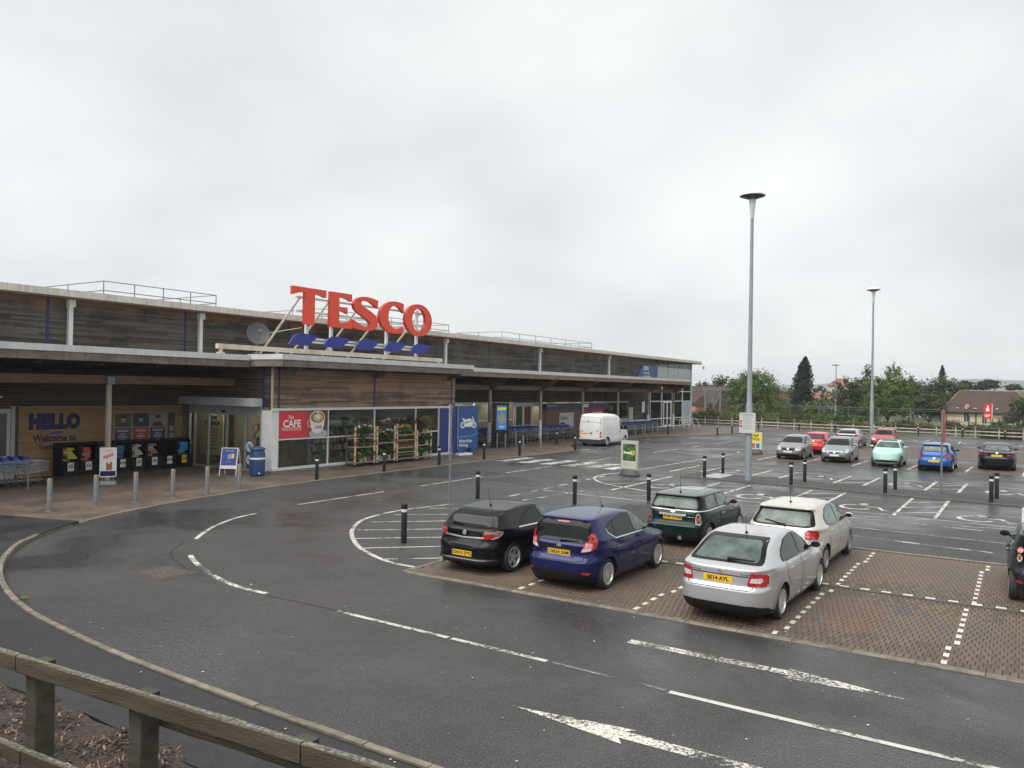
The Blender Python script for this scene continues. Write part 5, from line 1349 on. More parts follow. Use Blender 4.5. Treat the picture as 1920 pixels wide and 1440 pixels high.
for i in range(4):
    y = 86.5 + i * 1.7
    t = thing('cycle_stand', ('first', 'second', 'third', 'last')[i] + ' grey cycle stand from the left at the far glazed corner', 'cycle stand', (-33.0, y, pv), 0, 'cycle stands by the glazed corner')
    MB().tube([(-0.5, 0, 0), (-0.45, 0, 0.7), (-0.3, 0, 0.85), (0.3, 0, 0.85), (0.45, 0, 0.7), (0.75, 0, 0)], 0.03, 7).build('tube', M_white_metal, t)

# ---------------------------------------------------------------- screens, totems and wall signs
t = thing('motorbike_parking_sign', 'tall blue sign with a white motorbike symbol at the end of the cafe', 'sign', (-28.35, 39.3, pv), R_(-14))
MB().prism(rpoly(rect(-0.78, 0.36, 0.78, 2.92), 0.05), flat, -0.13, 0.13).build('panel', mat('sign_panel_blue', (0.022, 0.085, 0.27), 0.35), t)
MB().bx(-0.14, -0.80, 0.37, 0.128, -0.70, 2.94).build('edge_trim', mat('pale_grey_trim', (0.5, 0.53, 0.56), 0.4), t)
MB().bx(-0.2, 0.25, 0.0, 0.16, 0.55, 0.36).bx(-0.2, -0.8, 0.0, 0.16, -0.3, 0.36).build('foot', mat('sign_panel_blue', (0.022, 0.085, 0.27), 0.35), t)
MB().bx(-0.4, -0.95, 0.0, 0.45, 0.1, 0.12).build('concrete_base', M_white, t)
bike = MB()
def ring(mb, cy, cz, r0, r1, x0, x1, n=24):
    vs = [(x1, cy + r0 * math.cos(2 * PI * i / n), cz + r0 * math.sin(2 * PI * i / n)) for i in range(n)] + [(x1, cy + r1 * math.cos(2 * PI * i / n), cz + r1 * math.sin(2 * PI * i / n)) for i in range(n)]
    mb.add(vs, [(i, (i + 1) % n, n + (i + 1) % n, n + i) for i in range(n)])
for cy in (-0.43, 0.45):
    ring(bike, cy, 1.78, 0.19, 0.12, 0.13, 0.134); bike.prism(disc(cy, 1.78, 0.045, 12), flat, 0.13, 0.134)
bike.prism([(-0.28, 1.68), (0.24, 1.68), (0.30, 1.90), (0.42, 2.14), (0.36, 2.16), (0.26, 1.98), (-0.02, 1.93), (-0.26, 1.86)], flat, 0.13, 0.1345)
bike.prism([(-0.50, 2.20), (-0.30, 2.17), (-0.16, 2.10), (0.02, 2.18), (0.18, 2.16), (0.30, 2.05), (0.20, 2.00), (0.0, 2.0), (-0.28, 1.93), (-0.38, 2.02)], flat, 0.13, 0.134)
bike.prism([(0.30, 2.28), (0.36, 2.30), (0.50, 1.98), (0.46, 1.80), (0.42, 1.80), (0.44, 1.98)], flat, 0.13, 0.134)
bike.build('motorbike_symbol', M_white, t)
cv = MB()
pts = [(-0.78, 1.08), (-0.3, 1.09), (0.2, 1.12), (0.5, 1.18), (0.78, 1.30)]
for i in range(4):
    (a, b), (c, d) = pts[i], pts[i + 1]
    cv.add([(0.133, a, b - 0.02), (0.133, c, d - 0.02), (0.133, c, d + 0.02), (0.133, a, b + 0.02)], [(0, 1, 2, 3)])
cv.build('light_blue_line', mat('light_blue_line', (0.10, 0.42, 0.75), 0.4), t)
for s_, z in (('Motorbike', 0.83), ('Parking', 0.58)):
    me = text_mesh(s_, 0.27, bold=0.004, extrude=0.001, align='LEFT', sx=0.85); me.transform(Matrix.Translation((0.135, -0.68, z)) @ FACE_X); me.materials.clear(); me.materials.append(M_white); link('lettering', me, t)

t = thing('screen_totem', 'tall black advertising totem with a bright blue and yellow screen', 'advertising totem', (-30.05, 45.6, pv), R_(-38))
MB().prism(rpoly(rect(-0.52, 0.12, 0.52, 3.05), 0.06), flat, -0.28, 0.16).bx(-0.3, -0.55, 0, 0.2, 0.55, 0.12).build('case', mat('totem_black', (0.008, 0.008, 0.01), 0.3), t)
MB().bx(0.16, -0.36, 1.22, 0.165, 0.36, 2.86).build('screen', mat('screen_blue', (0.04, 0.20, 0.50), 0.3, emit=0.12), t)
MB().prism([(-0.30, 2.52), (0.32, 2.58), (0.32, 2.74), (-0.30, 2.72)], flat, 0.165, 0.168).build('yellow_banner', mat('screen_yellow', (0.6, 0.62, 0.08), 0.4, emit=0.1), t)
mb = MB()
for k in range(9):
    z = 1.62 + k * 0.085; w = 0.27 * math.sqrt(max(0.05, 1 - ((k - 4) / 4.8) ** 2)); mb.bx(0.165, -w, z, 0.168, w, z + 0.055)
mb.build('striped_picture', mat('screen_amber', (0.45, 0.28, 0.03), 0.4, emit=0.08), t)
MB().bx(0.165, -0.2, 1.42, 0.168, 0.2, 1.48).bx(0.165, -0.14, 1.32, 0.168, 0.14, 1.37).build('caption', M_white, t)
MB().bx(0.165, -0.1, 0.3, 0.17, 0.3, 0.34).build('slot', M_galv, t)

t = thing('collection_pod', 'wooden trolley shelter wall with a long navy sign board above the white van', 'kiosk', (WX + 0.5, 63.0, pv))
MB().bx(-0.48, -4.2, 0, 0.0, 4.3, 2.35).build('timber_wall', mat('orange_brown_board', (0.17, 0.095, 0.055), 0.6, var=0.2), t)
MB().bx(-0.45, -4.5, 2.30, 0.12, 7.4, 2.82).build('sign_board', mat('navy_board', (0.018, 0.03, 0.10), 0.4), t)
MB().bx(0.121, -4.2, 2.6, 0.124, -2.6, 2.68).build('small_lettering', mat('pale_blue_print', (0.25, 0.35, 0.6), 0.5), t)
MB().prism([(2.0, 2.45), (3.15, 2.45), (3.45, 2.76), (2.0, 2.76)], flat, 0.12, 0.14).build('white_logo_plate', M_white, t)
MB().bx(0.0, 1.9, 2.02, 0.14, 6.6, 2.29).build('red_board', mat('red_board', (0.42, 0.03, 0.05), 0.5), t)
nb = MB().bx(0.0, -2.0, 0.75, 0.03, 0.6, 2.0).build('white_notice', mat('notice_white', (0.55, 0.56, 0.55), 0.5), t)
mb = MB()
for z, w in ((1.6, 1.1), (1.5, 1.4), (1.4, 1.2)): mb.bx(0.03, -1.8, z, 0.034, -1.8 + w, z + 0.05)
mb.bx(0.03, -1.8, 1.0, 0.034, -1.0, 1.14); mb.build('notice_lines', M_black, nb)

t = thing('opening_hours_sign', 'blue slanted OPEN sign high on the timber wall at the far end', 'sign', (WX + 0.07, 81.0, 5.4))
MB().prism([(-2.6, 0.02), (3.0, 0.02), (3.0, 1.45), (-1.2, 1.45)], flat, 0, 0.04).build('board', mat('mid_blue_board', (0.03, 0.085, 0.23), 0.45), t)
for s_, z, sz in (('OPEN', 1.12, 0.62), ('Monday-Friday', 0.62, 0.34), ('6am to midnight', 0.25, 0.36)):
    me = text_mesh(s_, sz, bold=0.012 if sz > .5 else 0.004, extrude=0.001, align='LEFT', sx=0.85); me.transform(Matrix.Translation((0.042, -0.95, z)) @ FACE_X); me.materials.clear(); me.materials.append(M_white); link('lettering', me, t)
t = thing('wall_notice', 'white notice on the timber wall left of the blue wall panel', 'notice', (WX + 0.08, 77.0, 1.0)); MB().bx(0, -0.5, 0, 0.03, 0.5, 1.35).build('sheet', mat('notice_white', (0.55, 0.56, 0.55), 0.5), t)
t = thing('blue_wall_panel', 'narrow blue panel with white symbols on the timber wall by the far doors', 'sign', (WX + 0.08, 81.3, 1.05))
MB().bx(0, -0.75, 0, 0.04, 0.75, 1.9).build('board', M_navy, t); MB().bx(0.04, -1.6, 0.7, 0.06, -0.8, 1.9).build('white_sheet', M_white, t); MB().bx(0.04, -0.3, 1.1, 0.045, 0.3, 1.5).bx(0.04, -0.25, 0.2, 0.045, 0.25, 0.5).build('symbol', mat('pale_blue_print', (0.25, 0.35, 0.6), 0.5), t)
t = thing('window_graphic', 'tall picture of blue sky and a person on the far corner window', 'poster', (WX + 0.03, 93.4, 0.2))
MB().bx(0, -1.5, 0, 0.012, 1.4, 2.7).build('sheet', mat('sky_print', (0.22, 0.42, 0.60), 0.4, col2=(0.50, 0.58, 0.62), scale=0.8), t)
MB().prism([(-0.2, 0.4), (0.9, 0.3), (0.7, 1.2), (0.95, 1.9), (0.5, 2.4), (0.2, 2.0), (0.3, 1.3), (-0.3, 1.0)], flat, 0.012, 0.016).build('figure_print', mat('tan_print2', (0.55, 0.33, 0.16), 0.5), t)

# ---------------------------------------------------------------- flower racks and plants
def flower_print():
    m = bpy.data.materials.new('flower_print'); MATS['flower_print'] = m; m.use_nodes = True; nt = m.node_tree; b = nt.nodes['Principled BSDF']; b.inputs['Roughness'].default_value = 0.5
    tcx = _n(nt, 'ShaderNodeTexCoord'); v = _n(nt, 'ShaderNodeTexVoronoi'); v.inputs['Scale'].default_value = 11; nt.links.new(tcx.outputs['Object'], v.inputs['Vector'])
    r = _n(nt, 'ShaderNodeValToRGB'); r.color_ramp.interpolation = 'CONSTANT'; e = r.color_ramp.elements
    e[0].color = (0.55, 0.48, 0.26, 1); e[1].position = 0.4; e[1].color = (0.60, 0.53, 0.32, 1)
    for p, c in ((0.62, (0.50, 0.06, 0.05, 1)), (0.72, (0.35, 0.12, 0.38, 1)), (0.82, (0.30, 0.40, 0.08, 1)), (0.92, (0.55, 0.42, 0.04, 1))):
        x = e.new(p); x.color = c
    nt.links.new(v.outputs['Color'], r.inputs[0]); nt.links.new(r.outputs[0], b.inputs['Base Color']); return m
M_fp = flower_print()
M_shelf = mat('shelf_edge', (0.34, 0.27, 0.21), 0.6, var=0.2)
M_leafs = [mat('plant_leaf_%d' % i, c, 0.6, var=0.35, scale=30) for i, c in enumerate(((0.035, 0.10, 0.02), (0.085, 0.17, 0.03), (0.03, 0.06, 0.025), (0.11, 0.02, 0.03)))]
M_pots = [mat('pot_%d' % i, c, 0.5) for i, c in enumerate(((0.28, 0.10, 0.05), (0.45, 0.50, 0.46), (0.42, 0.05, 0.12), (0.03, 0.03, 0.03), (0.40, 0.45, 0.12)))]
M_blooms = [mat('bloom_%d' % i, c, 0.6) for i, c in enumerate(((0.70, 0.68, 0.62), (0.65, 0.30, 0.02), (0.60, 0.05, 0.10), (0.62, 0.50, 0.04), (0.60, 0.25, 0.40)))]
def make_plant(leaf, pot, bloom, h, w, ph, n=150, nb=14, upright=False):
    t = thing('potted_plant', '', 'potted plant')
    MB().lathe([(0.055, 0), (0.075, ph), (0.07, ph)], 10).build('pot', M_pots[pot], t, smooth=True)
    f = MB()
    for i in range(n):
        a = rnd.uniform(0, 2 * PI); r = 1.35 * w * math.sqrt(rnd.random()); z = ph + 1.08 * (h - ph) * (rnd.random() ** (0.8 if not upright else 1)) * (1 - 0.2 * (r / w) ** 2)
        L = rnd.uniform(0.035, 0.075); d = Vector((math.cos(a), math.sin(a), rnd.uniform(-0.3, 1.2))).normalized(); p = Vector((r * math.cos(a), r * math.sin(a), z)); s_ = d.orthogonal().normalized() * L * 0.4
        f.add([p - s_, p + d * L, p + s_, p - d * L * 0.6], [(0, 1, 2, 3)])
    if upright:
        for i in range(5): f.cyl((0, 0, ph), (rnd.uniform(-w, w) * .6, rnd.uniform(-w, w) * .6, h * 0.95), 0.006, n=4)
    f.build('foliage', M_leafs[leaf], t, fix=False)
    if bloom is not None:
        b = MB()
        for i in range(nb):
            a = rnd.uniform(0, 2 * PI); r = w * math.sqrt(rnd.random()) * 1.0; z = h * rnd.uniform(0.78, 1.03)
            b.obx((r * math.cos(a), r * math.sin(a), z), (0.018, 0.018, 0.012), a, top=0.6)
        b.build('blooms', M_blooms[bloom], t)
    return t
kinds = {'bush': make_plant(0, 1, None, 0.36, 0.17, 0.17), 'bushpink': make_plant(0, 2, None, 0.38, 0.18, 0.18), 'orange': make_plant(1, 3, 1, 0.34, 0.16, 0.10, nb=26), 'white': make_plant(1, 0, 0, 0.42, 0.12, 0.12, nb=12, upright=True),
         'small': make_plant(1, 0, 3, 0.24, 0.09, 0.10, 80), 'tray': make_plant(1, 3, 0, 0.15, 0.10, 0.07, 70, 10), 'redtall': make_plant(3, 3, None, 0.62, 0.15, 0.14, 170, upright=True), 'greentall': make_plant(1, 4, None, 0.60, 0.13, 0.14, 150, upright=True), 'lily': make_plant(0, 3, 0, 0.46, 0.12, 0.12, 140, 8, upright=True), 'tomato': make_plant(0, 3, 2, 0.30, 0.11, 0.08, 110, 8)}
pl_used = set()
ploc = {'bush': 'round green bush in a pale pot', 'bushpink': 'round green bush in a pink pot', 'orange': 'leafy plant topped with orange flowers', 'white': 'tall plant with white flowers', 'small': 'small plant with yellow flowers in a terracotta pot', 'tray': 'low bedding plant with white flowers', 'redtall': 'tall dark red leaved plant', 'greentall': 'tall light green plant in a lime pot', 'lily': 'dark green plant with a few white flowers', 'tomato': 'dark green plant with red dots'}
def put_plant(kind, x, y, z, where):
    if kind not in pl_used:
        o = kinds[kind]; pl_used.add(kind)
    else: o = dup(kinds[kind], (x, y, z))
    o.location = (x, y, z); o.rotation_euler = (0, 0, rnd.uniform(0, 6)); s_ = rnd.uniform(0.92, 1.1) * (1.25 if kind == 'tray' else 1.42); o.scale = (s_, s_, s_)
    o['label'] = ploc[kind] + ' ' + where; o['group'] = ploc[kind] + ' ' + where
order = ('left flower rack', 'second flower rack', 'third flower rack', 'right flower rack')
RX0, RX1 = -28.38, -27.80
specs = ((29.15, 30.55, 1.98, (0.22, 0.98, 1.42), (('orange', 'bush', 'bush', 'bushpink'), ('small', 'lily', 'small', 'tomato', 'small'), ('white', 'lily', 'white'))),
         (30.75, 32.1, 1.98, (0.22, 1.12), (('bush', 'bush', 'bushpink', 'bush'), ('lily', 'lily', 'tomato', 'lily', 'lily'))),
         (32.3, 33.8, 2.05, (0.22, 0.56, 0.80, 1.20, 1.48), (('tray',) * 5, ('tray',) * 6, ('small',) * 6, ('tray',) * 6, ('orange', 'tray', 'tray', 'orange', 'tray', 'tray'))),
         (33.95, 35.15, 1.66, (0.22, 0.86, 1.52), (('bush', 'tomato', 'bush', 'bush'), ('lily', 'tomato', 'lily', 'bush'), ('redtall', 'redtall', 'greentall', 'greentall'))))
for i, (y0, y1, h, shelves, rows) in enumerate(specs):
    t = thing('flower_rack', order[i].replace('flower rack', 'wheeled flower rack') + ' of the four, with printed posts and shelves of plants', 'flower rack', ((RX0 + RX1) / 2, (y0 + y1) / 2, pv), 0, 'wheeled flower racks outside the cafe')
    hx, hy = (RX1 - RX0) / 2, (y1 - y0) / 2
    for sx_, sy_ in ((1, -1), (1, 1)): MB().bx(hx - 0.02, sy_ * hy - 0.055, 0.12, hx + 0.015, sy_ * hy + 0.055, h).build('printed_post', M_fp, t)
    for sy_ in (-1, 1): MB().bx(-hx, sy_ * hy - 0.02, 0.12, -hx + 0.04, sy_ * hy + 0.02, h - 0.1).build('post', M_galv, t)
    for z in shelves: MB().bx(-hx, -hy + 0.03, z - 0.045, hx, hy - 0.03, z).build('shelf', M_shelf, t)
    for sx_ in (-1, 1):
        for sy_ in (-1, 1): MB().cyl((sx_ * (hx - .05), sy_ * (hy - .06) - 0.02, 0.06), (sx_ * (hx - .05), sy_ * (hy - .06) + 0.02, 0.06), 0.06, n=10).build('castor', M_rubber, t)
    for z, row in zip(shelves, rows):
        for k, kd in enumerate(row):
            for xr in (hx - 0.15,):
                put_plant(kd, (RX0 + RX1) / 2 + xr + rnd.uniform(-.03, .03), y0 + 0.14 + (y1 - y0 - 0.28) * (k + 0.5) / len(row), pv + z, 'on the ' + order[i])
# ---------------------------------------------------------------- cars
def pchip(knots):
    ks = sorted(knots); x = np.array([k[0] for k in ks], float); y = np.array([k[1] for k in ks], float)
    h = np.diff(x); d = np.diff(y) / h; m = np.zeros(len(x))
    for i in range(1, len(x) - 1):
        if d[i - 1] * d[i] > 0:
            w1, w2 = 2 * h[i] + h[i - 1], h[i] + 2 * h[i - 1]
            m[i] = (w1 + w2) / (w1 / d[i - 1] + w2 / d[i])
    m[0], m[-1] = d[0], d[-1]
    def f(v):
        v = np.clip(v, x[0], x[-1]); i = np.clip(np.searchsorted(x, v) - 1, 0, len(h) - 1); t = (v - x[i]) / h[i]
        return ((1 + 2 * t) * (1 - t) ** 2) * y[i] + t * (1 - t) ** 2 * h[i] * m[i] + t * t * (3 - 2 * t) * y[i + 1] + t * t * (t - 1) * h[i] * m[i + 1]
    return f
def car_paint(name, col, metal=0.0, rough=0.32, coat=0.8):
    m = mat(name, col, rough, metal=metal, coat=coat, var=0.03, scale=3, spec=0.15)
    return m
M_cglass = mat('car_glass', (0.009, 0.012, 0.011), 0.03, spec=0.3, var=0.3, scale=2.2)
M_cglass_l = mat('car_glass_sky_tint', (0.085, 0.115, 0.105), 0.03, spec=0.5, var=0.5, scale=2.6)  # opaque glass: reflected sky and dim cabin are painted into the pale base colour
M_frit = mat('window_black', (0.004, 0.004, 0.0045), 0.1, spec=0.25)
M_trim = mat('black_trim', (0.009, 0.009, 0.010), 0.55, spec=0.3)
M_seam = mat('panel_gap', (0.008, 0.008, 0.008), 0.7)
M_lamp_red = mat('lamp_red', (0.42, 0.012, 0.016), 0.08, coat=1.0, var=0.35, scale=18)
M_lamp_clear = mat('lamp_clear', (0.62, 0.60, 0.60), 0.08, coat=1.0, var=0.25, scale=25)
M_lamp_pink = mat('lamp_pink', (0.58, 0.20, 0.20), 0.1, coat=1.0, var=0.2, scale=20)
M_lamp_amber = mat('lamp_amber', (0.45, 0.10, 0.02), 0.1, coat=1.0, var=0.3, scale=20)
M_lamp_smoke = mat('lamp_smoke', (0.16, 0.16, 0.17), 0.06, coat=1.0, var=0.3, scale=20)
M_plate_y = mat('plate_yellow', (0.78, 0.50, 0.02), 0.4)
M_plate_w = mat('plate_white', (0.72, 0.73, 0.72), 0.4)
M_alloy = mat('alloy', (0.66, 0.66, 0.66), 0.32, metal=0.6, var=0.08)
M_hubcap = mat('hubcap_silver', (0.36, 0.36, 0.35), 0.4, metal=0.4, var=0.1)
M_under = mat('underside', (0.010, 0.010, 0.010), 0.9)
WH = {}
def wheel_meshes(r, w, rr, style, rm):
    key = (r, w, rr, style, rm.name)
    if key in WH: return WH[key]
    mb = MB().lathe([(rr - .01, -w / 2 + .012), (r - .03, -w / 2), (r - .012, -w / 2 + .02), (r, -w / 2 + .045), (r, w / 2 - .045), (r - .012, w / 2 - .02), (r - .03, w / 2), (rr, w / 2 - .012), (rr - .012, w / 2 - .05)], 36)
    mb.v = [(z, x, y) for x, y, z in mb.v]
    o = mb.build('tyre', M_rubber, None, smooth=True, angle=50)
    ty = o.data; bpy.data.objects.remove(o)
    q = MB()
    q.lathe([(rr - .02, w / 2 - .02), (rr + .004, w / 2 - .010), (rr + .004, w / 2 + .002), (rr - .018, w / 2 + .004), (rr - .03, w / 2 - .03), (rr - .04, 0.0)], 36, mi=0)
    q.f.pop(); q.m.pop(); q.f.pop(); q.m.pop()
    q.lathe([(rr - .02, 0.0), (rr - .02, 0.01), (0.01, 0.012)], 24, mi=1)
    q.lathe([(0.001, w / 2 - .05), (0.065, w / 2 - .045), (0.062, w / 2 - .022), (0.03, w / 2 - .016), (0.001, w / 2 - .015)], 18, mi=0)
    def spoke(a, w0, w1, r0=0.045, r1=None, th=0.022, skew=0.0):
        r1 = r1 or rr - 0.012; c, s = math.cos(a), math.sin(a); vs = []
        for k, (rad, ww, zz) in enumerate(((r0, w0, w / 2 - .026), (r1, w1, w / 2 - .008))):
            for sg in (-1, 1):
                for dz in (0, -th):
                    px_, py_ = rad, sg * ww / 2 + (skew if k else 0)
                    vs.append((px_ * c - py_ * s, px_ * s + py_ * c, zz + dz))
        q.add(vs, [(0, 2, 6, 4), (0, 4, 5, 1), (2, 3, 7, 6), (1, 5, 7, 3), (0, 1, 3, 2), (4, 6, 7, 5)], 0)
    if style == 'five':
        for k in range(5): spoke(R_(90 + 72 * k), 0.085, 0.062)
    elif style == 'ten':
        for k in range(5):
            for e in (-1, 1): spoke(R_(90 + 72 * k) + e * 0.16, 0.030, 0.026, skew=e * 0.018)
            spoke(R_(126 + 72 * k), 0.022, 0.020)
    elif style == 'multi':
        for k in range(7):
            for e in (-1, 1): spoke(R_(90 + 360 / 7 * k) + e * 0.12, 0.034, 0.03, skew=e * 0.012)
    else:
        for k in range(9): spoke(R_(40 * k), 0.075, 0.10, th=0.012)
        q.lathe([(rr * 0.62, w / 2 - .03), (rr * 0.66, w / 2 - .018), (0.02, w / 2 - .016)], 24, mi=0)
    q.v = [(z, x, y) for x, y, z in q.v]
    o = q.build('rim', [rm, M_under], None, smooth=True, angle=35); ri = o.data; bpy.data.objects.remove(o)
    WH[key] = (ty, ri)
    return WH[key]

class Car:
    def __init__(s, label, loc, rz, L, W, H, rear, front, width, paint, axles, rt=0.31, n=(5.6, 4.6), group=None, cat='car', name='parked_car', zb=0.17, wheel=('multi', 0.2, 0.205), rimmat=None, arch=0.045, zpaint=None, plan=None, extra=None):
        s.t = thing(name, label, cat, loc, rz, group); s.L, s.W, s.H, s.paint = L, W, H, paint
        hw = W / 2
        yt = sorted(front)[-1][1]; rear = [(z, min(y, yt - .12 - 6 * (H - z)) if z > H - .2 else y) for z, y in rear]
        fr_, ff_, fw_ = pchip(rear), pchip(front), pchip(width); s.fr, s.ff = fr_, ff_
        zs = np.concatenate([np.linspace(zb, H - 0.12, 30), H - 0.12 * np.cos(np.linspace(0, PI / 2, 14)), [k[0] for k in rear], [k[0] for k in front]])
        zs = np.unique(np.round(np.clip(zs, zb, H), 4)); keep = [zs[0]]
        for z in zs[1:]:
            if z - keep[-1] > 0.004: keep.append(z)
        zs = np.array(keep); NA = 84
        th = np.linspace(0, 2 * PI, NA, endpoint=False)
        V = []
        for z in zs:
            yr, yf, w = float(fr_(z)), float(ff_(z)), float(fw_(z)) * hw; yc = 0.5 * (yr + yf)
            if plan: yc = max(yr + 0.02, min(yf - 0.02, plan))
            k = min(1, max(0, (z - (H - 0.10)) / 0.10)); q = min(1, max(0, (z - 0.92) / 0.12)); n0 = (n[0] * (1 - q) + max(9, n[0]) * q) * (1 - k) + 3.4 * k; n1 = (n[1] * (1 - q) + max(6, n[1]) * q) * (1 - k) + 3.2 * k
            c, sn = np.cos(th), np.sin(th); nn = np.where(sn >= 0, n1, n0)
            X = w * np.sign(c) * np.abs(c) ** (2 / nn); Yq = np.sign(sn) * np.abs(sn) ** (2 / nn)
            Y = yc + np.where(sn >= 0, yf - yc, yc - yr) * Yq
            V += list(zip(X.tolist(), Y.tolist(), [float(z)] * NA))
        F = []; MI = []
        for i in range(len(zs) - 1):
            zz = 0.5 * (zs[i] + zs[i + 1]); mi = 0
            if zpaint:
                for a, b, m_ in zpaint:
                    if a <= zz <= b: mi = m_
            for j in range(NA):
                F.append((i * NA + j, i * NA + (j + 1) % NA, (i + 1) * NA + (j + 1) % NA, (i + 1) * NA + j)); MI.append(mi)
        F.append(tuple(range(NA - 1, -1, -1))); MI.append(1)
        top = len(V); V.append((0, float(0.5 * (fr_(H) + ff_(H))), float(H + 0.002)))
        o = (len(zs) - 1) * NA
        for j in range(NA): F.append((o + j, o + (j + 1) % NA, top)); MI.append(zpaint[-1][2] if zpaint and zpaint[-1][1] >= H else 0)
        s.bvh = BVHTree.FromPolygons([Vector(v) for v in V], F)
        me = bpy.data.meshes.new('body'); me.from_pydata(V, [], F)
        s.mats = [paint, M_under, M_frit] + ([extra] if extra else [])
        for m_ in s.mats: me.materials.append(m_)
        me.polygons.foreach_set('material_index', MI); me.update()
        bo = bpy.data.objects.new('body', me); COL.objects.link(bo)
        cu = MB()
        for y in axles:
            for sg in (-1, 1): cu.cyl((sg * (hw - 0.30), y, rt), (sg * (hw + 0.3), y, rt), rt + arch, n=28)
        cme = bpy.data.meshes.new('cut'); cme.from_pydata(cu.v, [], cu.f)
        for m_ in s.mats: cme.materials.append(m_)
        cme.polygons.foreach_set('material_index', [1] * len(cme.polygons))
        bm = bmesh.new(); bm.from_mesh(cme); bmesh.ops.recalc_face_normals(bm, faces=bm.faces); bm.to_mesh(cme); bm.free()
        cobj = bpy.data.objects.new('cut', cme); COL.objects.link(cobj)
        md = bo.modifiers.new('b', 'BOOLEAN'); md.object = cobj; md.operation = 'DIFFERENCE'; md.solver = 'EXACT'
        dg = bpy.context.evaluated_depsgraph_get()
        m2 = bpy.data.meshes.new_from_object(bo.evaluated_get(dg)); m2.name = 'body'
        bpy.data.objects.remove(cobj); bpy.data.objects.remove(bo)
        m2.polygons.foreach_set('use_smooth', [True] * len(m2.polygons)); m2.set_sharp_from_angle(angle=R_(38))
        s.body = link('body', m2, s.t)
        st, tw, rr = wheel
        ty, ri = wheel_meshes(rt, tw, rr, st, rimmat or M_alloy)
        for y in axles:
            for sg in (-1, 1):
                wo = link('wheel', ty, s.t); wo.location = (sg * (hw - 0.035 - tw / 2), y, rt); wo.rotation_euler = (rnd.uniform(0, 1.2), 0, 0 if sg > 0 else PI)
                link('rim', ri, wo)
        s.axles, s.rt, s.arch = axles, rt, arch
    def lim(s, u, v, m=0.0):
        """keep side outlines behind the windscreen pillar and ahead of the tail."""
        if v < 0.9: return u
        a, b = float(s.fr(v)), float(s.ff(v)); c = 0.5 * (a + b)
        return max(c - (c - a) * 0.90 + m, min(c + (b - c) * 0.83 - m, u))
    # projection of a 2D outline on to the body
    def proj(s, mode, u, v):
        L = s.L
        if mode in ('right', 'left'): u = s.lim(u, v)
        if mode == 'rear': o, d = Vector((u, -3, v)), Vector((0, 1, 0))
        elif mode == 'front': o, d = Vector((u, L + 3, v)), Vector((0, -1, 0))
        elif mode == 'right': o, d = Vector((3, u, v)), Vector((-1, 0, 0))
        elif mode == 'left': o, d = Vector((-3, u, v)), Vector((1, 0, 0))
        elif mode == 'top': o, d = Vector((u, v, 4)), Vector((0, 0, -1))
        else:
            a = R_(u); sg = 1 if mode[1] == 'r' else -1
            if mode[0] == 'r': o, d = Vector((0, 0.9, v)), Vector((sg * math.sin(a), -math.cos(a), 0))
            else: o, d = Vector((0, L - 0.9, v)), Vector((sg * math.sin(a), math.cos(a), 0))
        h = s.bvh.ray_cast(o, d)
        if h[0] is None:
            q = o + d * 3
            h = s.bvh.find_nearest(q)
            n = h[1]
            if n.dot(d) * (1 if mode in ('rr', 'rl', 'fr', 'fl') else -1) < 0: n = -n
            return h[0], n
        n = h[1]
        if mode in ('rr', 'rl', 'fr', 'fl'):
            if n.dot(d) < 0: n = -n
        elif n.dot(d) > 0: n = -n
        return h[0], n
    def patch(s, name, outline, mode, m, off=0.004, parent=None, step=0.07, mirror=False, skirt=True, label=None):
        if mirror:
            s.patch(name, outline, mode, m, off, parent, step, False, skirt, label)
            mm = {'right': 'left', 'rr': 'rl', 'fr': 'fl', 'rear': 'rear', 'front': 'front', 'top': 'top'}[mode]
            return s.patch(name, [(-u, v) for u, v in outline] if mode in ('rear', 'front', 'top') else outline, mm, m, off, parent, step, False, skirt, label)
        sc = 0.0148 if mode[1:] in ('r', 'l') and len(mode) == 2 else 1.0
        if mode in ('right', 'left') and name in ('side_window', 'window_surround'): outline = [(s.lim(u, v, 0.06 if name == 'side_window' else 0.0), v) for u, v in outline]
        P = [(u * sc, v) for u, v in outline]
        ar = sum(P[i][0] * P[(i + 1) % len(P)][1] - P[(i + 1) % len(P)][0] * P[i][1] for i in range(len(P)))
        if ar < 0: P = P[::-1]
        D = []
        for i in range(len(P)):
            a, b = Vector(P[i]), Vector(P[(i + 1) % len(P)]); k = max(1, int((b - a).length / step + 0.5))
            for j in range(k): D.append(a + (b - a) * (j / k))
        n = len(D); xs = [p.x for p in D]; ys_ = [p.y for p in D]
        pts = list(D)
        def inside(x, y):
            c = False; j = n - 1
            for i in range(n):
                if (D[i].y > y) != (D[j].y > y) and x < (D[j].x - D[i].x) * (y - D[i].y) / (D[j].y - D[i].y) + D[i].x: c = not c
                j = i
            return c
        x = min(xs) + step / 2
        while x < max(xs):
            y = min(ys_) + step / 2
            while y < max(ys_):
                if inside(x, y) and min((p.x - x) ** 2 + (p.y - y) ** 2 for p in D) > (step * 0.45) ** 2: pts.append(Vector((x, y)))
                y += step
            x += step
        R = delaunay_2d_cdt(pts, [], [list(range(n))], 1, 1e-5)
        V, N_ = [], []
        for p in R[0]:
            q, nn = s.proj(mode, p.x / sc, p.y); V.append(q + nn * off); N_.append((q, nn))
        F = [tuple(f) for f in R[2]]
        mode_out = (Vector(V[0]) - Vector((0, s.L / 2, 0.7)))
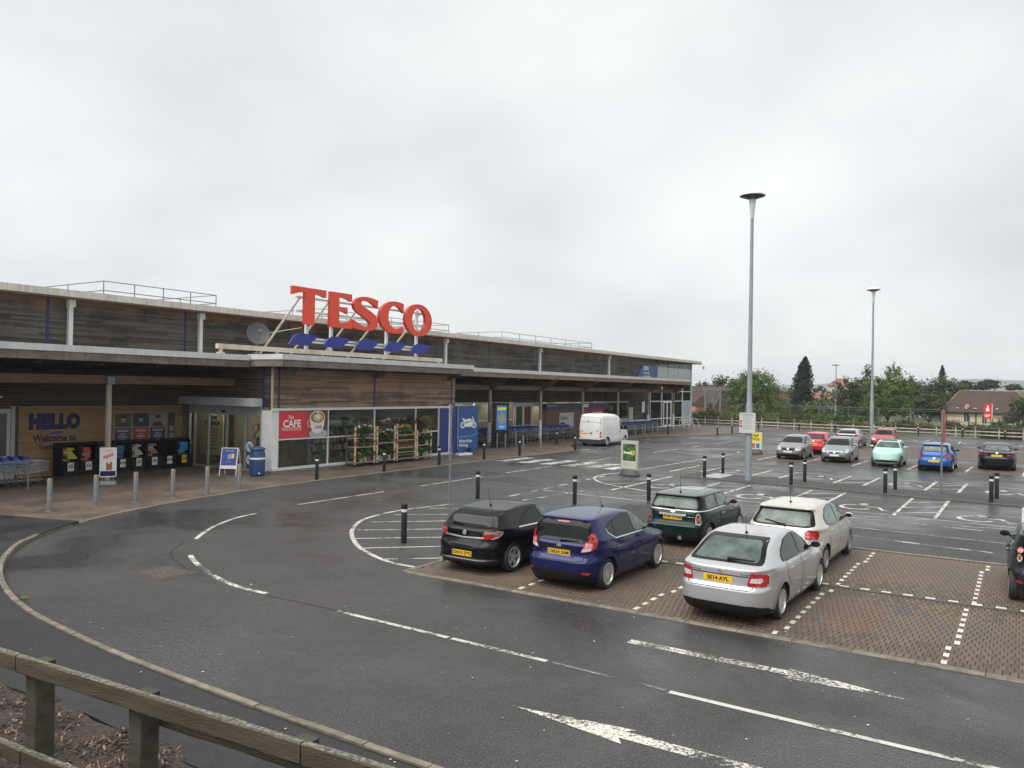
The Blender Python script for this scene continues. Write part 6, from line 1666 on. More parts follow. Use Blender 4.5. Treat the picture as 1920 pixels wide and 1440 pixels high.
        if skirt:
            loop = [i for i in range(n)]
            base = len(V)
            # map original outline verts
            om = {}
            for i, orig in enumerate(R[3]):
                for q in orig: om[q] = i
            if all(k in om for k in loop):
                for k in loop: V.append(N_[om[k]][0] - N_[om[k]][1] * 0.004)
                for i in range(n):
                    j = (i + 1) % n; F.append((om[i], base + i, base + j, om[j]))
        me = bpy.data.meshes.new(name); me.from_pydata([tuple(v) for v in V], [], F); me.materials.append(m)
        me.update()
        # orient outward
        k = 0.0
        for p in list(me.polygons)[:len(R[2])]:
            k += p.normal.dot(N_[p.vertices[0]][1])
        if k < 0: me.flip_normals()
        me.polygons.foreach_set('use_smooth', [True] * len(me.polygons)); me.set_sharp_from_angle(angle=R_(45)); me.update()
        return link(name, me, parent or s.t, label=label)
    def seam(s, outline, mode, w=0.013, mirror=False, off=0.0025):
        s.strip('panel_gap', outline + [outline[0]], mode, w, M_seam, mirror, off)
    def strip(s, name, line, mode, w, m, mirror=False, off=0.004, parent=None):
        """thin band that follows a line drawn on the body."""
        for md_, fl in ((mode, 1),) + ((({'right': 'left', 'rr': 'rl', 'fr': 'fl'}.get(mode, mode), -1),) if mirror else ()):
            sc = 0.0148 if len(md_) == 2 else 1.0
            P = [Vector((u * sc * (fl if md_ in ('rear', 'front', 'top') else 1), v)) for u, v in line]; D = []
            for i in range(len(P) - 1):
                k = max(1, int((P[i + 1] - P[i]).length / 0.05))
                for j in range(k): D.append(P[i] + (P[i + 1] - P[i]) * (j / k))
            D.append(P[-1]); mb = MB(); vs = []
            for i, p in enumerate(D):
                a = D[max(i - 1, 0)]; b = D[min(i + 1, len(D) - 1)]; d = (b - a).normalized(); q = Vector((-d.y, d.x)) * w / 2
                for sg in (1, -1):
                    r = p + q * sg; h, nn = s.proj(md_, r.x / sc, r.y); vs.append(h + nn * off)
            mb.add(vs, [(2 * i, 2 * i + 1, 2 * i + 3, 2 * i + 2) for i in range(len(D) - 1)])
            o = mb.build(name, m, parent or s.t, fix=False)
            me = o.data
            h, nn = s.proj(md_, D[0].x / sc, D[0].y)
            if me.polygons and me.polygons[0].normal.dot(nn) < 0: me.flip_normals()
    def door(s, pts, handle=None, hm=None, gap=True):
        for md_ in ('right', 'left'):
            o = s.patch('door', rpoly(pts, 0.04, 3), md_, s.paint, 0.005, step=0.10)
            if gap: s.strip('panel_gap', rpoly(pts, 0.04, 3) + [rpoly(pts, 0.04, 3)[0]], md_, 0.019, M_seam, False, 0.003)
            if handle:
                h, n = s.proj(md_, *handle)
                MB().obx(tuple(h + n * 0.03), (0.014, 0.09, 0.016)).obx(tuple(h + n * 0.015 + Vector((0, 0.08, 0))), (0.016, 0.012, 0.014)).obx(tuple(h + n * 0.015 - Vector((0, 0.08, 0))), (0.016, 0.012, 0.014)).build('handle', hm or s.paint, o)
    def plate(s, txt, z, white=False, x=0.0, front=False, w=0.26, eu=False):
        y = s.proj('front' if front else 'rear', x, z)[0].y; sg = 1 if front else -1
        yy = y + sg * 0.012
        o = MB().bx(x - w, min(yy, yy - sg * .02), z - 0.056, x + w, max(yy, yy - sg * .02), z + 0.056).build('number_plate', M_plate_w if white else M_plate_y, s.t)
        if txt:
            me = text_mesh(txt, 0.094, bold=0.003, extrude=0.001, sx=1.0, spacing=1.02)
            F_ = FACE_NY if not front else Matrix.Rotation(PI, 4, 'Z') @ FACE_NY
            me.transform(Matrix.Translation((x + (0.02 if eu else 0), yy + sg * 0.001, z)) @ F_); me.materials.clear(); me.materials.append(M_black); link('plate_lettering', me, o)
        if eu: MB().bx(x - w + 0.004, yy - .002, z - 0.052, x - w + 0.045, yy + 0.0, z + 0.052).build('side_band', mat('plate_band', (0.35, 0.18, 0.2), 0.4), o)
        return o
    def badge(s, z, r=0.05, front=False, ry=None, m=None):
        o = s.patch('badge', disc(0, z, r, 18, ry), 'front' if front else 'rear', m or M_chrome, 0.014, step=0.04)
        s.patch('badge_centre', disc(0, z, r * 0.62, 12, (ry or r) * 0.45), 'front' if front else 'rear', M_lamp_smoke, 0.017, parent=o, step=0.04)
    def mirror(s, y, z, m, sz=(0.095, 0.06, 0.062)):
        for sg in (1, -1):
            h, n = s.proj('right' if sg > 0 else 'left', y, z - 0.03)
            c = Vector((sg * (abs(h.x) + 0.13), y - 0.02, z + 0.02)); mb = MB()
            pr = [(0.02, -1), (0.7, -0.85), (0.97, -0.4), (1, 0.1), (0.85, 0.6), (0.45, 0.92), (0.02, 1)]
            mb.lathe(pr, 16); mb.v = [(c.x + vx * sz[0], c.y + vz * sz[1], c.z + vy * sz[2]) for vx, vy, vz in mb.v]
            o = mb.build('wing_mirror', m, s.t, smooth=True, angle=60)
            MB().cyl((h.x - sg * 0.02, y, z - 0.04), (c.x - sg * 0.04, y - 0.01, z), 0.022, n=8).build('mirror_arm', M_trim, o)
            MB().prism(disc(c.x, c.z, sz[0] * 0.82, 16, sz[2] * 0.75), lambda a, b, d: (a, d, b), c.y - sz[1] * 1.02, c.y - sz[1] * 0.8).build('mirror_glass', M_cglass, o)
    def wiper(s, a, b, w=0.02, m=None):
        A, na = s.proj('rear', *a); B, nb = s.proj('rear', *b)
        MB().cyl(A + na * 0.03, B + nb * 0.02, w, w * 0.45, n=6).cyl(A + na * 0.0, A + na * 0.045, w * 1.4, n=8).build('wiper', M_trim, s.t)
    def aerial(s, y, L=0.35, lean=0.35, x=0.0):
        A, n = s.proj('top', x, y)
        MB().cyl(A, A + Vector((0, -0.01, 0.035)), 0.035, 0.015, n=10).cyl(A + Vector((0, -0.01, 0.03)), A + Vector((0, -L * lean, L)), 0.006, 0.003, n=5).build('aerial', M_trim, s.t)
    def arches(s, m, w=0.05, off=0.014, sides=True):
        for y in s.axles:
            r = s.rt + s.arch
            s.strip('wheel_arch', [(y + (r + w / 2 - 0.004) * math.cos(a), s.rt + (r + w / 2 - 0.004) * math.sin(a)) for a in [R_(-22) + i * R_(224) / 22 for i in range(23)]], 'right', w, m, True, off)
    def dlo(s, outline, wins, glass=None, chrome=None):
        s.patch('window_surround', rpoly(outline, 0.05, 3), 'right', M_frit, 0.004, mirror=True, step=0.09)
        for k, w in enumerate(wins):
            g_ = glass[k] if isinstance(glass, (list, tuple)) else (glass or M_cglass)
            s.patch('side_window', rpoly(w, 0.035, 3), 'right', g_, 0.010, mirror=True, step=0.08)
        if chrome: s.strip('chrome_strip', chrome, 'right', 0.022, M_chrome, True, 0.011)
    def screen(s, z0, z1, w0, w1, glass=None, name='windscreen'):
        s.patch('screen_surround', rpoly([(-w0, z0), (w0, z0), (w1, z1), (-w1, z1)], 0.05, 3), 'front', M_frit, 0.004, step=0.09)
        s.patch(name, rpoly([(-w0 + .04, z0 + .02), (w0 - .04, z0 + .02), (w1 - .04, z1 - .02), (-w1 + .04, z1 - .02)], 0.05, 3), 'front', glass or M_cglass, 0.008, step=0.09)
    def backlight(s, outline, inner=None, glass=None):
        s.patch('rear_window_surround', rpoly(outline, 0.05, 4), 'rear', M_frit, 0.009, step=0.05)
        cx_ = sum(p[0] for p in outline) / len(outline); cz_ = sum(p[1] for p in outline) / len(outline)
        if inner is None: inner = [(p[0] * 0.9, cz_ + (p[1] - cz_) * 0.78) for p in outline]
        s.patch('rear_window', rpoly(inner, 0.07, 4), 'rear', glass or M_cglass, 0.013, step=0.05)
def widths(bz, H, k=1.0, roof=0.70, zb=0.17):
    return [(zb, .88), (.24, .935), (.36, .972), (.52, .993), (.66, 1.0), (.78, .99), (.88, .965), (bz, .925), (bz + .04, .895), (H - .13, roof + .045), (H - .075, roof), (H - .04, roof - .10), (H - .014, roof - .30), (H, .12)]
def hatch_rear(H, bump=0.0, tail=.10, wz=1.0, top=.46, roofy=1.75, zb=.17, spoiler=True):
    r = [(zb, .16), (.25, .06), (.36, .012), (.5, 0), (.6, .012), (.65, .05), (.72, tail - .02), (.86, tail), (wz, tail + .07)]
    r += [(H - .16, top), (H - .105, top - .06), (H - .085, top - .06), (H - .06, top + .10)] if spoiler else [(H - .14, top), (H - .085, top + .07), (H - .06, top + .2)]
    return r + [(H - .035, top + .42), (H - .016, top + .75), (H, roofy)]
def car_front(L, H, hood=1.08, nose=.70, wsz=1.0, slope=.68, roofy=1.95, zb=.17):
    return [(zb, L - .2), (.25, L - .07), (.38, L - .012), (.5, L), (.6, L - .02), (nose, L - .08), (nose + .06, L - .19), (nose + .12, L - .45), (wsz - .10, L - hood + .25), (wsz - .03, L - hood + .03), (wsz + .02, L - hood - .08), (H - .16, L - hood - slope + .14), (H - .09, L - hood - slope - .08), (H - .05, L - hood - slope - .28), (H - .022, L - hood - slope - .48), (H, L - hood - slope - .68)]
G_NEAR = 'cars parked in the near block-paved bays'
G_FAR = 'cars parked in the far bays'

# black three-door coupe
P = car_paint('paint_black', (0.003, 0.003, 0.0035), 0.0, 0.3, 0.4)
c = Car('glossy black three-door hatchback with five-spoke wheels, leftmost in the near bays', (-10.22, 14.03, 0.01), R_(-1), 4.29, 1.80, 1.41,
        [(.17, .14), (.22, .03), (.30, .0), (.34, .03), (.40, .035), (.55, .03), (.62, .05), (.70, .10), (.80, .12), (.92, .14), (.97, .19), (1.0, .28), (1.24, .74), (1.285, .70), (1.305, .74), (1.33, .95), (1.37, 1.35), (1.395, 1.8), (1.41, 2.15)],
        car_front(4.29, 1.41, 1.15, .66, .98, .80, 2.2), widths(.96, 1.41, roof=.67), P, (0.80, 3.40), 0.325, (5.0, 4.2), G_NEAR, wheel=('five', 0.225, 0.225))
c.dlo([(1.02, .965), (3.12, .945), (2.75, 1.16), (2.35, 1.31), (1.9, 1.33), (1.5, 1.25), (1.2, 1.10)], [[(1.10, .985), (2.02, .965), (1.88, 1.29), (1.6, 1.25), (1.28, 1.11)], [(2.10, .965), (3.02, .955), (2.68, 1.15), (2.32, 1.29), (1.98, 1.30)]], [M_cglass, M_cglass_l], [(1.0, .955), (2.0, .945), (3.15, .935)])
c.backlight([(-.66, .985), (.66, .985), (.50, 1.262), (-.50, 1.262)], [(-.60, 1.0), (.60, 1.0), (.46, 1.25), (-.46, 1.25)], M_cglass)
c.patch('roof_spoiler', rpoly([(-.53, 1.262), (.53, 1.262), (.51, 1.298), (-.51, 1.298)], .01), 'rear', M_frit, 0.012, step=.08)
c.screen(1.0, 1.26, .62, .48)
c.door([(2.05, .25), (3.05, .25), (3.15, .5), (3.16, .93), (2.04, .945), (2.0, .6)], (2.2, .86), M_trim)
c.patch('tail_light', [(34, .93), (31, .80), (29.5, .765), (44, .765), (52, .80), (58, .87), (59, .915), (50, .945)], 'rr', M_lamp_red, 0.010, mirror=True)
c.patch('tail_light_clear', [(35, .925), (34, .875), (46, .87), (54, .845), (58.5, .905), (50, .938)], 'rr', M_lamp_smoke, 0.014, mirror=True)
c.strip('lamp_edge', [(43, .77), (52, .805), (58.5, .87), (59.5, .915), (50, .945)], 'rr', .012, M_lamp_clear, True, .016)
c.strip('chrome_bar', [(-.50, .79), (0, .765), (.50, .79)], 'rear', .035, M_chrome, off=.018)
c.patch('tailgate_lower', [(-.50, .75), (0, .73), (.50, .75), (.40, .60), (.2, .55), (-.2, .55), (-.40, .60)], 'rear', M_frit, .003)
c.strip('panel_gap', [(-.62, .92), (-.53, .76), (-.42, .595), (-.2, .545), (.2, .545), (.42, .595), (.53, .76), (.62, .92)], 'rear', .012, M_seam)
c.badge(.865, .05); c.plate('DN10 ZYG', .435, w=.26, eu=True)
c.patch('lower_lip', rpoly([(-.80, .255), (.80, .255), (.76, .325), (-.76, .325)], .02), 'rear', M_trim, .012)
c.strip('bumper_crease', [(-.78, .335), (-.5, .31), (.5, .31), (.78, .335)], 'rear', .012, mat('dark_gloss', (0.05, 0.05, 0.055), 0.2, coat=1.0), off=.016)
MB().cyl((-.56, .02, .235), (-.56, .3, .235), .055, n=14).build('exhaust', M_chrome, c.t)
c.wiper((-.42, 1.02), (-.12, .995), .022); c.aerial(1.10, .42, .30); c.mirror(3.02, .96, P); c.arches(P, .055, .012)
c.patch('side_skirt', rpoly([(1.25, .19), (2.98, .19), (2.98, .27), (1.25, .27)], .02), 'right', M_trim, .012, mirror=True)

# dark blue five-door
P = car_paint('paint_dark_blue', (0.010, 0.014, 0.085), 0.35, 0.25, .6)
c = Car('dark blue five-door hatchback with a yellow sticker on its rear window', (-7.84, 13.98, 0.01), R_(-1), 3.97, 1.72, 1.495,
        [(.17, .16), (.25, .05), (.36, .01), (.48, 0), (.58, .0), (.62, .03), (.68, .10), (.80, .12), (.90, .125), (.98, .20), (1.30, .42), (1.36, .34), (1.395, .335), (1.42, .46), (1.45, .80), (1.48, 1.25), (1.495, 1.75)],
        car_front(3.97, 1.495, 1.0, .72, 1.02, .72, 1.9), widths(1.0, 1.495, roof=.69), P, (0.70, 3.19), 0.31, (5.2, 4.4), G_NEAR, wheel=('ten', 0.205, 0.218))
c.dlo([(.76, 1.22), (.80, 1.13), (1.02, .995), (2.98, .985), (2.55, 1.24), (2.15, 1.39), (1.6, 1.40), (1.1, 1.335)], [[(.81, 1.20), (.84, 1.14), (1.02, 1.03), (1.03, 1.295)], [(1.09, 1.02), (1.90, 1.01), (1.85, 1.375), (1.5, 1.37), (1.09, 1.31)], [(1.98, 1.01), (2.88, 1.0), (2.48, 1.24), (2.15, 1.365), (1.95, 1.378)]], [M_cglass, M_cglass, M_cglass_l], [(.77, 1.20), (.80, 1.12), (1.03, .985), (2.0, .975), (2.95, .975)])
c.backlight([(-.70, 1.02), (-.52, .945), (.52, .945), (.70, 1.02), (.585, 1.36), (-.585, 1.36)], [(-.64, 1.02), (-.5, .965), (.5, .965), (.64, 1.02), (.545, 1.27), (-.545, 1.27)], M_cglass)
c.patch('brake_light', rpoly([(-.14, 1.318), (.14, 1.318), (.13, 1.342), (-.13, 1.342)], .01), 'rear', M_lamp_red, .014)
c.patch('window_sticker', rpoly([(-.56, 1.03), (-.26, 1.012), (-.26, 1.042), (-.56, 1.06)], .01), 'rear', M_yellow, .012)
c.screen(1.03, 1.35, .64, .50)
c.door([(1.12, .30), (1.92, .24), (1.93, .975), (1.05, .985), (1.0, .75), (1.08, .55)], (1.22, .90), P)
c.door([(1.95, .24), (2.85, .24), (2.92, .45), (2.95, .97), (1.95, .975)], (2.12, .885), P)
c.patch('tail_light', [(47, 1.16), (42, 1.08), (35, .86), (32.5, .78), (41, .80), (51, .86), (55, .96), (52, 1.12)], 'rr', M_lamp_red, .012, mirror=True)
c.patch('tail_light_clear', [(33.3, .79), (34.8, .855), (45, .87), (44.5, .82)], 'rr', M_lamp_clear, .016, mirror=True)
c.patch('tail_light_square', [(37, .865), (39.5, .96), (47, .96), (46, .865)], 'rr', M_lamp_pink, .016, mirror=True)
c.patch('plate_recess', rpoly([(-.40, .81), (.40, .81), (.34, .66), (-.34, .66)], .03), 'rear', P, .003)
c.strip('panel_gap', [(-.58, .86), (-.55, .62), (-.3, .60), (.3, .60), (.55, .62), (.58, .86)], 'rear', .013, M_seam)
c.strip('grab_bar', [(-.45, .842), (0, .835), (.45, .842)], 'rear', .04, M_trim, off=.03); c.badge(.875, .055, ry=.028)
c.plate('GR54 SAM', .745, w=.26, eu=True)
c.patch('lower_bumper', [(-.72, .20), (.72, .20), (.66, .34), (.5, .40), (-.5, .40), (-.66, .34)], 'rear', M_trim, .014, step=.05)
c.patch('fog_light', [(33, .37), (41, .355), (44, .40), (34, .415)], 'rr', M_lamp_red, .012, mirror=True)
c.wiper((.02, .965), (.42, .985), .02); c.aerial(1.75, .38, .75, .12); c.mirror(2.72, 1.02, P); c.arches(P, .05, .010)

# dark green small hatch
P = car_paint('paint_dark_green', (0.005, 0.021, 0.017), 0.2, 0.25, .5)
PR = car_paint('paint_grey_roof', (0.035, 0.042, 0.042), 0.2, 0.28)
c = Car('small dark green hatchback with a chrome handle bar, behind the dark blue one', (-7.62, 19.62, 0.01), R_(-1), 3.70, 1.69, 1.42,
        [(.17, .16), (.25, .05), (.36, .01), (.46, 0), (.56, .0), (.61, .05), (.68, .085), (.86, .10), (.93, .13), (.96, .17), (1.26, .34), (1.29, .30), (1.32, .31), (1.345, .50), (1.38, .85), (1.405, 1.3), (1.42, 1.7)],
        car_front(3.70, 1.42, 1.0, .76, 1.0, .50, 1.85), [(.17, .90), (.24, .94), (.36, .98), (.5, 1.0), (.66, 1.0), (.80, .98), (.90, .95), (.955, .915), (.985, .875), (1.28, .77), (1.32, .74), (1.345, .68), (1.38, .52), (1.405, .34), (1.42, .10)], P, (0.62, 3.09), 0.305, (5.4, 4.2), G_NEAR, wheel=('multi', 0.185, 0.20), zpaint=[(.965, 1.315, 2), (1.315, 1.5, 3)], extra=PR)
c.backlight([(-.66, .985), (.66, .985), (.56, 1.265), (-.56, 1.265)], [(-.61, 1.0), (.61, 1.0), (.53, 1.255), (-.53, 1.255)], M_cglass_l)
for w_, g_ in (([(.60, .99), (1.30, .98), (1.28, 1.28), (.62, 1.27)], M_cglass_l), ([(1.40, .98), (2.50, .97), (2.12, 1.275), (1.38, 1.285)], M_cglass_l)):
    c.patch('side_window', rpoly(w_, .03, 3), 'right', g_, .005, mirror=True, step=.08)
c.screen(1.0, 1.25, .62, .52)
c.strip('chrome_strip', [(-.70, .945), (0, .94), (.70, .945)], 'rear', .02, M_chrome, off=.008); c.strip('chrome_strip', [(.30, .945), (1.4, .945), (2.6, .935)], 'right', .02, M_chrome, True, .008)
c.door([(1.38, .25), (2.42, .25), (2.48, .45), (2.52, .925), (1.38, .93)], (1.52, .80), M_chrome)
c.patch('tail_light_rim', [(38, .62), (44.5, .60), (47.5, .66), (46.5, .82), (44, .885), (40.5, .88), (38.2, .78)], 'rr', M_chrome, .010, mirror=True)
c.patch('tail_light', [(39.2, .635), (43.8, .62), (46.3, .665), (45.5, .81), (43.4, .865), (41, .86), (39.3, .77)], 'rr', mat('lamp_maroon', (0.16, 0.014, 0.012), .08, coat=1.0, var=.3, scale=18), .018, mirror=True)
c.patch('tail_light_amber', disc(42.6, .755, 2.3, 14, .042), 'rr', M_lamp_amber, .022, mirror=True)
c.strip('handle_bar', [(-.36, .84), (0, .835), (.36, .84)], 'rear', .05, M_chrome, off=.03); c.badge(.905, .06, ry=.022)
c.plate('FV09 DWM', .765, w=.25)
c.patch('script_badge', rpoly([(.40, .79), (.56, .79), (.56, .805), (.40, .805)], .005), 'rear', M_chrome, .008)
c.strip('panel_gap', [(-.62, .92), (-.56, .62), (0, .60), (.56, .62), (.62, .92)], 'rear', .012, M_seam)
c.patch('lower_bumper', [(-.74, .20), (.74, .20), (.74, .33), (-.74, .33)], 'rear', M_trim, .014, step=.05)
c.patch('fog_light', rpoly([(-.42, .335), (-.22, .335), (-.22, .39), (-.42, .39)], .02), 'rear', mat('lamp_maroon', (0.16, 0.014, 0.012), .08), .010); MB().cyl((.24, -.02, .27), (.24, .25, .27), .05, n=14).build('exhaust', M_chrome, c.t)
c.wiper((-.02, .985), (-.42, 1.0), .022); c.aerial(.62, .52, .05, 0); c.mirror(2.32, .99, M_trim); c.arches(mat('grey_cladding', (0.035, 0.037, 0.04), .6), .075, .012)
c.patch('sunroof', rpoly([(-.36, 1.0), (.36, 1.0), (.36, 1.75), (-.36, 1.75)], .08), 'top', mat('sunroof_glass', (0.04, 0.047, 0.05), .05, coat=1.0), .006); c.patch('side_repeater', disc(2.62, .82, .05, 12, .035), 'right', M_lamp_amber, .010, mirror=True)

# silver saloon-shaped hatch, nearest
P = car_paint('paint_silver', (0.53, 0.54, 0.555), 0.55, 0.30)
c = Car('silver notchback car with a wide sloping rear window, nearest to the road', (-4.42, 13.62, 0.01), R_(-2.2), 4.48, 1.71, 1.465,
        [(.17, .16), (.25, .05), (.34, .012), (.48, 0), (.60, .0), (.645, .02), (.68, .06), (.80, .075), (.92, .075), (.965, .085), (.995, .15), (1.02, .28), (1.06, .40), (1.34, 1.07), (1.38, 1.24), (1.41, 1.42), (1.44, 1.75), (1.455, 2.0), (1.465, 2.2)],
        car_front(4.48, 1.465, 1.12, .72, 1.0, .80, 2.35), widths(.965, 1.465, roof=.69), P, (1.0, 3.60), 0.315, (5.6, 4.4), G_NEAR, wheel=('multi', 0.195, 0.21))
c.dlo([(1.12, .985), (3.38, .975), (2.95, 1.21), (2.5, 1.36), (2.0, 1.375), (1.55, 1.325), (1.22, 1.19), (1.10, 1.08)], [[(1.18, 1.005), (2.10, 1.0), (2.06, 1.345), (1.62, 1.315), (1.28, 1.19), (1.15, 1.08)], [(2.18, 1.0), (3.28, .99), (2.88, 1.21), (2.48, 1.33), (2.15, 1.345)]], M_cglass)
c.backlight([(-.665, 1.025), (.665, 1.025), (.545, 1.375), (-.545, 1.375)], [(-.585, 1.045), (.585, 1.045), (.475, 1.335), (-.475, 1.335)], M_cglass_l)
c.screen(1.02, 1.33, .64, .50)
c.door([(1.38, .32), (2.14, .26), (2.15, .965), (1.28, .975), (1.24, .80), (1.36, .58)], (1.46, .84), P)
c.door([(2.18, .26), (3.20, .26), (3.28, .5), (3.30, .955), (2.18, .965)], (2.34, .83), P)
c.patch('tail_light', [(33.5, .925), (30.5, .70), (49, .69), (54.5, .745), (55.5, .86), (51, .905)], 'rr', M_lamp_red, .010, mirror=True)
c.patch('tail_light_clear', [(34.5, .84), (32.8, .765), (43, .755), (46.5, .80), (45, .845)], 'rr', M_lamp_clear, .015, mirror=True)
c.strip('panel_gap', [(-.575, .93), (-.57, .66), (-.50, .63), (.50, .63), (.57, .66), (.575, .93)], 'rear', .013, M_seam)
c.strip('boot_crease_shade', [(-.56, .855), (0, .85), (.56, .855)], 'rear', .022, mat('painted_crease_shade', (0.06, 0.06, 0.065), .5), off=.004)  # dark strip paints the shade along the boot crease, no real gap
c.patch('plate_recess', [(-.56, .835), (.56, .835), (.40, .70), (-.40, .70)], 'rear', P, .005)
c.plate('SE14 AYL', .775, w=.26, x=-.03); c.badge(.915, .045)
c.patch('script_badge', rpoly([(-.54, .882), (-.34, .882), (-.34, .902), (-.54, .902)], .005), 'rear', M_lamp_smoke, .006); c.patch('script_badge', rpoly([(.36, .882), (.54, .882), (.54, .902), (.36, .902)], .005), 'rear', M_lamp_smoke, .006)
c.patch('lower_bumper', [(-.78, .19), (.78, .19), (.76, .33), (.60, .375), (-.60, .375), (-.76, .33)], 'rear', M_trim, .014, step=.05)
c.wiper((.06, 1.055), (.50, 1.062), .028); c.aerial(1.32, .30, .30, .05); c.mirror(3.12, 1.0, M_trim); c.arches(P, .05, .010)

# champagne five-door behind it
P = car_paint('paint_champagne', (0.60, 0.585, 0.52), 0.35, 0.32)
c = Car('cream champagne five-door hatchback with round red lamps, behind the silver one', (-4.55, 18.22, 0.01), R_(-1), 4.22, 1.77, 1.52,
        [(.17, .16), (.25, .06), (.36, .012), (.5, 0), (.62, .0), (.67, .04), (.73, .10), (.88, .13), (1.0, .19), (1.06, .24), (1.36, .52), (1.415, .44), (1.435, .44), (1.46, .58), (1.485, .9), (1.505, 1.3), (1.52, 1.85)],
        car_front(4.22, 1.52, 1.0, .74, 1.03, .80, 2.05), widths(1.0, 1.52, roof=.68), P, (0.74, 3.34), 0.315, (5.0, 4.3), G_NEAR, wheel=('hub', 0.195, 0.20), rimmat=M_hubcap)
c.dlo([(.92, 1.20), (1.0, 1.04), (1.2, 1.0), (3.20, .985), (2.75, 1.24), (2.3, 1.40), (1.7, 1.42), (1.25, 1.37)], [[(1.0, 1.19), (1.06, 1.06), (1.22, 1.02), (1.95, 1.01), (1.9, 1.40), (1.65, 1.40), (1.3, 1.35)], [(2.02, 1.01), (3.10, 1.0), (2.70, 1.24), (2.28, 1.38), (1.99, 1.40)]], M_cglass_l)
c.backlight([(-.70, 1.075), (-.55, 1.035), (.55, 1.035), (.70, 1.075), (.575, 1.40), (-.575, 1.40)], [(-.60, 1.09), (-.5, 1.06), (.5, 1.06), (.60, 1.09), (.515, 1.345), (-.515, 1.345)], M_cglass_l)
c.screen(1.04, 1.37, .65, .51)
c.door([(1.18, .30), (1.98, .26), (1.98, .975), (1.10, .985), (1.02, .78), (1.12, .55)], (1.24, .90), P)
c.door([(2.01, .26), (2.95, .26), (3.03, .5), (3.06, .97), (2.01, .975)], (2.16, .89), P)
c.patch('tail_light', [(39, 1.0), (35.5, .93), (35, .80), (42, .785), (53, .795), (56.5, .87), (55.5, .955), (50, .995)], 'rr', M_lamp_red, .012, mirror=True)
for z_ in (.93, .855): c.patch('tail_light_round', disc(38.2, z_, 1.9, 14, .032), 'rr', M_lamp_pink, .018, mirror=True)
c.strip('panel_gap', [(-.66, 1.03), (-.60, .72), (-.45, .66), (.45, .66), (.60, .72), (.66, 1.03)], 'rear', .012, M_seam)
c.strip('handle_bar', [(-.36, .885), (.36, .885)], 'rear', .04, P, off=.028); c.badge(.975, .06, ry=.05); c.plate('', .795, w=.26)
c.patch('lower_bumper', [(-.70, .19), (.70, .19), (.66, .28), (-.66, .28)], 'rear', M_trim, .014, step=.05)
c.wiper((.05, 1.05), (-.40, 1.13), .024); c.aerial(.95, .42, .12); c.mirror(2.92, 1.03, P); c.arches(P, .05, .010)

# dark grey city car at the right edge
P = car_paint('paint_dark_grey', (0.022, 0.026, 0.032), 0.4, 0.28, .6)
c = Car('dark grey small car with two round tail lamps, cut off by the right edge', (0.58, 18.36, 0.01), R_(1), 3.44, 1.64, 1.47,
        [(.17, .14), (.26, .04), (.4, .0), (.54, .0), (.60, .02), (.66, .07), (.80, .10), (1.0, .13), (1.05, .16), (1.32, .32), (1.365, .28), (1.39, .30), (1.41, .45), (1.44, .8), (1.46, 1.2), (1.47, 1.6)],
        car_front(3.44, 1.47, .85, .76, 1.03, .75, 1.7), widths(1.0, 1.47, roof=.70), P, (0.48, 2.82), 0.285, (4.6, 4.0), G_NEAR, wheel=('hub', 0.165, 0.18), rimmat=M_hubcap)
c.dlo([(.55, 1.10), (.62, 1.02), (2.55, .985), (2.1, 1.26), (1.7, 1.375), (.95, 1.34)], [[(.62, 1.10), (.68, 1.04), (1.25, 1.02), (1.22, 1.34), (.95, 1.32)], [(1.32, 1.02), (2.45, 1.0), (2.05, 1.25), (1.68, 1.35), (1.30, 1.35)]], M_cglass_l)
c.patch('tailgate', rpoly([(-.50, .66), (.50, .66), (.60, .85), (.54, 1.345), (-.54, 1.345), (-.60, .85)], .08), 'rear', M_frit, .006)
c.patch('rear_window', rpoly([(-.46, .95), (.46, .95), (.47, 1.31), (-.47, 1.31)], .06), 'rear', M_cglass, .011)
c.strip('handle_bar', [(-.46, .72), (.46, .72)], 'rear', .03, M_chrome, off=.015)
c.screen(1.04, 1.33, .60, .48)
c.door([(.85, .3), (1.28, .25), (1.28, .98), (.78, .98), (.72, .7)], (.92, .9), P); c.door([(1.31, .25), (2.3, .25), (2.36, .5), (2.38, .96), (1.31, .98)], (1.45, .9), P)
c.patch('tail_light', disc(39.5, 1.03, 2.9, 16, .062), 'rr', M_lamp_pink, .012, mirror=True); c.patch('tail_light_lower', disc(41.5, .87, 3.4, 16, .075), 'rr', M_lamp_clear, .012, mirror=True); c.patch('tail_light_amber', disc(41.5, .875, 2.2, 14, .048), 'rr', M_lamp_amber, .018, mirror=True)
c.patch('reflector', rpoly([(34, .40), (42, .40), (42, .44), (34, .44)], .5), 'rr', M_lamp_red, .012, mirror=True)
c.mirror(2.28, 1.02, M_trim); c.arches(P, .045, .010); c.plate('', .54)

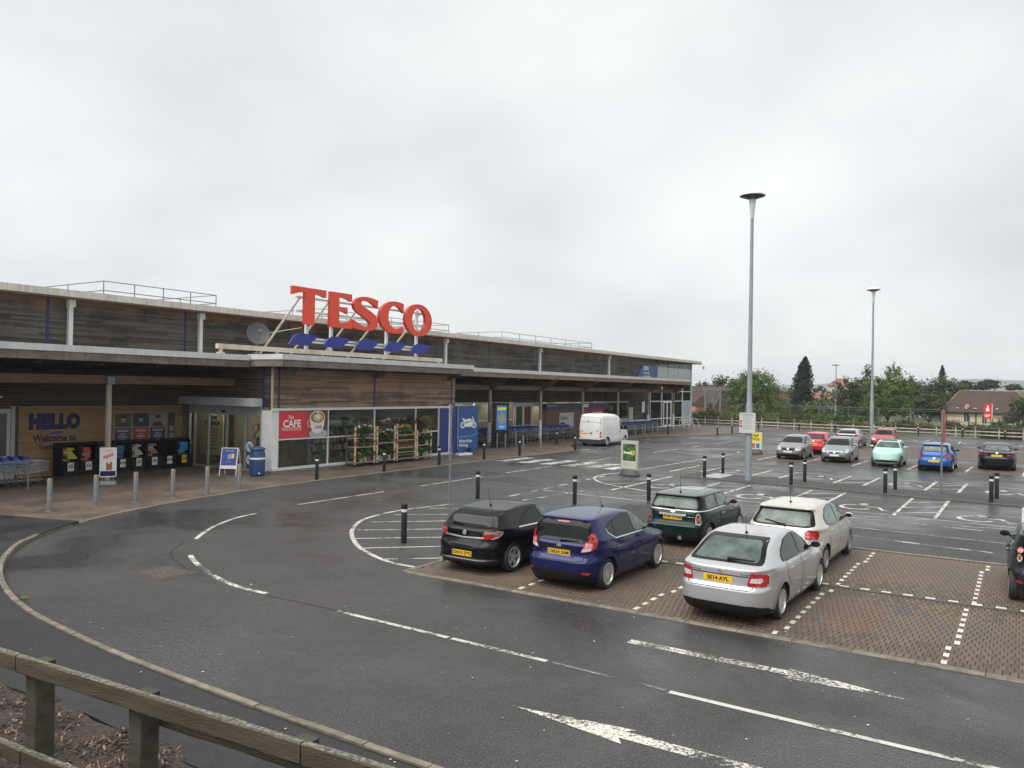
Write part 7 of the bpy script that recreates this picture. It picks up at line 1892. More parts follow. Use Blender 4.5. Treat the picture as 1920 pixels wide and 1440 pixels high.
# far cars that face us
def facing(label, loc, rz, L, W, H, P, nose=.72, hood=1.0, slope=.75, wz=1.0, axles=None, rt=.305, lamp=None, grille=None, intake=None, plate=.46, mirror=None, wheel=('hub', .195, .20), n=(5, 4.4), badge=.62, chrome=None, gl=None):
    c = Car(label, loc, rz, L, W, H, hatch_rear(H, roofy=L * .44, wz=1.0), car_front(L, H, hood, nose, wz, slope, L * .5), widths(wz - .03, H, roof=.68), P, axles or (.68, .68 + L * .625), rt, n, G_FAR, wheel=wheel, rimmat=M_hubcap)
    hw = W / 2
    c.screen(wz + .01, H - .13, hw * .78, hw * .61, gl)
    b = wz - .01
    c.dlo([(.85, b + .12), (1.0, b + .01), (L - hood - .05, b - .01), (L - hood - .5, b + .24), (L - hood - .9, H - .10), (1.5, H - .095), (1.05, H - .17)], [[(.98, b + .12), (1.08, b + .03), (L * .46, b + .02), (L * .45, H - .12), (1.4, H - .12)], [(L * .48, b + .02), (L - hood - .15, b + .01), (L - hood - .58, b + .23), (L - hood - .95, H - .12), (L * .47, H - .12)]], M_cglass)
    c.backlight([(-hw * .78, 1.03), (hw * .78, 1.03), (hw * .60, H - .15), (-hw * .60, H - .15)])
    c.door([(L * .47, .26), (L - hood - .35, .26), (L - hood - .28, .5), (L - hood - .25, b - .03), (L * .47, b - .02)], (L * .5, b - .12), P)
    c.patch('headlight', lamp or [(28, .60), (30, .72), (44, .76), (54, .74), (52, .66), (40, .60)], 'fr', M_lamp_clear, .010, mirror=True)
    if grille: c.patch('grille', grille, 'front', M_trim, .014, step=.05)
    c.patch('lower_intake', rpoly(intake or [(-.62, .24), (.62, .24), (.55, .38), (-.55, .38)], .04), 'front', M_trim, .014, step=.05)
    c.plate('', plate, white=True, front=True, w=.25); c.badge(badge, .055, front=True)
    c.patch('tail_light', [(36, .76), (35, .94), (50, .94), (55, .80)], 'rr', M_lamp_red, .010, mirror=True); c.plate('', .78)
    c.mirror(L - hood - .42, wz + .02, mirror or P)
    return c
def rot(loc, L):   # a car that faces us: its origin is at the far (rear) end
    return (loc[0], loc[1] + L, 0.005)
P = car_paint('paint_grey_silver', (0.27, 0.265, 0.285), 0.5, 0.3)
c = facing('mid grey hatchback with a dark grille facing us, leftmost of the far front row', rot((-12.15, 50.15), 3.92), R_(181), 3.92, 1.66, 1.47, P, grille=[(-.34, .56), (.34, .56), (.42, .70), (.40, .72), (-.40, .72), (-.42, .70)], intake=[(-.66, .23), (.66, .23), (.62, .36), (-.62, .36)], lamp=[(29, .58), (31, .74), (45, .76), (52, .70), (50, .60), (36, .56)], plate=.50, badge=.66)
P = car_paint('paint_green_silver', (0.25, 0.27, 0.27), 0.5, 0.3)
c = facing('silver-grey hatchback with big swept headlamps facing us, second in the far front row', rot((-9.40, 49.75), 4.0), R_(181), 4.0, 1.74, 1.49, P, grille=[(-.36, .64), (.36, .64), (.22, .56), (-.22, .56)], lamp=[(33, .60), (36, .70), (44, .80), (54, .82), (53, .68), (44, .60)], plate=.46, badge=.61, wheel=('multi', .195, .205))
P = car_paint('paint_mint', (0.40, 0.68, 0.56), 0.0, 0.3)
c = facing('mint green small rounded car facing us in the far front row', rot((-6.55, 48.95), 3.55), R_(181), 3.55, 1.63, 1.49, P, nose=.80, hood=.88, slope=.62, wz=1.05, lamp=disc(40, .78, 4.6, 18, .085), grille=None, intake=[(-.60, .30), (.60, .30), (.56, .40), (-.56, .40)], plate=.48, badge=.66, n=(4.2, 3.6), gl=M_cglass_l)
c.patch('fog_light', disc(38, .56, 3.2, 14, .05), 'fr', M_lamp_clear, .010, mirror=True)
c.patch('dark_roof', rpoly([(-.44, 1.05), (.44, 1.05), (.42, 1.95), (-.42, 1.95)], .1), 'top', M_frit, .005)
P = car_paint('paint_faded_red', (0.36, 0.055, 0.05), 0.1, 0.38)
c = facing('faded red hatchback facing us, alone near the second tall lamp', rot((-9.15, 66.3), 4.1), R_(181), 4.1, 1.70, 1.48, P, grille=[(-.30, .60), (.30, .60), (.30, .68), (-.30, .68)], plate=.45)

def away(label, loc, rz, L, W, H, P, rear, axles, lamp, lm=None, plate=.78, win=None, n=(5, 4.3), wheel=('multi', .20, .205), belt=1.0, rt=.31, glass=None, inner=None):
    c = Car(label, (loc[0], loc[1], .005), rz, L, W, H, rear, car_front(L, H, 1.1, .72, belt, .78, L * .5), widths(belt - .03, H, roof=.68), P, axles, rt, n, G_FAR, wheel=wheel)
    hw = W / 2; b = belt - .01
    c.backlight(win or [(-hw * .78, 1.03), (hw * .78, 1.03), (hw * .64, H - .14), (-hw * .64, H - .14)], inner, glass or M_cglass)
    c.screen(belt + .01, H - .13, hw * .76, hw * .60)
    c.dlo([(1.0, b + .14), (1.15, b + .01), (L - 1.15, b - .01), (L - 1.6, b + .23), (L - 2.0, H - .10), (1.7, H - .095), (1.25, H - .17)], [[(1.10, b + .13), (1.2, b + .03), (L * .47, b + .02), (L * .46, H - .12), (1.6, H - .12)], [(L * .49, b + .02), (L - 1.28, b + .01), (L - 1.68, b + .22), (L - 2.05, H - .12), (L * .48, H - .12)]], M_cglass)
    c.door([(L * .48, .26), (L - 1.45, .26), (L - 1.38, .5), (L - 1.35, b - .03), (L * .48, b - .02)], (L * .51, b - .12), P)
    c.patch('tail_light', lamp, 'rr', lm or M_lamp_red, .012, mirror=True)
    c.plate('', plate); c.badge(plate + .14, .05); c.mirror(L - 1.5, belt + .02, P)
    c.patch('lower_bumper', rpoly([(-hw * .8, .19), (hw * .8, .19), (hw * .76, .32), (-hw * .76, .32)], .03), 'rear', M_trim, .014, step=.05)
    c.strip('panel_gap', [(-.58, 1.0), (-.54, .66), (.54, .66), (.58, 1.0)], 'rear', .014, M_seam)
    c.patch('headlight', [(28, .60), (30, .72), (44, .76), (54, .74), (52, .66), (40, .60)], 'fr', M_lamp_clear, .010, mirror=True)
    return c
P = car_paint('paint_bright_blue', (0.015, 0.10, 0.36), 0.3, 0.28)
c = away('bright blue hatchback seen from behind, behind the thin red-edged sign pole', (-4.02, 48.25), R_(-1), 4.2, 1.75, 1.50, P, hatch_rear(1.50, tail=.13, top=.50, roofy=1.9), (.80, 3.41), [(35, .72), (34, .88), (40, .95), (54, .93), (57, .84), (52, .74)], plate=.55, glass=M_cglass_l)
P = car_paint('paint_bright_red', (0.52, 0.02, 0.035), 0.1, 0.3)
c = away('bright red hatchback seen from behind, half hidden by the grey hatchback', (-11.85, 56.0), R_(-1), 4.05, 1.72, 1.47, P, hatch_rear(1.47, tail=.10, top=.55, roofy=1.9), (.72, 3.25), [(36, .80), (35, .92), (42, .98), (54, .96), (55, .86), (50, .80)], plate=.72)
P = car_paint('paint_navy_black', (0.005, 0.006, 0.012), 0.1, 0.22, .5)
c = away('near-black saloon seen from behind at the right of the far bays', (-1.22, 51.2), R_(1), 4.95, 1.88, 1.455, P, [(.17, .16), (.25, .05), (.36, .012), (.5, 0), (.66, .0), (.72, .03), (.86, .06), (.95, .06), (.985, .10), (1.01, .30), (1.05, .62), (1.30, 1.35), (1.36, 1.6), (1.41, 1.9), (1.44, 2.2), (1.455, 2.5)], (1.10, 4.05),
         [(30, .82), (30, .90), (50, .92), (55, .88), (54, .82), (44, .84)], plate=.82, win=[(-.70, 1.05), (.70, 1.05), (.56, 1.345), (-.56, 1.345)], rt=.34, wheel=('multi', .235, .235), glass=M_cglass_l)
P = car_paint('paint_pale_silver', (0.46, 0.47, 0.49), 0.5, 0.3)
c = away('pale silver coupe seen from behind, beyond the silver-grey hatchback', (-11.3, 64.6), R_(-1), 4.25, 1.77, 1.44, P, [(.17, .16), (.25, .05), (.36, .012), (.5, 0), (.64, .0), (.70, .05), (.88, .09), (1.02, .13), (1.06, .18), (1.28, .75), (1.33, .92), (1.37, 1.15), (1.40, 1.5), (1.43, 1.9), (1.44, 2.1)], (.80, 3.40),
         [(30, .90), (30, .98), (44, 1.04), (54, 1.02), (56, .92), (44, .88)], plate=.60, win=[(-.66, 1.09), (.66, 1.09), (.54, 1.32), (-.54, 1.32)], glass=M_cglass)
c.patch('dark_panel', rpoly([(-.60, .88), (.60, .88), (.60, 1.0), (-.60, 1.0)], .03), 'rear', M_frit, .006)

# white van
P = mat('van_white', (0.78, 0.78, 0.78), 0.35, coat=0.5, var=0.05, scale=1.5)
c = Car('white panel van with its rear doors towards us in the lay-by', (-26.35, 51.6, 0.005), R_(-1), 4.95, 1.97, 2.36,
        [(.25, .10), (.32, .02), (.44, .0), (.52, .0), (.56, .05), (.70, .06), (1.2, .07), (1.9, .12), (2.15, .17), (2.26, .24), (2.32, .45), (2.35, .9), (2.36, 1.7)],
        [(.25, 4.80), (.35, 4.90), (.55, 4.95), (.80, 4.90), (.95, 4.80), (1.05, 4.62), (1.15, 4.30), (1.22, 4.08), (1.30, 3.98), (1.90, 3.50), (2.02, 3.36), (2.15, 3.15), (2.25, 2.85), (2.32, 2.4), (2.36, 1.9)],
        [(.25, .93), (.34, .975), (.5, 1.0), (.9, 1.0), (1.25, .99), (1.7, .955), (2.0, .91), (2.15, .875), (2.25, .80), (2.31, .66), (2.345, .45), (2.36, .12)], P, (0.98, 3.92), 0.33, (11, 5), 'van', 'van', 'van', .25, ('hub', .215, .215), mat('hub_grey', (0.45, 0.45, 0.46), .4, metal=.4))
del c.t['group']
for sg in (-1, 1):
    o = c.patch('rear_door', rpoly([(sg * .02, .60), (sg * .80, .60), (sg * .80, 1.95), (sg * .74, 2.10), (sg * .02, 2.10)], .04), 'rear', P, .006, step=.12)
    c.strip('panel_gap', [(sg * .015, .60), (sg * .81, .59), (sg * .81, 1.95), (sg * .75, 2.11), (sg * .015, 2.11)], 'rear', .02, M_seam, off=.003)
c.strip('door_rail', [(-.9, 1.72), (.9, 1.72)], 'rear', .015, M_seam, off=.008)
c.patch('rear_bumper', rpoly([(-.92, .30), (.92, .30), (.92, .54), (-.92, .54)], .04), 'rear', mat('grey_bumper', (0.05, 0.05, 0.052), .6), .012)
c.patch('side_bumper', [(.0, .30), (.62, .30), (.60, .52), (.0, .54)], 'right', mat('grey_bumper', (0.05, 0.05, 0.052), .6), .010, mirror=True)
c.patch('tail_light', rpoly([(45, .62), (49.5, .62), (49.5, 1.06), (45, 1.06)], .6), 'rr', M_lamp_red, .016, mirror=True); c.patch('tail_light_clear', rpoly([(45.5, .78), (49, .78), (49, .88), (45.5, .88)], .4), 'rr', M_lamp_clear, .020, mirror=True)
c.plate('', .90, x=-.42, w=.27); MB().obx((.12, .03, .95), (.07, .02, .035)).build('door_handle', M_trim, c.t); MB().obx((.62, .05, 1.12), (.05, .02, .02)).build('door_catch', M_trim, c.t); MB().obx((-.15, .09, 1.80), (.06, .02, .02)).build('brake_light', M_trim, c.t)
c.strip('script_badge', [(-.78, 1.06), (-.52, 1.06)], 'rear', .05, M_lamp_smoke, off=.010)
c.strip('roof_seam', [(.25, 1.93), (2.0, 1.93), (3.3, 1.90)], 'right', .02, mat('pale_seam', (.35, .36, .37), .6), True, .004)
c.strip('panel_gap', [(1.0, .88), (2.9, .88)], 'right', .015, mat('pale_seam', (.35, .36, .37), .6), True, .004)
c.patch('cab_door', rpoly([(2.95, .42), (3.50, .42), (3.60, .75), (3.95, .95), (4.0, 1.20), (3.45, 1.92), (2.95, 1.92)], .05), 'right', P, .006, mirror=True); c.strip('panel_gap', [(2.94, .42), (2.94, 1.92), (3.46, 1.93), (4.02, 1.2)], 'right', .016, M_seam, True, .004)
c.patch('side_window', rpoly([(3.02, 1.16), (3.92, 1.12), (3.96, 1.20), (3.46, 1.86), (3.02, 1.86)], .05), 'right', M_cglass, .010, mirror=True)
c.patch('windscreen', rpoly([(-.78, 1.32), (.78, 1.32), (.68, 1.90), (-.68, 1.90)], .06), 'front', M_cglass, .006)
c.patch('headlight', [(32, .70), (32, .90), (44, 1.02), (50, .95), (48, .75)], 'fr', M_lamp_clear, .010, mirror=True)
MB().obx((1.0, 3.0, 1.02), (.02, .07, .025)).build('handle', M_trim, c.t)
c.mirror(3.80, 1.28, M_trim, (.11, .08, .19)); c.arches(P, .05, .012)
# ---------------------------------------------------------------- lamps and free-standing signs
M_lamp_pole = mat('lamp_pole_grey', (0.30, 0.335, 0.365), 0.45, metal=0.3, var=0.12, scale=6, stretch=(1, 1, 0.3))
def tall_lamp(x, y, lab):
    t = thing('street_lamp', lab, 'street lamp', (x, y, 0), 0, 'tall lamps over the car park')
    MB().lathe([(0.15, 0), (0.15, 3.4), (0.135, 3.5), (0.118, 3.6), (0.092, 7.0), (0.072, 12.0)], 14).build('pole', M_lamp_pole, t, smooth=True, angle=30)
    MB().lathe([(0.07, 12.0), (0.085, 12.05), (0.15, 12.75), (0.16, 12.9)], 16).build('collar', M_white_metal, t, smooth=True)
    MB().lathe([(0.16, 12.86), (0.30, 12.92), (0.52, 12.99), (0.56, 13.02)], 28).build('reflector_bowl', mat('lamp_bowl', (0.10, 0.10, 0.09), 0.35, metal=0.4), t, smooth=True, angle=60)
    MB().lathe([(0.57, 13.01), (0.575, 13.04), (0.50, 13.12), (0.36, 13.19), (0.20, 13.235), (0.02, 13.25)], 28).build('cap', M_white_metal, t, smooth=True, angle=60)
tall_lamp(-10.54, 36.55, 'tall grey lamp with a white disc head on the parking island, nearer one')
tall_lamp(-10.9, 73.9, 'tall grey lamp with a white disc head near the fence, farther one')
t = thing('street_lamp', 'slim short lamp column beyond the fence between the trees', 'street lamp', (-22.7, 121.5, 0))
MB().lathe([(0.14, 0), (0.13, 3), (0.10, 3.2), (0.08, 8.2)], 10).build('pole', mat('pale_pole', (0.40, 0.41, 0.40), 0.5), t, smooth=True); MB().bx(-0.55, -0.15, 8.2, 0.35, 0.15, 8.36).build('lamp_head', M_galv, t)

t = thing('parking_notice', 'white parking rules board fixed to the nearer tall lamp', 'sign', (-10.55, 36.36, 2.2))
MB().prism(rpoly(rect(-0.36, 0, 0.36, 0.92), 0.05), lambda a, b, d: (a, d, b), -0.05, 0.03).build('board', mat('notice_grey', (0.52, 0.53, 0.52), 0.45), t)
mb = MB()
for i in range(9): mb.bx(-0.2, -0.056, 0.80 - i * 0.075, 0.1 + rnd.uniform(0, .18), -0.051, 0.815 - i * 0.075)
mb.bx(-0.30, -0.056, 0.84, 0.25, -0.051, 0.865); mb.build('text_lines', mat('grey_print', (0.28, 0.28, 0.29), 0.5), t)
MB().bx(-0.33, -0.057, 0.50, -0.25, -0.051, 0.58).bx(-0.33, -0.057, 0.39, -0.25, -0.051, 0.47).build('red_symbol', M_red, t); MB().bx(-0.33, -0.057, 0.27, -0.25, -0.051, 0.34).build('dark_symbol', M_navy, t)

def stand(name, lab, loc, rz, w, h, frame):
    t = thing(name, lab, 'poster stand', loc, rz)
    MB().lathe([(0.52, 0), (0.54, 0.05), (0.46, 0.16), (0.40, 0.26), (0.36, 0.30)], 20).build('base', mat('stand_base', (0.055, 0.06, 0.065), 0.55, var=0.15), t, smooth=True)
    me = t.children[0].data; me.transform(Matrix.Diagonal((w / 0.9, 0.6, 1, 1)))
    MB().prism(rpoly(rect(-w / 2, 0.26, w / 2, h), 0.07), lambda a, b, d: (a, d, b), -0.06, 0.06).build('frame', frame, t)
    return t
t = stand('poster_stand', 'grey framed poster stand showing green beans and the word Fresh on the hatched nose', (-15.75, 35.1, 0.005), R_(-8), 0.92, 1.66, mat('stand_grey', (0.40, 0.42, 0.42), 0.4))
MB().bx(-0.39, -0.068, 0.33, 0.39, -0.061, 1.58).build('sheet', mat('poster_cream', (0.50, 0.49, 0.42), 0.45), t)
ph = MB().bx(-0.34, -0.072, 0.70, 0.36, -0.068, 1.50).build('photo_area', mat('bean_dark', (0.035, 0.075, 0.022), 0.5), t)
for k, cl in enumerate(((0.08, 0.17, 0.05), (0.13, 0.25, 0.07), (0.04, 0.10, 0.03))):
    mb = MB()
    for i in range(16):
        x, z = rnd.uniform(-0.29, 0.31), rnd.uniform(0.75, 1.45); a = rnd.uniform(-0.9, 0.9); L = rnd.uniform(0.06, 0.13); w_ = 0.022
        pts = [(x + u * L * math.cos(a) - math.sin(a) * 0.03 * (1 - u * u), z + u * L * math.sin(a) + math.cos(a) * 0.03 * (1 - u * u)) for u in (-1, -.5, 0, .5, 1)]
        for q in range(4):
            (x0, z0), (x1, z1) = pts[q], pts[q + 1]
            if max(abs(x0 - .01), abs(x1 - .01)) > .34 or not (.71 < z0 < 1.49 and .71 < z1 < 1.49): continue
            mb.add([(x0 - w_ * math.sin(-a) * 0, -0.0735 - k * .0006, z0 - w_), (x1, -0.0735 - k * .0006, z1 - w_), (x1, -0.0735 - k * .0006, z1 + w_), (x0, -0.0735 - k * .0006, z0 + w_)], [(0, 1, 2, 3)])
    mb.build('bean_print', mat('bean_%d' % k, cl, 0.45), ph)
MB().bx(0.12, -0.079, 0.99, 0.30, -0.076, 1.18).build('yellow_tile', M_yellow, t)
me = text_mesh('Fresh', 0.19, bold=0.006, extrude=0.001); me.transform(Matrix.Translation((-0.09, -0.08, 1.08)) @ FACE_NY); me.materials.clear(); me.materials.append(M_white); link('lettering', me, t)
me = text_mesh('5', 0.17, bold=0.006, extrude=0.001); me.transform(Matrix.Translation((0.21, -0.081, 1.085)) @ FACE_NY); me.materials.clear(); me.materials.append(M_black); link('lettering', me, t)
mb = MB()
for z, w_ in ((0.58, 0.2), (0.52, 0.26), (0.46, 0.16)): mb.bx(-0.32, -0.071, z, -0.32 + w_ * 2, -0.0685, z + 0.014)
mb.build('text_lines', mat('grey_print', (0.28, 0.28, 0.29), 0.5), t)
t = stand('poster_stand', 'yellow and white Half Price poster stand behind the nearer tall lamp', (-15.0, 53.6, 0.005), R_(-6), 0.86, 1.42, mat('stand_white', (0.62, 0.62, 0.60), 0.4))
MB().bx(-0.38, -0.068, 0.80, 0.38, -0.061, 1.37).build('yellow_sheet', M_yellow, t); MB().bx(-0.38, -0.068, 0.32, 0.38, -0.061, 0.795).build('white_sheet', mat('poster_white', (0.62, 0.62, 0.6), 0.45), t)
for s_, z in (('Half', 1.22), ('Price', 0.98)):
    me = text_mesh(s_, 0.30, bold=0.006, extrude=0.001); me.transform(Matrix.Translation((-0.02, -0.07, z)) @ FACE_NY); me.materials.clear(); me.materials.append(mat('dark_print', (0.05, 0.045, 0.03), 0.5)); link('lettering', me, t)
MB().bx(-0.26, -0.073, 0.38, -0.02, -0.069, 0.70).build('red_tile', mat('orange_red_print', (0.55, 0.10, 0.05), 0.5), t); MB().bx(0.06, -0.073, 0.38, 0.30, -0.069, 0.70).build('blue_tile', mat('blue_print2', (0.06, 0.16, 0.36), 0.5), t)

t = thing('pole_sign', 'thin galvanised pole sign seen edge-on beside the black car', 'sign', (-15.0, 19.95, 0), math.atan2(19.95, -15.0) + R_(4))
MB().cyl((0, 0, 0), (0, 0, 3.5), 0.038, n=12).build('pole', M_galv, t, smooth=True); MB().bx(0.03, -0.012, 1.95, 0.82, 0.012, 3.48).build('panel', mat('sign_back_grey', (0.47, 0.49, 0.50), 0.45), t); MB().bx(-0.05, -0.05, 2.1, 0.06, 0.05, 2.16).bx(-0.05, -0.05, 3.25, 0.06, 0.05, 3.31).build('clip', M_galv, t)
t = thing('pole_sign', 'thin pole with a red-edged sign seen edge-on before the bright blue hatchback', 'sign', (-2.84, 37.5, 0.03), math.atan2(37.5, -2.84) - R_(6))
MB().cyl((0, 0, 0), (0, 0, 3.4), 0.04, n=12).build('pole', M_galv, t, smooth=True); MB().bx(0.04, -0.03, 2.05, 0.75, 0.02, 3.4).build('panel', mat('sign_back_grey', (0.47, 0.49, 0.50), 0.45), t); MB().bx(0.04, -0.045, 2.05, 0.75, -0.031, 3.4).build('red_face', M_red, t)
t = thing('red_sign', 'red sign board with a white figure on a pole before the cream bungalow', 'sign', (-3.2, 99.0, 0))
MB().cyl((0.25, 0, 0), (0.25, 0, 3.4), 0.05, n=8).build('pole', M_galv, t); MB().bx(-0.4, -0.1, 1.75, 0.34, -0.04, 3.35).build('board', M_red, t); MB().bx(0.345, -0.1, 1.75, 0.40, -0.04, 3.35).build('white_edge', M_white, t)
MB().prism([(-0.2, 2.55), (0.12, 2.55), (0.1, 2.85), (0.02, 2.95), (0.05, 3.1), (-0.03, 3.2), (-0.1, 3.1), (-0.08, 2.95), (-0.18, 2.85)], lambda a, b, d: (a, d, b), -0.104, -0.1).bx(-0.3, -0.104, 1.95, 0.1, -0.1, 2.02).bx(-0.3, -0.104, 2.1, 0.2, -0.1, 2.2).build('figure_symbol', M_white, t)
# steel gantry in the compound
t = thing('steel_gantry', 'grey steel gantry frame standing behind the fence by the brick house', 'gantry', (-36.5, 112, 0))
for x, y in ((-2.1, 0), (-1.5, 2), (0.1, 0), (1.6, 2)): MB().bx(x - 0.12, y - 0.12, 0, x + 0.12, y + 0.12, 4.5).build('column', M_galv, t)
MB().bx(-2.4, -0.15, 4.35, 2.6, 0.15, 4.65).bx(-1.8, 1.85, 4.35, 2.6, 2.15, 4.65).bx(-0.2, -0.2, 4.6, 2.5, 2.2, 4.75).build('beam', M_galv, t)
mb = MB()
for x in (-1.4, 0.1, 1.6):
    mb.cyl((x, 0, 4.4), (x - 0.7, 0, 2.2), 0.07, n=6).cyl((x, 0, 4.4), (x + 0.5, 0, 2.6), 0.07, n=6)
    mb.cyl((x + 0.3, 1, 4.6), (x + 0.3, 1, 5.1), 0.07, n=6)
mb.build('brace', M_galv, t)

# ---------------------------------------------------------------- foreground fence
M_fence = mat('old_fence_timber', (0.046, 0.037, 0.023), 0.85, col2=(0.095, 0.078, 0.052), scale=2.4, detail=8, bump=0.5, bscale=34, stretch=(0.5, 3.5, 3.5))
M_fence_p = mat('old_fence_post', (0.038, 0.033, 0.022), 0.85, col2=(0.080, 0.072, 0.048), scale=3, detail=8, bump=0.5, bscale=34, stretch=(3.5, 3.5, 0.5))
def lichen():
    """timber whose upward faces carry pale lichen."""
    m = M_fence.copy(); m.name = 'lichened_rail'; nt = m.node_tree; b = nt.nodes['Principled BSDF']
    src = b.inputs['Base Color'].links[0].from_socket
    ge = _n(nt, 'ShaderNodeNewGeometry'); sp = _n(nt, 'ShaderNodeSeparateXYZ'); nt.links.new(ge.outputs['True Normal'], sp.inputs[0])
    mr = _n(nt, 'ShaderNodeMapRange'); mr.inputs[1].default_value = 0.5; mr.inputs[2].default_value = 0.9; nt.links.new(sp.outputs['Z'], mr.inputs[0])
    t_ = _n(nt, 'ShaderNodeTexCoord'); no = _n(nt, 'ShaderNodeTexNoise'); no.inputs['Scale'].default_value = 30; no.inputs['Detail'].default_value = 8; no.inputs['Roughness'].default_value = 0.7
    nt.links.new(t_.outputs['Object'], no.inputs['Vector'])
    r = _n(nt, 'ShaderNodeValToRGB'); e = r.color_ramp.elements; e[0].position = 0.42; e[0].color = (0.06, 0.055, 0.042, 1); e[1].position = 0.62; e[1].color = (0.24, 0.23, 0.19, 1)
    nt.links.new(no.outputs['Fac'], r.inputs[0])
    mx_ = _n(nt, 'ShaderNodeMix', data_type='RGBA'); nt.links.new(mr.outputs[0], mx_.inputs['Factor']); nt.links.new(src, mx_.inputs[6]); nt.links.new(r.outputs[0], mx_.inputs[7])
    nt.links.new(mx_.outputs[2], b.inputs['Base Color']); return m
M_rail = lichen()
fa = math.atan2(0.28, 4.45)
t = thing('timber_fence', 'weathered post and rail fence with lichen on its rails, in the near left corner', 'fence', (-5.5, 3.61, 0.3), fa)
def fbox(x0, y0, z0, x1, y1, z1, n, m, parent, nm, jig=0.004):
    """long timber with slightly wandering edges and eased arrises."""
    mb = MB(); vs = []; ch = 0.010
    for i in range(n + 1):
        f = i / n; j = [rnd.uniform(-jig, jig) for _ in range(8)]
        sec = [(y0, z0 + ch), (y0, z1 - ch), (y0 + ch, z1), (y1 - ch, z1), (y1, z1 - ch), (y1, z0 + ch), (y1 - ch, z0), (y0 + ch, z0)]
        vs += [(x0 + (x1 - x0) * f, a + j[k], b + j[(k + 3) % 8]) for k, (a, b) in enumerate(sec)]
    fs = [(i * 8 + k, i * 8 + (k + 1) % 8, (i + 1) * 8 + (k + 1) % 8, (i + 1) * 8 + k) for i in range(n) for k in range(8)]
    fs += [tuple(range(8)), tuple(range(n * 8 + 7, n * 8 - 1, -1))]
    return mb.add(vs, fs).build(nm, m, parent)
for px_ in (-3.1, -1.47, -0.13, 1.48, 2.95, 4.4):
    p = fbox(-0.9, -0.085, -0.075, 0.9, 0.085, 0.075, 6, M_fence_p, t, 'post'); p.rotation_euler = (0, -PI / 2, 0); p.location = (px_, 0.07, 0.44)
    me = p.data
for a, b in ((-4.6, -1.60), (-1.59, 1.60), (1.61, 5.2)):
    fbox(a, -0.075, 1.255, b, -0.015, 1.40, 10, M_rail, t, 'rail')
for a, b in ((-4.6, -1.50), (-1.49, 1.45), (1.46, 5.2)):
    fbox(a, -0.075, 0.50, b, -0.015, 0.635, 10, M_rail, t, 'rail')
fbox(-0.18, 0.16, 1.06, 5.2, 0.215, 1.19, 12, M_rail, t, 'rail')
# weeds at the fence foot and kerb
def tuft(lab, x, y, z, m, n=40, h=0.12, w=0.08):
    t = thing('weed', lab, 'weed', (x, y, z)); f = MB()
    for i in range(n):
        a = rnd.uniform(0, 6.28); r = w * rnd.random(); L = h * rnd.uniform(0.5, 1); d = Vector((math.cos(a) * 0.5, math.sin(a) * 0.5, 1)).normalized() * L; p = Vector((r * math.cos(a), r * math.sin(a), 0)); s_ = Vector((-math.sin(a), math.cos(a), 0)) * 0.008
        f.add([p - s_, p + s_, p + d * 0.6 + s_ * 1.3, p + d, p + d * 0.6 - s_ * 1.3], [(0, 1, 2, 3, 4)])
    f.build('leaves', m, t, fix=False)
M_weed = mat('weed_green', (0.10, 0.20, 0.03), 0.6, var=0.3, scale=20); M_weed2 = mat('weed_yellow', (0.22, 0.22, 0.05), 0.6, var=0.3, scale=20)
tuft('bright green weed growing at the outer kerb of the bend', -15.4, 7.50, 0.0, M_weed, 60, 0.06, 0.16)
tuft('yellow-green weed in the bark between the two left fence posts', -7.3, 4.75, bz(-7.3, 4.75), M_weed2, 60, 0.26, 0.07)
tuft('small green weed in the bark beside the second fence post', -6.0, 4.85, bz(-6.0, 4.85), M_weed, 40, 0.10, 0.07)
tuft('small yellow-green weed low in the bark at the left edge', -8.3, 4.3, bz(-8.3, 4.3), M_weed2, 50, 0.16, 0.10)
t = thing('stone', 'pale round stone in the bark at the bottom left corner', 'stone', (-7.6, 4.15, bz(-7.6, 4.15))); MB().lathe([(0.01, -0.02), (0.05, 0.0), (0.055, 0.03), (0.03, 0.055), (0.005, 0.06)], 10).build('stone', mat('pale_stone', (0.5, 0.5, 0.48), 0.7), t, smooth=True)

# ---------------------------------------------------------------- far fences
def chain(pts, step):
    out = []
    for i in range(len(pts) - 1):
        a, b = Vector(pts[i]), Vector(pts[i + 1]); k = max(1, round((b - a).length / step))
        out += [a + (b - a) * (j / k) for j in range(k)]
    return out + [Vector(pts[-1])]
M_pale_timber = mat('pale_fence_timber', (0.40, 0.375, 0.315), 0.8, var=0.3, scale=2); M_dark_timber = mat('dark_fence_timber', (0.10, 0.075, 0.055), 0.8, var=0.25, scale=2)
FL = [(-37, 97.6), (-28, 95.9), (-20.2, 94.3), (-15.6, 93.4), (-9.2, 92.3), (-4, 91.3), (4, 89.6), (12, 88)]
t = thing('rail_fence', 'long pale three-rail timber fence along the far edge of the car park', 'fence', (-20, 94.2, 0))
P = chain(FL, 1.9)
for i, p in enumerate(P): MB().bx(p.x - 0.06, p.y - 0.05, -0.1, p.x + 0.06, p.y + 0.05, 1.16).build('post', M_pale_timber, t, world=True)
for i in range(len(P) - 1):
    a, b = P[i], P[i + 1]
    for k, z in enumerate((0.32, 0.66, 1.02)):
        ang = math.atan2((b - a).y, (b - a).x); c_ = (a + b) / 2
        MB().obx((c_.x, c_.y - 0.08, z), ((b - a).length / 2 - 0.01, 0.022, 0.055), ang).build('rail', M_pale_timber if k < 2 else M_dark_timber, t, world=True)
t = thing('wire_fence', 'tall thin wire fence with a top rail behind the timber rail fence', 'fence', (-20, 101, 0))
P = chain([(-37.5, 102), (-7.4, 100.2)], 3.2)
for p in P: MB().cyl((p.x, p.y, -0.1), (p.x, p.y, 2.6), 0.035, n=6).build('post', M_galv, t, world=True)
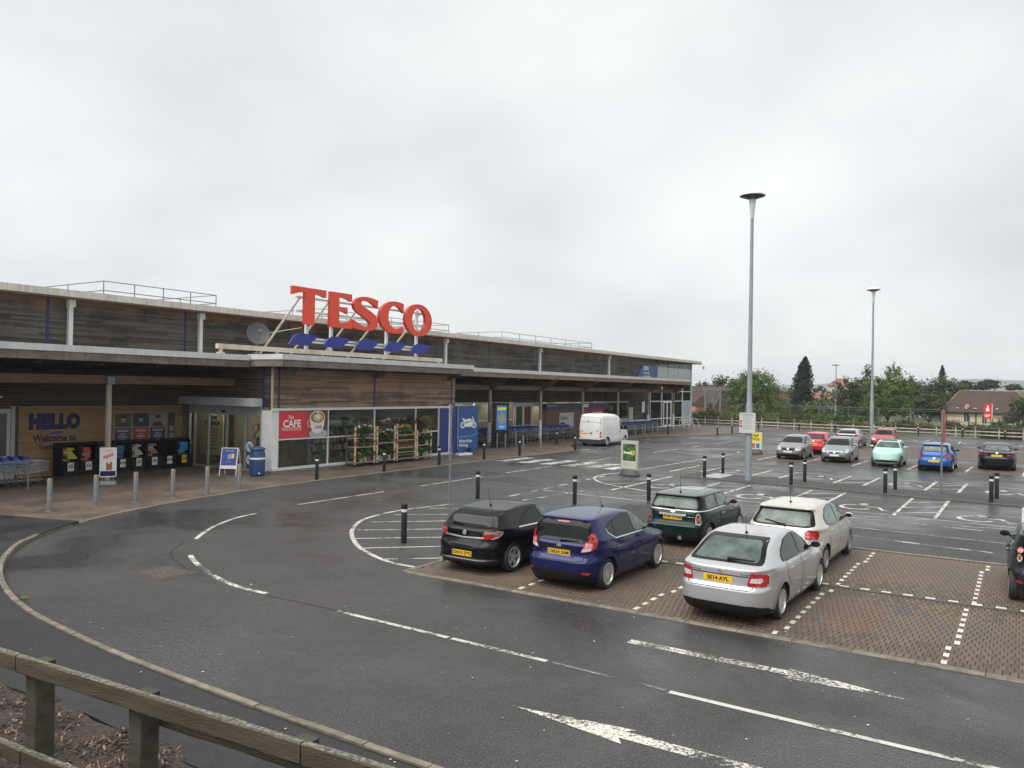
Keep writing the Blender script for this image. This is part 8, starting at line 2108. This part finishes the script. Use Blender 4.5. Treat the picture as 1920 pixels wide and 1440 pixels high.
for i in range(len(P) - 1):
    mb = MB()
    for z in (2.58, 2.35, 1.6, 0.9): mb.cyl((P[i].x, P[i].y, z), (P[i + 1].x, P[i + 1].y, z), 0.013 if z > 2.5 else 0.007, n=5)
    mb.build('wire', M_galv, t, world=True)
t = thing('wire_fence', 'lower dark wire fence in front of the cream bungalow', 'fence', (-3, 101, 0))
P = chain([(-7.2, 100.4), (6, 100)], 2.2)
for p in P: MB().cyl((p.x, p.y, -0.1), (p.x, p.y, 1.95), 0.04, n=6).build('post', M_bollard, t, world=True)
for i in range(len(P) - 1):
    mb = MB()
    for z in (1.9, 1.3, 0.7): mb.cyl((P[i].x, P[i].y, z), (P[i + 1].x, P[i + 1].y, z), 0.018, n=5)
    mb.build('wire', M_bollard, t, world=True)
t = thing('green_cabinet', 'small teal box cabinet behind the rail fence near the maple', 'cabinet', (-28.3, 97.8, 0)); MB().bx(-0.35, -0.2, 0, 0.35, 0.2, 1.2).bx(-0.4, -0.25, 1.2, 0.4, 0.25, 1.28).build('case', mat('teal_box', (0.06, 0.16, 0.17), 0.5), t)

# ---------------------------------------------------------------- houses
M_tile = mat('brown_roof_tile', (0.044, 0.028, 0.024), 0.85, col2=(0.075, 0.046, 0.038), scale=0.9, detail=6, bump=0.6, bscale=6, stretch=(1, 1, 6))
M_tile_r = mat('red_roof_tile', (0.24, 0.095, 0.07), 0.85, var=0.2, scale=2); M_hbrick = mat('house_brick', (0.21, 0.085, 0.055), 0.85, var=0.3, scale=5); M_cream_wall = mat('cream_render', (0.62, 0.55, 0.40), 0.85, var=0.08, scale=1)
M_winw = mat('white_window', (0.65, 0.66, 0.66), 0.4); M_wing = mat('window_glass_far', (0.06, 0.075, 0.08), 0.08)
def house(lab, x0, x1, y0, y1, ze, zr, wall, roof, hip=1.8, z0=-0.1, wins=(), chim=(), along='x', ov=0.35):
    t = thing('house', lab, 'house', ((x0 + x1) / 2, (y0 + y1) / 2, z0))
    MB().bx(x0, y0, z0, x1, y1, ze).build('wall', wall, t, world=True)
    a0, a1, b0, b1 = x0 - ov, x1 + ov, y0 - ov, y1 + ov
    if along == 'x':
        ym = (b0 + b1) / 2; V = [(a0, b0, ze - .05), (a1, b0, ze - .05), (a1, b1, ze - .05), (a0, b1, ze - .05), (a0 + hip, ym, zr), (a1 - hip, ym, zr)]; F = [(0, 1, 5, 4), (1, 2, 5), (2, 3, 4, 5), (3, 0, 4), (3, 2, 1, 0)]
    else:
        xm = (a0 + a1) / 2; V = [(a0, b0, ze - .05), (a1, b0, ze - .05), (a1, b1, ze - .05), (a0, b1, ze - .05), (xm, b0 + hip, zr), (xm, b1 - hip, zr)]; F = [(0, 1, 4), (1, 2, 5, 4), (2, 3, 5), (3, 0, 4, 5), (3, 2, 1, 0)]
    r = MB().add(V, F).build('roof', roof, t, world=True)
    if along == 'x' and hip > 1:
        rc = mat('ridge_tile', (0.22, 0.16, 0.12), 0.85)
        MB().cyl(V[0], V[4], 0.07, n=5).cyl(V[1], V[5], 0.07, n=5).cyl(V[4], V[5], 0.07, n=5).build('ridge', rc, r, world=True)
    MB().bx(a0, b0 - 0.08, ze - 0.17, a1, b0, ze - 0.05).build('gutter', M_dark, t, world=True)
    for (wx, wz, ww, wh) in wins:
        f = MB().bx(wx - ww / 2 - .06, y0 - 0.05, wz - .06, wx + ww / 2 + .06, y0, wz + wh + .06).build('window', M_winw, t, world=True)
        for h_ in (0, 1): MB().bx(wx - ww / 2 if not h_ else wx + .02, y0 - 0.06, wz, wx - .02 if not h_ else wx + ww / 2, y0 - 0.051, wz + wh).build('pane', M_wing, f, world=True)
    for (cx_, cy_, cz0, cz1) in chim: MB().bx(cx_ - .35, cy_ - .35, cz0, cx_ + .35, cy_ + .35, cz1).build('chimney', wall, r, world=True)
    return t
b_ = house('long cream bungalow with a big brown hipped roof behind the right fence', -8.9, 0.9, 118, 127, 2.15, 4.85, M_cream_wall, M_tile, 2.0, wins=((-6.2, 0.9, .55, 1.1), (-4.2, 0.7, .5, 1.0), (-1.6, 1.0, .8, .9)))
MB().bx(-5.2, 117.9, 0, -5.08, 118, 2.1).build('downpipe', M_dark, b_, world=True)
mb = MB()
for x in (-7.4, -6.4, -5.4, -3.0): mb.bx(x, 118.2, 2.55, x + .3, 118.5, 2.65)
mb.build('roof_vent', M_winw, b_, world=True); MB().add([(-6.5, 118.3, 2.68), (-5.9, 118.3, 2.68), (-5.95, 119.0, 3.12), (-6.35, 119.0, 3.12)], [(0, 1, 2, 3)]).build('roof_patch', mat('orange_tile', (0.36, 0.13, 0.06), .85), b_, world=True)
h_ = house('brick house with a steep brown roof beside the end of the store', -50, -41.4, 125, 133, 2.4, 5.1, M_hbrick, M_tile, 0.3, wins=((-43.4, 1.0, .9, 1.1),))
MB().add([(-45.0, 124.2, 1.9), (-42.0, 124.2, 1.9), (-43.5, 124.2, 3.5), (-45.0, 128, 1.9), (-42.0, 128, 1.9), (-43.5, 128, 3.5)], [(0, 1, 2), (3, 5, 4), (0, 2, 5, 3), (1, 4, 5, 2)]).build('gable_roof', M_tile, h_, world=True)
MB().bx(-44.8, 124.4, -0.1, -42.2, 125.2, 1.9).build('bay', M_hbrick, h_, world=True)
house('low outbuilding with a red tiled roof at the end of the store', -46, -41.8, 116, 120, 0.7, 1.9, M_hbrick, M_tile_r, 0.8)
house('small pinkish house behind the steel gantry', -50.5, -47.8, 150, 157, 2.0, 3.6, mat('pink_render', (0.42, 0.30, 0.24), 0.85), M_tile_r, 0.4, wins=((-49, 0.6, .7, .9),))
house('tall cream house with a red hipped roof far up the hill', -50.8, -44.8, 260, 268, 6.9, 9.1, M_cream_wall, M_tile_r, 2.2, z0=2.0, wins=((-49.3, 4.6, .9, 1.2), (-46.4, 4.6, .9, 1.2)), chim=((-47.2, 264, 8.5, 10.0),))
house('low red roofed cottages between the conifer and the slim lamp', -44, -37.0, 200, 207, 2.9, 4.5, mat('peach_render', (0.45, 0.28, 0.20), 0.85), M_tile_r, 0.3, wins=((-42, 1.8, .8, .8),), chim=((-41.5, 203.5, 4.0, 4.9),))
house('dark roofed house half hidden behind the maple and the conifer', -38.5, -32.8, 140, 147, 2.0, 4.0, M_hbrick, M_tile, 1.0)
house('white gabled house glimpsed between the trees behind the lime tree', -19.5, -15.5, 175, 182, 4.2, 6.2, mat('white_render', (0.62, 0.61, 0.57), 0.85), M_tile, 0.4)

# ---------------------------------------------------------------- trees, shrubs, hedge
def leaf_mat(name, c, c2, sc=0.9):
    m = mat(name, c, 0.65, col2=c2, scale=sc, detail=5, lo=0.3, hi=0.7)
    nt = m.node_tree; b = nt.nodes['Principled BSDF']
    tr = _n(nt, 'ShaderNodeBsdfTranslucent'); src = b.inputs['Base Color'].links[0].from_socket; nt.links.new(src, tr.inputs[0])
    mx_ = _n(nt, 'ShaderNodeMixShader'); mx_.inputs[0].default_value = 0.25
    nt.links.new(b.outputs[0], mx_.inputs[1]); nt.links.new(tr.outputs[0], mx_.inputs[2]); nt.links.new(mx_.outputs[0], nt.nodes['Material Output'].inputs['Surface'])
    return m
L_maple = leaf_mat('maple_leaf', (0.040, 0.082, 0.014), (0.140, 0.215, 0.036)); L_lime = leaf_mat('lime_leaf', (0.042, 0.084, 0.014), (0.140, 0.220, 0.036)); L_dark = leaf_mat('dark_leaf', (0.026, 0.052, 0.016), (0.078, 0.125, 0.036))
L_con = leaf_mat('conifer_needle', (0.010, 0.022, 0.012), (0.032, 0.052, 0.024)); L_olive = leaf_mat('olive_leaf', (0.042, 0.055, 0.020), (0.105, 0.120, 0.045)); L_willow = leaf_mat('willow_leaf', (0.060, 0.095, 0.028), (0.135, 0.185, 0.055)); L_far = leaf_mat('far_leaf', (0.022, 0.042, 0.016), (0.055, 0.085, 0.030), 0.3)
M_trunk = mat('tree_bark', (0.055, 0.042, 0.032), 0.9, var=0.3, scale=6)
rs = np.random.RandomState(5)
def leaves(points, size, m, parent, nm='crown', outward=None, stretch=1.0):
    n = len(points); nrm = rs.normal(size=(n, 3)); nrm[:, 2] += 0.5
    if outward is not None: nrm += outward * 1.2
    nrm /= np.linalg.norm(nrm, axis=1)[:, None]
    a = np.cross(nrm, rs.normal(size=(n, 3))); a /= np.linalg.norm(a, axis=1)[:, None]; b = np.cross(nrm, a)
    s = size * rs.uniform(0.55, 1.35, (n, 1)); k = rs.uniform(0.45, 0.8, (n, 1)) * stretch
    V = np.stack([points - a * s, points - b * s * k, points + a * s, points + b * s * k], 1).reshape(-1, 3)
    me = bpy.data.meshes.new(nm); me.vertices.add(4 * n); me.vertices.foreach_set('co', V.ravel()); me.loops.add(4 * n); me.loops.foreach_set('vertex_index', np.arange(4 * n, dtype=np.int32)); me.polygons.add(n)
    me.polygons.foreach_set('loop_start', np.arange(0, 4 * n, 4, dtype=np.int32)); me.update(calc_edges=True); me.validate(); me.materials.append(m)
    return link(nm, me, parent)
def lobes_points(lobes, n, shell=0.55, rough=0.16):
    vol = np.array([l[3] * l[4] * l[5] for l in lobes]) ** 0.75; cnt = np.maximum(20, (n * vol / vol.sum()).astype(int)); P, O = [], []
    for l, c in zip(lobes, cnt):
        d = rs.normal(size=(c, 3)); d /= np.linalg.norm(d, axis=1)[:, None]
        # sub-clumps on each lobe make light and dark bunches with gaps
        k = 26; cd = rs.normal(size=(k, 3)); cd /= np.linalg.norm(cd, axis=1)[:, None]; near = cd[np.argmax(d @ cd.T, axis=1)]
        d = d * 0.45 + near * 0.55 + rs.normal(size=(c, 3)) * 0.10; d /= np.linalg.norm(d, axis=1)[:, None]
        r = (shell + (1 - shell) * rs.rand(c)) * (1 + rs.normal(size=c) * rough)
        P.append(np.array(l[:3]) + d * r[:, None] * np.array(l[3:6])); O.append(d)
    return np.concatenate(P), np.concatenate(O)
def limbs(t, h, r, spread, zc, n=6):
    mb = MB().cyl((0, 0, -0.2), (0.05, 0, zc), r, r * 0.7, n=9)
    for i in range(n):
        a = i * 2.4; L = spread * rnd.uniform(0.5, 0.9); mb.cyl((0.04, 0, zc - rnd.uniform(0, .3) * zc), (L * math.cos(a), L * math.sin(a), zc + (h - zc) * rnd.uniform(.3, .7)), r * 0.5, r * 0.12, n=6)
    mb.cyl((0.05, 0, zc), (0, 0, h * 0.85), r * 0.7, r * 0.15, n=7)
    mb.build('trunk', M_trunk, t)
def tree(lab, x, y, h, lobes, m, n=4200, size=0.17, zc=1.2, r=0.16, nm='tree', group=None, rough=.16, z0=0.0, shell=.5):
    t = thing(nm, lab, 'tree', (x, y, z0), 0, group); limbs(t, h, r, max(l[3] for l in lobes), zc)
    P, O = lobes_points(lobes, n, shell, rough); P[:, 2] = np.maximum(P[:, 2], 0.05); leaves(P, size, m, t, outward=O)
    return t
def conifer(lab, x, y, h, w, m=None, n=6500, z0=0.0, lean=0.0, nm='conifer_tree'):
    t = thing(nm, lab, 'tree', (x, y, z0)); MB().cyl((0, 0, -0.2), (0, 0, h * .95), 0.22, 0.03, n=8).build('trunk', M_trunk, t)
    u = rs.rand(n) ** 0.75; tier = np.floor(u * 17) / 17 + rs.rand(n) * 0.055; f = tier; rad = w * (1 - f) ** 0.66 * (0.80 + 0.25 * rs.rand(n)) ; k = rs.randint(0, 11, n); a = k * 2 * PI / 11 + np.floor(u * 17) * 1.3 + rs.normal(size=n) * 0.24
    q = rs.rand(n) ** 0.55; rad = rad * q * (0.76 + 0.24 * np.sin(k * 3.7 + np.floor(u * 17) * 2.3))
    z = 0.3 + (h - 0.3) * f - 0.16 * rad + rs.normal(size=n) * 0.05; P = np.stack([rad * np.cos(a) + lean * f, rad * np.sin(a), np.maximum(z, 0.05)], 1)
    O = np.stack([np.cos(a) * .5, np.sin(a) * .5, np.full(n, .6)], 1); leaves(P, 0.15, m or L_con, t, outward=O)
    return t
tree('big bright green maple right of the steel gantry', -31.6, 112, 7.4, [(0, 0, 4.6, 3.4, 2.8, 2.6), (-2.2, 0, 4.6, 2.0, 2, 1.6), (1.8, .3, 3.8, 2.6, 2.2, 2.0), (.6, -.5, 5.6, 2.4, 2.2, 1.7), (-1.5, -.6, 2.4, 2.6, 2, 1.6), (1.5, -.8, 1.7, 2.6, 2, 1.5), (3.3, -.4, 2.4, 1.8, 1.6, 1.5), (-.6, -.4, 6.0, 1.5, 1.5, 1.2)], L_maple, 19000, .115)
conifer('tall dark lopsided conifer behind the fence', -29.2, 128, 9.8, 3.5, lean=.8, n=15000)
tree('dark round tree on the skyline left of the maple', -45.2, 140, 7.3, [(0, 0, 5.0, 2.4, 2, 2.1), (-2.0, 0, 4.2, 1.8, 1.6, 1.6), (2.2, 0, 4.6, 1.6, 1.6, 1.5)], L_dark, 3600, .2)
tree('small dark tree above the brick house roof', -49.2, 141, 5.9, [(0, 0, 4.4, 1.7, 1.6, 1.5)], L_dark, 1400, .2)
tree('dark olive spreading tree left of the lime tree', -20.6, 120, 6.6, [(0, 0, 3.0, 2.2, 2, 2.2), (-.5, 0, 5.0, 1.5, 1.4, 1.5), (1.3, 0, 5.1, 1.6, 1.4, 1.4), (1.8, 0, 2.6, 1.5, 1.4, 1.8)], L_olive, 9000, .12)
tree('thin sparse birch rising above the dark olive tree', -19.1, 125, 8.7, [(0, 0, 7.4, .75, .7, 1.2), (.1, 0, 6.0, .95, .9, 1.0)], L_olive, 900, .13, zc=5, shell=.2)
tree('bright green lime tree with a pointed top before the second tall lamp', -14.15, 108, 8.0, [(0, 0, 3.9, 2.7, 2.4, 2.0), (.6, 0, 6.4, 1.1, 1.0, 1.6), (-1.2, -.3, 5.2, 1.5, 1.4, 1.2), (1.2, -.2, 5.0, 1.5, 1.4, 1.1), (-.9, -.6, 2.7, 2.1, 1.8, 1.1), (1.3, -.5, 2.6, 1.7, 1.6, 1.0)], L_lime, 17000, .105, zc=1.2, r=.13)
tree('round olive-green tree left of the bungalow', -10.0, 112, 4.7, [(0, 0, 3.2, 2.0, 1.9, 1.4), (-.9, 0, 2.6, 1.4, 1.3, .9), (1.0, -.3, 2.5, 1.3, 1.2, .9)], L_olive, 4200, .13, zc=1.0, r=.1)
tree('dark green rounded tree behind the round olive tree', -11.2, 150, 7.6, [(0, 0, 4.8, 3.0, 2.5, 2.6), (2.4, 0, 3.8, 2.2, 2, 1.8), (-1.8, 0, 4.0, 2.0, 1.8, 2.0)], L_dark, 5000, .2)
conifer('dark conifer tip rising behind the rounded dark tree', -11.9, 156, 9.4, 2.2, n=2600)
tree('dark green tree right behind the lime tree', -16.4, 150, 7.7, [(0, 0, 5.2, 2.2, 2, 2.2), (1.6, 0, 3.6, 1.8, 1.6, 1.8)], L_dark, 3200, .2)
tree('slender grey-green tree in front of the right end of the bungalow', -0.55, 112, 4.6, [(0, 0, 2.9, 1.2, 1.1, 1.5), (.7, 0, 2.2, 1.2, 1.1, 1.0), (-.7, 0, 1.6, 1.0, 1.0, .8), (1.5, 0, 3.0, 1.0, 1.0, 1.4)], L_olive, 3400, .12, zc=1.2, r=.08)
tree('feathery pale willow bush left of the slim lamp', -22.4, 105, 3.3, [(0, 0, 1.6, 1.3, 1.2, 1.5), (.9, 0, 1.0, .9, .9, .9)], L_willow, 2600, .12, zc=.6, r=.06)
for x, y, h, w, lab in ((-11.9, 220, 2.2, 1.6, 'wispy small tree on the far ridge, left of the broad one'), (-7.0, 222, 2.6, 2.6, 'broad dark tree on the far ridge above the bungalow'), (-2.0, 226, 1.6, 2.0, 'low dark bush on the far ridge right of the broad tree'), (-9.6, 224, 1.3, 2.2, 'low bush on the far ridge between the two trees')):
    tree(lab, x, y, h, [(0, 0, h * .6, w, w * .8, h * .45)], L_far, 1200, .26, zc=.5, r=.1, z0=5.6)
tree('small dark fir left of the cream hilltop house', -52.4, 256, 4.2, [(0, 0, 2.2, 1.6, 1.4, 2.0), (-1.2, 0, 1.4, 1.6, 1.4, 1.2)], L_far, 1200, .3, z0=2.5)
tree('dark tree at the right of the cream hilltop house', -42.6, 255, 5.0, [(0, 0, 2.6, 2.2, 2, 2.4), (2.5, 0, 2.0, 2.2, 2, 1.8)], L_far, 1500, .3, z0=2.5)
sk = [(-37.5, 99.5, 1.3, 1.8, L_dark), (-35.5, 101, 1.9, 1.3, L_maple), (-33.8, 99.8, 2.3, 1.7, L_dark), (-31.2, 100.2, 1.9, 1.6, L_maple), (-28.6, 100.6, 2.3, 1.6, L_dark), (-26.2, 100.2, 1.7, 1.4, L_lime), (-24.4, 101.0, 2.1, 1.3, L_olive), (-20.3, 100.0, 1.9, 1.4, L_maple), (-18.2, 101.2, 2.5, 1.5, L_dark),
      (-16.0, 99.0, 1.5, 1.2, L_lime), (-13.4, 99.3, 1.3, 1.2, L_maple), (-11.4, 100, 1.6, 1.3, L_dark), (-9.2, 99.3, 1.2, 1.2, L_olive), (-6.6, 101.5, 1.5, 1.0, L_olive), (-4.6, 102, 1.2, 0.9, L_dark), (-2.2, 101.6, 1.7, 1.1, L_dark), (0.4, 101, 1.8, 1.2, L_dark), (-23.0, 112, 2.6, 1.8, L_dark), (-25.3, 114, 2.8, 1.8, L_olive), (-17.4, 113, 2.6, 1.7, L_dark), (2.5, 100, 1.8, 1.6, L_olive)]
sl = ('low dark shrub at the very left behind the rail fence', 'bright shrub under the steel gantry', 'dark shrub left under the maple', 'bright shrub under the middle of the maple', 'dark shrub right under the maple', 'light green shrub between the maple and conifer', 'olive shrub under the conifer', 'bright shrub just right of the slim lamp', 'dark shrub under the dark olive tree', 'light green shrub left under the lime tree', 'bright shrub right under the lime tree',
      'dark shrub left of the round olive tree', 'olive shrub under the round olive tree', 'olive shrub at the left end of the bungalow', 'small dark shrub before the bungalow wall', 'dark rounded shrub right of the red sign', 'dark shrub at the right edge behind the hedge', 'dark shrub behind the willow bush', 'olive shrub behind the conifer foot', 'dark shrub behind the lime trunk', 'olive shrub beyond the right edge')
for (x, y, h, w, m), lab in zip(sk, sl):
    t = thing('shrub', lab, 'shrub', (x, y, -0.03), 0, 'shrubs behind the rail fence'); MB().cyl((0, 0, 0), (0, 0, h * .6), .05, .02, n=6).cyl((0, 0, .1), (.4, .1, h * .6), .03, .01, n=5).build('stem', M_trunk, t)
    P, O = lobes_points([(0, 0, h * .5, w, w * .8, h * .5), (w * .5, -.2, h * .35, w * .6, w * .6, h * .4), (-w * .5, -.1, h * .4, w * .6, w * .5, h * .4)], 1500, .4, .2); P[:, 2] = np.maximum(P[:, 2], .03); leaves(P, .11, m, t, 'foliage', O)
t = thing('clipped_hedge', 'long low clipped dark hedge behind the right end of the rail fence', 'hedge', (0.5, 91.3, 0)); MB().bx(-4.1, 0.1, 0, 8, 1.2, 0.9).build('stems', M_trunk, t)
N = 9000; P = np.stack([rs.uniform(-4.4, 8.2, N), rs.uniform(-.35, 1.5, N), rs.uniform(.02, 1.32, N)], 1); keep = (P[:, 1] < .1) | (P[:, 2] > 1.0); leaves(P[keep], .075, L_dark, t, 'foliage')
# rough growth at the fence foot and the far wood: nobody could count these
P = np.stack([rs.uniform(-40, 12, 16000), rs.uniform(94.5, 106, 16000), np.abs(rs.normal(size=16000)) * .28 + .02], 1); P[:, 1] += (-P[:, 0] - 20) * .10 + 1.0
o = leaves(P, .10, L_olive, None, 'undergrowth'); setkind(o, 'stuff')
P = np.stack([rs.uniform(-75, 30, 16000), rs.uniform(160, 185, 16000), rs.rand(16000)], 1); P[:, 2] = P[:, 2] ** .8 * (3.4 + 1.0 * np.sin(P[:, 0] * .55) + .8 * np.sin(P[:, 0] * 1.7 + 1)); o = leaves(P, .34, L_far, None, 'far_wood'); setkind(o, 'stuff')

# ---------------------------------------------------------------- land beyond
rf = MB(); xs_ = [-140 + i * 10 for i in range(30)]
rows = [(186, lambda x: -.05), (215, lambda x: 1.2 + 3.8 / (1 + math.exp(-(x + 20) / 8))), (240, lambda x: 2.2 + 4.0 / (1 + math.exp(-(x + 18) / 8))), (300, lambda x: 2.6 + 4.4 / (1 + math.exp(-(x + 18) / 10))), (420, lambda x: 3), (600, lambda x: -.1)]
rf.add([(x, y, f(x) + .1 * math.sin(x * .3)) for y, f in rows for x in xs_], [(j * 30 + i, j * 30 + i + 1, (j + 1) * 30 + i + 1, (j + 1) * 30 + i) for j in range(5) for i in range(29)]); setkind(rf.build('rising_field', M_field, smooth=True, angle=80))
hl = MB(); n = 70; xs_ = [-2600 + i * 60 for i in range(n)]
hz = lambda x: max(4, 32 + 36 * math.exp(-((x + 110) / 240) ** 2) + 13 * math.exp(-((x + 620) / 200) ** 2) + 5 * math.sin(x * .011) + 3 * math.sin(x * .031) - (18 if x < -900 else 0))
rows = [(2300, 0), (2600, .45), (2850, .85), (3000, 1.0), (3300, .7), (3900, 0)]
hl.add([(x, y, -2 + (hz(x) + 2) * k) for y, k in rows for x in xs_], [(j * n + i, j * n + i + 1, (j + 1) * n + i + 1, (j + 1) * n + i) for j in range(5) for i in range(n - 1)]); setkind(hl.build('hills', mat('hill_moor', (0.05, 0.065, 0.035), 0.95, col2=(0.085, 0.085, 0.055), scale=.006), smooth=True, angle=80))

# ---------------------------------------------------------------- haze
hm = bpy.data.materials.new('haze'); hm.use_nodes = True; nt = hm.node_tree; nt.nodes.clear()
ho = _n(nt, 'ShaderNodeOutputMaterial'); hv = _n(nt, 'ShaderNodeVolumePrincipled'); hv.inputs['Color'].default_value = (0.86, 0.92, 1.0, 1); hv.inputs['Density'].default_value = 0.00028; hv.inputs['Anisotropy'].default_value = 0.0
nt.links.new(hv.outputs[0], ho.inputs['Volume'])
hz_ = MB().bx(-4100, -320, -3.5, 4100, 4250, 82).build('haze', hm); setkind(hz_, 'stuff')
